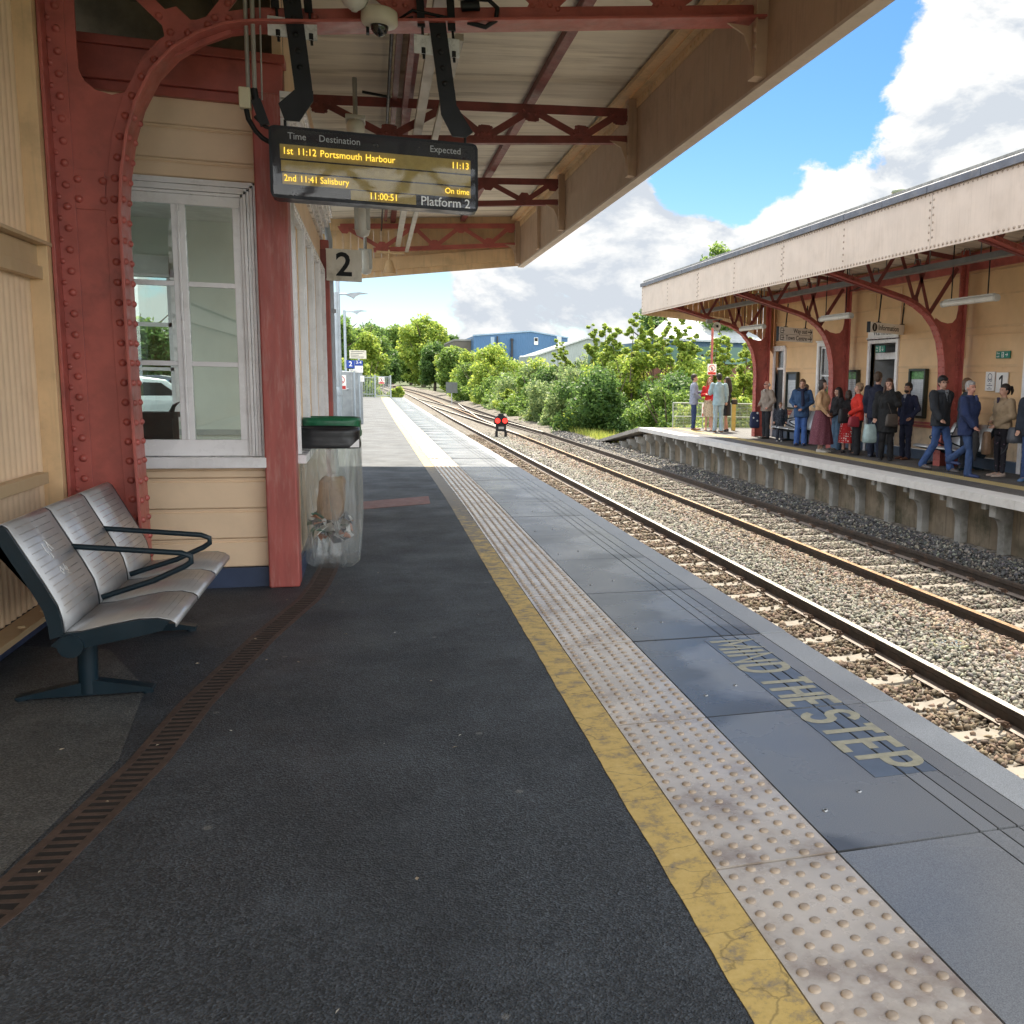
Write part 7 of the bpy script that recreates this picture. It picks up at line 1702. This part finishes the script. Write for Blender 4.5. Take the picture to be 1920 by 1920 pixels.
def sect(g, secs, n=14):
    vs = []; fs = []
    for cx, cy, cz, rx, ry in secs:
        for j in range(n): a = 2*PI*j/n; vs.append((cx+rx*math.cos(a), cy+ry*math.sin(a), cz))
    k = len(secs)
    for i in range(k-1):
        for j in range(n): fs.append((i*n+j, i*n+(j+1) % n, (i+1)*n+(j+1) % n, (i+1)*n+j))
    fs += [tuple(range(n))[::-1], tuple((k-1)*n+j for j in range(n))]
    g.add(vs, fs)
def limb(g, pts, rs, n=10):
    g.tube(pts, rs, n)
    for p, r in zip(pts, rs): g.ell(p, r, 10)
ARM = dict(down=((.235, -.02, 1.16), (.245, .05, .92)), pocket=((.27, -.07, 1.17), (.19, .07, .98)), front=((.25, -.02, 1.17), (.06, .20, 1.02)), phone=((.235, .03, 1.17), (.10, .27, 1.20)),
           clasp=((.25, -.03, 1.17), (.04, .17, .98)), face=((.20, .16, 1.22), (.06, .15, 1.52)), swingf=((.235, .06, 1.17), (.22, .22, .98)), swingb=((.245, -.13, 1.17), (.245, -.12, .93)), bag=((.24, -.01, 1.16), (.25, .06, .92)), hip=((.27, -.06, 1.17), (.16, .12, 1.06)))
def person(label, x, y, head_deg, h, top, bottom, hair, L='down', R_='down', skin=0, wide=1.0, legs=None, headyaw=0, female=False, group='people waiting on the opposite platform', lean=0.0, headtilt=0):
    """top: (colour or material, hem z, thickness, sleeves to wrist 1 / elbow .5, open collar colour or None)
       bottom: (kind, colour or material, hem z[, flare]); hair: (style, colour)"""
    k = h/1.75
    t = thing('person', label, 'person', (x, y, 0), group, rz=-math.radians(head_deg)); t.scale = (k, k, k)
    sw = .175 if female else .195
    W = wide
    legs = legs or ((-.085, .0, -.10, .03), (.085, .03, .105, .0))     # knee x,y then foot x,y
    LG = []
    for s_, lg in zip((-1, 1), legs):
        kx, ky, fx, fy = lg[:4]; fz = lg[4] if len(lg) > 4 else 0
        LG.append(((s_*.085*W, -lean*.2, .92), (kx, ky, .49 + (fz*.35)), (fx, fy-.02, .085+fz)))
    ly = lambda z: lean*(z-.95)
    # hands and arms
    AR = []
    for s_, nm in ((-1, L), (1, R_)):
        e, w_ = ARM[nm] if isinstance(nm, str) else nm
        AR.append(((s_*sw*W, ly(1.42)-.01, 1.415), (s_*(e[0]+(W-1)*.18), e[1]+ly(e[2]), e[2]), (s_*(w_[0]+(W-1)*(.16 if w_[0] > .15 else .0)), w_[1]+ly(w_[2])+(W-1)*.16*(w_[1] > .1), w_[2])))
    # ---- body: one continuous skin
    g = MB()
    sect(g, [(0, 0, .88, .12*W, .085*W), (0, 0, .98, .145*W, .10*W), (0, ly(1.1), 1.10, (.115 if female else .135)*W, .09*W), (0, ly(1.28), 1.28, .150*W, .105*W), (0, ly(1.40), 1.40, .160*(1+.5*(W-1)), .085), (0, ly(1.47), 1.465, .09, .06), (0, ly(1.5), 1.50, .05, .05)])
    hy = math.radians(headyaw); Hm = Matrix.Translation((0, ly(1.55), 1.52)) @ Matrix.Rotation(-hy, 4, 'Z') @ Matrix.Rotation(math.radians(-headtilt), 4, 'X')
    hp = lambda a, b, c: Hm @ Vector((a, b, c-1.52))
    g.tube([(0, ly(1.45), 1.44), hp(0, .012, 1.58)], [.056, .05], 10)
    Hr = Hm.to_3x3()
    g.ell(hp(0, .005, 1.655), (.074, .092, .098), 14, mat=Hr); g.ell(hp(0, .045, 1.60), (.056, .058, .07), 12, mat=Hr); g.ell(hp(0, .07, 1.565), (.03, .03, .025), 8, mat=Hr)
    g.ell(hp(0, .103, 1.622), (.013, .02, .026), 8, mat=Hr); g.ell(hp(0, .112, 1.608), (.017, .014, .012), 8, mat=Hr)
    for s_ in (-1, 1): g.ell(hp(s_*.076, -.005, 1.63), (.011, .02, .03), 8, mat=Hr); g.ell(hp(s_*.035, .08, 1.672), (.025, .014, .01), 8, mat=Hr)
    for sh, e, w_ in AR:
        limb(g, [sh, e, w_], [.043, .035, .026])
        d = (Vector(w_)-Vector(e)).normalized(); sd = Vector((1, 0, 0)) if abs(d.x) < .7 else Vector((0, 1, 0)); pn = d.cross(sd).normalized(); sd = pn.cross(d).normalized()
        in_ = -1 if w_[0] > 0 else 1
        p0 = Vector(w_)+d*.045; g.ell(p0, (.034, .034, .034), 8); g.tube([Vector(w_), p0+d*.03], [.026, .034], 8)
        cu = pn*(1 if pn.y > 0 else -1)
        for i, ln in enumerate((.062, .072, .068, .052)):
            b0 = p0+d*.022+sd*(i-1.5)*.0195; b1 = b0+d*ln*.55+cu*.008; b2 = b1+d*ln*.4+cu*.028; g.tube([b0, b1, b2], [.0095, .009, .0075], 6)
        q = p0-d*.012+sd*.03*in_; g.tube([q, q+sd*in_*.018+d*.028+cu*.014, q+sd*in_*.016+d*.055+cu*.026], [.0115, .010, .008], 6)
    for hp_, kn, an in LG:
        limb(g, [hp_, kn, an], [.075*min(W, 1.25), .052, .036])
        g.tube([Vector(an)+Vector((0, -.03, -.045)), Vector(an)+Vector((0, .06, -.052)), Vector(an)+Vector((0, .15, -.06))], [.035, .036, .022], 8)
    remeshed(g, 'body', SK[skin], t, .0095, 2)
    EYE = M_EYE; LIP = M_LIP
    for s_ in (-1, 1): g = MB(); g.ell(hp(s_*.032, .088, 1.650), (.0125, .007, .0085), 8, mat=Hr); o = g.build('eye', EYE); o.parent = t
    g = MB(); g.ell(hp(0, .098, 1.578), (.024, .007, .007), 8, mat=Hr); o = g.build('mouth', LIP); o.parent = t
    # ---- top
    tm, hem, thk, slv, inner = top
    tmat = tm if not isinstance(tm, tuple) else cloth(tm)
    g = MB(); a_ = thk; bust = .03 if female else .0
    secs = [(0, ly(hem), hem, (.160+a_)*W, (.115+a_)*W)]
    for z, rx, ry, cy in ((.86, .165, .118, 0), (.98, .160, .115, 0), (1.10, .135 if female else .15, .105, 0), (1.26, .160, .115+bust*.6, bust*.5), (1.37, .172, .105+bust*.3, bust*.3)):
        if z > hem+.03: secs.append((0, cy+ly(z), z, (rx+a_)*(W if z < 1.3 else 1+.7*(W-1)), (ry+a_)*W))
    secs += [(0, ly(1.44), 1.435, .155, .085+a_), (0, ly(1.48), 1.475, .085, .07), (0, ly(1.5), 1.51, .066, .062)]
    sect(g, secs)
    for sh, e, w_ in AR:
        r1 = .050+a_*.9; r0 = .062+a_*.8
        if slv >= 1: limb(g, [sh, e, Vector(e).lerp(Vector(w_), .93)], [r0, r1, .036+a_*.7])
        elif slv > 0: limb(g, [sh, Vector(sh).lerp(Vector(e), .8)], [r0, r1])
    remeshed(g, 'top' if thk < .02 else 'jacket', tmat, t, .0145, 3, wrinkle=.011)
    if inner is not None:
        g = MB(); zz = 1.30
        g.prism([(-.045, .0, 1.51), (.045, .0, 1.51), (.0, .0, zz)], (0, .012, 0)); g2 = MB(); g2.add([(a, b+ly(1.4)+.095+a_+bust*.6-(c-zz)*.16, c) for a, b, c in g.v], g.f); o = g2.build('shirt_front', cloth(inner)); o.parent = t
    # ---- bottom
    kind, bm, bh = bottom[:3]; bmat = bm if not isinstance(bm, tuple) else cloth(bm)
    if kind == 'trousers':
        fl = bottom[3] if len(bottom) > 3 else 0
        g = MB(); sect(g, [(0, 0, .80, .15*W, .11*W), (0, 0, .90, .168*W, .122*W), (0, ly(1.0), 1.02, .155*W, .115*W)])
        for hp_, kn, an in LG:
            q = Vector(kn).lerp(Vector(an), max(0, min(1, (kn[2]-bh)/(kn[2]-an[2]))) if bh > .06 else 1.05)
            limb(g, [hp_, kn, q], [.092*min(W, 1.25), .068+fl*.4, .058+fl])
        remeshed(g, 'trousers', bmat, t, .0145, 3, wrinkle=.012)
    else:
        fl = bottom[3] if len(bottom) > 3 else .05
        g = MB(); vs = []; fs = []; n = 40; lv = 12
        for i in range(lv+1):
            z = 1.04+(bh-1.04)*i/lv; f = i/lv
            for j in range(n):
                a = 2*PI*j/n; ru = 1 + .085*f*(math.sin(a*9+i*.25+fl*9)+.5*math.sin(a*17+1))*min(1, fl*9); rx = (.150+(fl)*f+.03*math.sin(min(1, f*2.2)*PI/2))*W*ru; ry = (.112+(fl)*f+.025*math.sin(min(1, f*2.2)*PI/2))*W*ru
                vs.append((rx*math.cos(a), ry*math.sin(a)+ly(z), z))
        for i in range(lv):
            for j in range(n): fs.append((i*n+j, i*n+(j+1) % n, (i+1)*n+(j+1) % n, (i+1)*n+j))
        g.add(vs, fs, True); o = g.build('skirt', bmat); o.parent = t
    # ---- shoes
    return t, LG, AR, hp, Hr
def shoes(P, c, low=.052):
    t, LG = P[0], P[1]
    for hp_, kn, an in LG:
        b = Vector((an[0], an[1], an[2]-.085)); d = Vector(an)-Vector(kn); tilt = Matrix.Rotation(0, 3, 'X')
        g = MB(); vs = []; fs = []
        prof = [(-.075, .036, .075), (-.06, .042, .085), (.0, .042, low+.03), (.07, .048, low), (.14, .050, low-.006), (.19, .040, .035), (.215, .018, .022)]
        for yy, w_, hh in prof:
            for a, z in ((-1, 0), (-1, .5), (-.6, 1), (.6, 1), (1, .5), (1, 0)): vs.append((b.x+a*w_, b.y+.02+yy, b.z+.002+z*hh))
        for i in range(len(prof)-1):
            for j in range(6): fs.append((i*6+j, i*6+(j+1) % 6, (i+1)*6+(j+1) % 6, (i+1)*6+j))
        fs += [tuple(range(6)), tuple((len(prof)-1)*6+j for j in range(6))]
        g.add(vs, fs, True); o = g.build('shoe', c if not isinstance(c, tuple) else cloth(c, .5)); o.parent = t
def hairdo(P, style, c):
    t, hp, Hr = P[0], P[3], P[4]; mt = M('hair', c, .55, .35, 40, .5, 90, stretch=(3, 3, .4)); g = MB()
    if style in ('short', 'bowl', 'curly', 'bob', 'long', 'pony', 'bun'):
        dz = .018 if style in ('bowl', 'curly') else .010
        g.ell(hp(0, -.012, 1.683), (.082+dz*.6, .098+dz*.5, .088+dz), 16, mat=Hr); g.ell(hp(0, -.045, 1.64), (.078, .062, .085), 12, mat=Hr)
        if style == 'bowl': g.ell(hp(0, .055, 1.715), (.078, .052, .040), 12, mat=Hr)
        if style == 'short': g.ell(hp(0, .045, 1.735), (.06, .045, .025), 10, mat=Hr)
        if style == 'curly':
            rg = random.Random(4)
            for i in range(26): a = rg.uniform(0, 6.3); z = rg.uniform(1.60, 1.77); r_ = .092*math.sqrt(max(.05, 1-((z-1.68)/.12)**2)); g.ell(hp(math.cos(a)*r_, -.015+math.sin(a)*r_*.95*(1 if math.sin(a) < .3 else .6), z), .026, 6)
        if style == 'bob':
            for s_ in (-1, 1): g.ell(hp(s_*.068, -.005, 1.60), (.034, .058, .085), 10, mat=Hr)
            g.ell(hp(0, -.065, 1.58), (.078, .048, .095), 10, mat=Hr)
        if style == 'long':
            for s_ in (-1, 1): limb(g, [hp(s_*.072, .005, 1.65), hp(s_*.085, .0, 1.54), hp(s_*.105, .035, 1.40), hp(s_*.10, .055, 1.30)], [.03, .036, .034, .016], 8)
            limb(g, [hp(0, -.06, 1.66), hp(0, -.085, 1.52), hp(0, -.115, 1.36), hp(0, -.12, 1.28)], [.072, .075, .07, .04], 10)
        if style == 'pony': limb(g, [hp(0, -.10, 1.70), hp(0, -.145, 1.70), hp(0, -.165, 1.64), hp(.01, -.16, 1.57)], [.026, .034, .032, .016], 8)
        if style == 'bun': g.ell(hp(0, -.115, 1.68), (.042, .036, .042), 10, mat=Hr)
        # keep the face free
        vs = []
    if style == 'bald':
        for s_ in (-1, 1): g.ell(hp(s_*.062, -.035, 1.645), (.022, .05, .045), 10, mat=Hr)
        g.ell(hp(0, -.075, 1.635), (.06, .026, .05), 10, mat=Hr)
    if style == 'cap':
        g.ell(hp(0, -.006, 1.69), (.086, .102, .085), 14, mat=Hr); g.ell(hp(0, .085, 1.69), (.06, .055, .012), 10, mat=Hr)
    inv = Hr.transposed(); o0 = hp(0, 0, 1.65)
    ob = remeshed(g, 'hair' if style != 'cap' else 'hat', mt, t, .010, 1)
    # comb the fringe back off the face
    me = ob.data
    for v in me.vertices:
        q = inv @ (v.co-o0)
        lim = 1.692 if style != 'bowl' else 1.668
        if q.y > .030 and q.z+1.65 < lim and abs(q.x) < .075 and style not in ('bald', 'cap'): v.co = o0 + Hr @ Vector((q.x*1.02, .030+(q.y-.030)*.15, q.z))
    return ob
M_EYE = M('dark_eye', (.02, .015, .012), .3); M_LIP = M('lip', (.32, .12, .10), .5)
def bag(name, label, x, y, z, w, d, h, c, strap=None, slump=.0, group=None):
    t = thing(name, label, 'bag', (x, y, z), group); g = MB(); rg = random.Random(int(x*100)+int(y*10)); vs = []; fs = []; n = 16
    for i, (zz, s_) in enumerate(((0, .72), (.04, .95), (.3, 1.0), (.7, .95), (.95, .8), (1.0, .6))):
        for j in range(n):
            a = 2*PI*j/n; q = 1+rg.uniform(-.05, .05)-slump*zz*.3; vs.append((x+w/2*s_*q*math.copysign(abs(math.cos(a))**.5, math.cos(a)), y+d/2*s_*q*math.copysign(abs(math.sin(a))**.5, math.sin(a)), z+zz*h+rg.uniform(-.008, .008)))
    for i in range(5):
        for j in range(n): fs.append((i*n+j, i*n+(j+1) % n, (i+1)*n+(j+1) % n, (i+1)*n+j))
    fs += [tuple(range(n))[::-1], tuple(5*n+j for j in range(n))]
    g.add(vs, fs, True); g.build('bag_body', c if not isinstance(c, tuple) else M('bag_material', c, .5, .15, 8, .3, 30, bd=.01), t)
    if strap: g = MB(); g.tube(strap, .008, 6); g.build('strap', M('strap_leather', tuple(q*.6 for q in (c if isinstance(c, tuple) else (.1, .1, .1))), .5), t)
    return t
NAVY = (.010, .014, .035); BLACK = (.010, .010, .012); JEAN = (.03, .06, .15); LJEAN = (.07, .12, .20)
def at(P, p):
    """a point of a person in the world"""
    t = P[0]; a = t.rotation_euler.z; k = t.scale.x; return (t.location.x + k*(p[0]*math.cos(a)-p[1]*math.sin(a)), t.location.y + k*(p[0]*math.sin(a)+p[1]*math.cos(a)), k*p[2])
# the four at the end of the platform
P = person('man in grey blue blazer and navy trousers, leftmost of the group at the platform end', 10.42, 30.9, 105, 1.88, ((.24, .27, .36), .80, .022, 1, (.5, .52, .56)), ('trousers', (.018, .035, .10), .0), None, 'phone', 'front'); shoes(P, (.22, .10, .045)); hairdo(P, 'short', (.022, .014, .010))
P = person('woman in red jacket and light patterned skirt with auburn hair in the group of four', 10.93, 30.75, 205, 1.78, ((.52, .016, .018), 1.0, .014, 1, None), ('skirt', patterned('leaf_print', (.50, .40, .28), (.05, .045, .04), 26, .30), .46, .02), None, 'front', 'phone', female=True, headtilt=-12); shoes(P, (.45, .27, .19), .04); hairdo(P, 'long', (.23, .065, .02))
P = person('man in pale blue suit with his back turned in the group of four', 10.87, 29.66, 12, 1.91, ((.27, .40, .47), .80, .022, 1, None), ('trousers', (.27, .38, .44), .0, .008), None, ((.27, .0, 1.17), (.20, .22, 1.17)), 'down'); shoes(P, (.20, .08, .035)); hairdo(P, 'short', (.010, .009, .010))
P = person('woman in black knee length dress with long dark hair partly behind the pale blue suit', 11.28, 30.0, 300, 1.80, ((.010, .010, .012), .78, .010, 1, None), ('skirt', (.010, .010, .012), .52, .015), None, 'down', 'hip', skin=1, female=True); shoes(P, (.015, .013, .013), .04); hairdo(P, 'long', (.014, .009, .008))
bag('handbag', 'small black handbag held by the woman in the black dress', 11.50, 29.85, .92, .22, .10, .16, (.012, .012, .014))
# the crowd under the canopy
P = person('bald older man in stone grey zip jacket and dark trousers beside the end column', 11.17, 26.3, 262, 1.70, ((.27, .225, .19), .84, .035, 1, (.4, .38, .34)), ('trousers', (.018, .020, .026), .0, .012), None, 'pocket', 'front', skin=2, wide=1.12, headyaw=15); shoes(P, (.02, .018, .016)); hairdo(P, 'bald', (.45, .43, .41))
g = MB(); hp, Hr = P[3], P[4]; g.ell(hp(.033, .095, 1.652), (.03, .012, .019), 8, mat=Hr); g.ell(hp(-.033, .095, 1.652), (.03, .012, .019), 8, mat=Hr); g.tube([hp(.06, .085, 1.655), hp(.08, .0, 1.65)], .004, 4); g.tube([hp(-.06, .085, 1.655), hp(-.08, .0, 1.65)], .004, 4); o = g.build('sunglasses', BLACKM); o.parent = P[0]
bag('carrier_bag', 'dark blue and white carrier bag standing behind the older man', 10.86, 26.45, .30, .30, .16, .48, patterned('bag_print', (.02, .03, .08), (.6, .62, .64), 5, .22))
P = person('small child in dark patterned outfit and cap standing beside the older man', 10.98, 24.85, 205, 1.10, (patterned('child_print', (.018, .022, .035), (.22, .25, .30), 34, .20), .80, .028, 1, (.30, .33, .36)), ('trousers', patterned('child_print_trousers', (.018, .022, .035), (.18, .2, .24), 34, .20), .0, .018), None, 'down', 'down', wide=1.18); shoes(P, (.30, .30, .30)); hairdo(P, 'cap', (.16, .085, .04))
P = person('woman in grey skirt and dark tights standing behind the woman in the blue jacket', 11.42, 24.2, 285, 1.62, ((.02, .05, .17), .95, .025, 1, None), ('skirt', (.14, .145, .155), .46, .05), None, 'front', 'front', female=True); shoes(P, (.015, .015, .018)); hairdo(P, 'bob', (.10, .06, .035))
P = person('woman in blue jacket with dark scarf and bright blue jeans looking across the tracks', 10.91, 23.3, 214, 1.75, ((.030, .075, .17), .76, .032, 1, None), ('trousers', (.05, .12, .34), .0, .022), None, 'clasp', 'hip', female=True, wide=1.08); shoes(P, (.02, .03, .06)); hairdo(P, 'bun', (.14, .075, .04))
g = MB(); g.tube([(-.10, .05, 1.49), (.0, .12, 1.47), (.10, .06, 1.49), (.10, -.05, 1.51), (-.10, -.05, 1.51), (-.10, .05, 1.49)], .038, 8); g.tube([(-.03, .14, 1.46), (-.05, .175, 1.2), (-.06, .18, 1.05)], .045, 8); o = g.build('scarf', cloth((.012, .016, .045))); o.parent = P[0]
P = person('woman in beige knitted top and long maroon sequinned skirt near the platform edge', 10.35, 20.95, 128, 1.74, ((.44, .28, .155), 1.02, .014, 1, None), ('skirt', patterned('maroon_sequins', (.115, .028, .045), (.36, .19, .20), 60, .22), .20, .085), None, ((.30, .0, 1.17), (.31, .09, .90)), ((.30, .0, 1.16), (.26, .14, .95)), female=True, wide=1.30, headyaw=10); shoes(P, (.5, .48, .44), .06); hairdo(P, 'bob', (.022, .014, .012))
P = person('woman with long dark hair, black leather jacket and wide blue jeans by the red column', 11.18, 21.75, 262, 1.56, ((.014, .013, .016), 1.0, .024, 1, None), ('trousers', (.075, .135, .21), .0, .055), None, 'clasp', 'front', female=True, headyaw=10); shoes(P, (.1, .09, .08)); hairdo(P, 'long', (.022, .012, .010))
q = at(P, (0, .26, .90)); bag('clutch_bag', 'small brown clutch held by the woman in wide blue jeans', q[0], q[1], q[2], .20, .08, .12, (.16, .07, .04))
P = person('woman in red polka dot skirt half hidden by the woman in the red blazer', 10.95, 20.75, 40, 1.50, ((.010, .010, .013), .95, .022, 1, None), ('skirt', patterned('polka_dots', (.46, .012, .016), (.62, .58, .55), 15, .33), .28, .06), None, 'front', 'down', female=True); shoes(P, (.02, .018, .02), .04); hairdo(P, 'bob', (.05, .035, .028))
P = person('woman in bright red blazer and black trousers with curly fair hair', 10.84, 20.05, 285, 1.67, ((.56, .028, .016), .86, .024, 1, None), ('trousers', (.010, .010, .013), .0, .028), None, 'front', 'clasp', female=True, wide=1.12); shoes(P, (.02, .02, .022)); hairdo(P, 'curly', (.24, .155, .09))
q = at(P, (-.20, .14, .70)); bag('handbag', 'dusky red handbag hanging at the hip of the woman in the red blazer', q[0], q[1], q[2], .28, .12, .24, (.30, .03, .045), strap=[(q[0], q[1], q[2]+.22), (q[0]+.1, q[1], q[2]+.40), (q[0]+.12, q[1]+.05, q[2]+.7)])
q = at(P, (-.02, .36, .78)); bag('shoulder_bag', 'black leather shoulder bag between the red blazer and the polka dot skirt', q[0], q[1], q[2], .26, .13, .34, (.012, .012, .015))
P = person('tall man in navy suit with his back turned facing the open door', 11.0, 19.45, 55, 1.93, (NAVY, .80, .026, 1, None), ('trousers', (.010, .014, .034), .0, .010), None, 'down', 'front', wide=1.10); shoes(P, (.05, .06, .09)); hairdo(P, 'short', (.07, .045, .03))
P = person('woman with very long brown hair and black coat covering her mouth with her hand', 10.85, 18.7, 212, 1.78, ((.011, .012, .014), .60, .034, 1, None), ('trousers', (.010, .010, .012), .0, .012), None, 'face', 'down', female=True, wide=1.14); shoes(P, (.015, .015, .017), .06); hairdo(P, 'long', (.055, .028, .018))
q = at(P, (-.10, .24, .74)); s1 = at(P, (.12, .06, 1.48)); bag('crossbody_bag', 'taupe crossbody bag in front of the woman with long brown hair', q[0], q[1], q[2], .30, .10, .27, (.085, .07, .06), strap=[(q[0], q[1], q[2]+.25), at(P, (-.02, .22, 1.2)), s1])
q = at(P, (.36, .05, .36)); bag('carrier_bag', 'crumpled pale green carrier bag beside the woman with long brown hair', q[0], q[1], q[2], .30, .26, .42, (.32, .42, .42), strap=[(q[0], q[1], q[2]+.4), at(P, (.26, .05, .92))], slump=.5)
P = person('bearded man in navy suit and grey shirt with one hand in his pocket', 11.40, 18.8, 255, 1.70, ((.012, .017, .05), .80, .024, 1, (.32, .33, .38)), ('trousers', (.010, .013, .035), .0, .008), None, 'pocket', 'pocket', skin=1); shoes(P, (.09, .035, .02)); hairdo(P, 'short', (.012, .009, .009))
g = MB(); hp, Hr = P[3], P[4]; g.ell(hp(0, .052, 1.572), (.058, .058, .042), 12, mat=Hr); o = g.build('beard', M('dark_beard', (.02, .014, .012), .8)); o.parent = P[0]
ML = ((-.07, .16, -.06, .27), (.07, -.05, .09, -.30, .03))
P = person('young man with black fringe, glasses, black puffer jacket and blue jeans walking along the platform', 10.58, 16.2, 168, 1.83, ((.016, .020, .027), .84, .042, 1, (.30, .33, .38)), ('trousers', (.035, .075, .20), .0, .014), None, 'swingb', 'swingf', legs=ML, headyaw=12); shoes(P, (.10, .09, .09)); hairdo(P, 'bowl', (.008, .007, .009))
g = MB(); hp, Hr = P[3], P[4]
for s_ in (-1, 1): g.tube([hp(s_*.033+.026*math.cos(a), .103, 1.652+.02*math.sin(a)) for a in np.linspace(0, 2*PI, 11)], .0035, 4); g.tube([hp(s_*.06, .10, 1.655), hp(s_*.08, .0, 1.65)], .003, 4)
o = g.build('glasses', BLACKM); o.parent = P[0]
g = MB(); g.tube([(-.10, -.03, 1.47), (-.08, .07, 1.49), (.0, .10, 1.45), (.08, .07, 1.49), (.10, -.03, 1.47), (.0, -.11, 1.47), (-.10, -.03, 1.47)], .034, 8); g.tube([(-.035, .155, 1.43), (-.04, .175, 1.27)], .005, 5); g.tube([(.03, .155, 1.43), (.035, .178, 1.33)], .005, 5); o = g.build('hood', cloth((.05, .06, .075))); o.parent = P[0]
ML = ((-.08, -.02, -.10, -.36, .20), (.08, .10, .07, .10))
P = person('older woman with short grey hair in navy fleece striding nearest the platform edge', 10.42, 15.05, 150, 1.74, ((.012, .024, .08), .76, .036, 1, (.05, .08, .22)), ('trousers', (.032, .065, .16), .0, .014), None, ((.27, -.10, 1.16), (.29, -.12, .92)), ((.25, .06, 1.16), (.22, .20, .95)), female=True, wide=1.16, legs=ML, skin=2, headyaw=18); shoes(P, (.02, .035, .11), .06); hairdo(P, 'short', (.32, .31, .31))
q = at(P, (.22, .26, .52)); um = MB(); um.tube([(q[0], q[1], q[2]+.36), (q[0], q[1], q[2]+.30), (q[0]+.01, q[1], q[2]), (q[0]+.01, q[1], q[2]-.20)], [.012, .055, .05, .01], 8); um.ell((q[0]+.03, q[1], q[2]+.1), (.06, .06, .16), 8); tag(um.build('folded_umbrella', cloth((.012, .012, .014)), origin=q), 'folded black umbrella in the hand of the striding older woman', 'umbrella')
P = person('person in grey teal jacket with fair brown hair hidden behind the striding older woman', 11.25, 16.35, 120, 1.80, ((.035, .055, .07), .80, .034, 1, None), ('trousers', (.02, .022, .03), .0, .01), None, 'pocket', 'pocket', wide=1.1); shoes(P, (.12, .06, .03)); hairdo(P, 'bob', (.15, .085, .045))
P = person('woman in beige bomber jacket with dark ponytail and black flowered leggings facing along the platform', 11.13, 15.0, 272, 1.70, ((.36, .27, .175), .92, .040, 1, (.04, .03, .06)), ('trousers', patterned('flower_leggings', (.012, .011, .018), (.20, .12, .17), 14, .16), .10, -.008), None, 'clasp', 'hip', female=True, wide=1.06); shoes(P, (.42, .33, .28), .045); hairdo(P, 'pony', (.020, .012, .010))
q = at(P, (.05, .30, .42)); bag('tote_bag', 'brown paper tote held in front of the woman in the beige bomber jacket', q[0], q[1], q[2], .16, .14, .42, (.20, .12, .07), strap=[(q[0], q[1], q[2]+.48), (q[0]+.03, q[1], q[2]+.60)])
P = person('person in dark navy jacket and blue jeans beside the grey holdall', 11.10, 14.1, 240, 1.74, ((.018, .026, .042), .80, .036, 1, None), ('trousers', JEAN, .0, .012), None, 'hip', 'down'); shoes(P, (.08, .16, .30)); hairdo(P, 'short', (.03, .02, .015))
bag('holdall', 'large grey holdall hanging with a loose strap at the right edge of the picture', 11.02, 14.42, .66, .36, .2, .28, (.075, .08, .095), strap=[(10.88, 14.42, .72), (10.84, 14.5, .52), (10.80, 14.55, .45), (10.86, 14.6, .55)])
for o in bpy.data.objects:
    if '_o' in o: del o['_o']
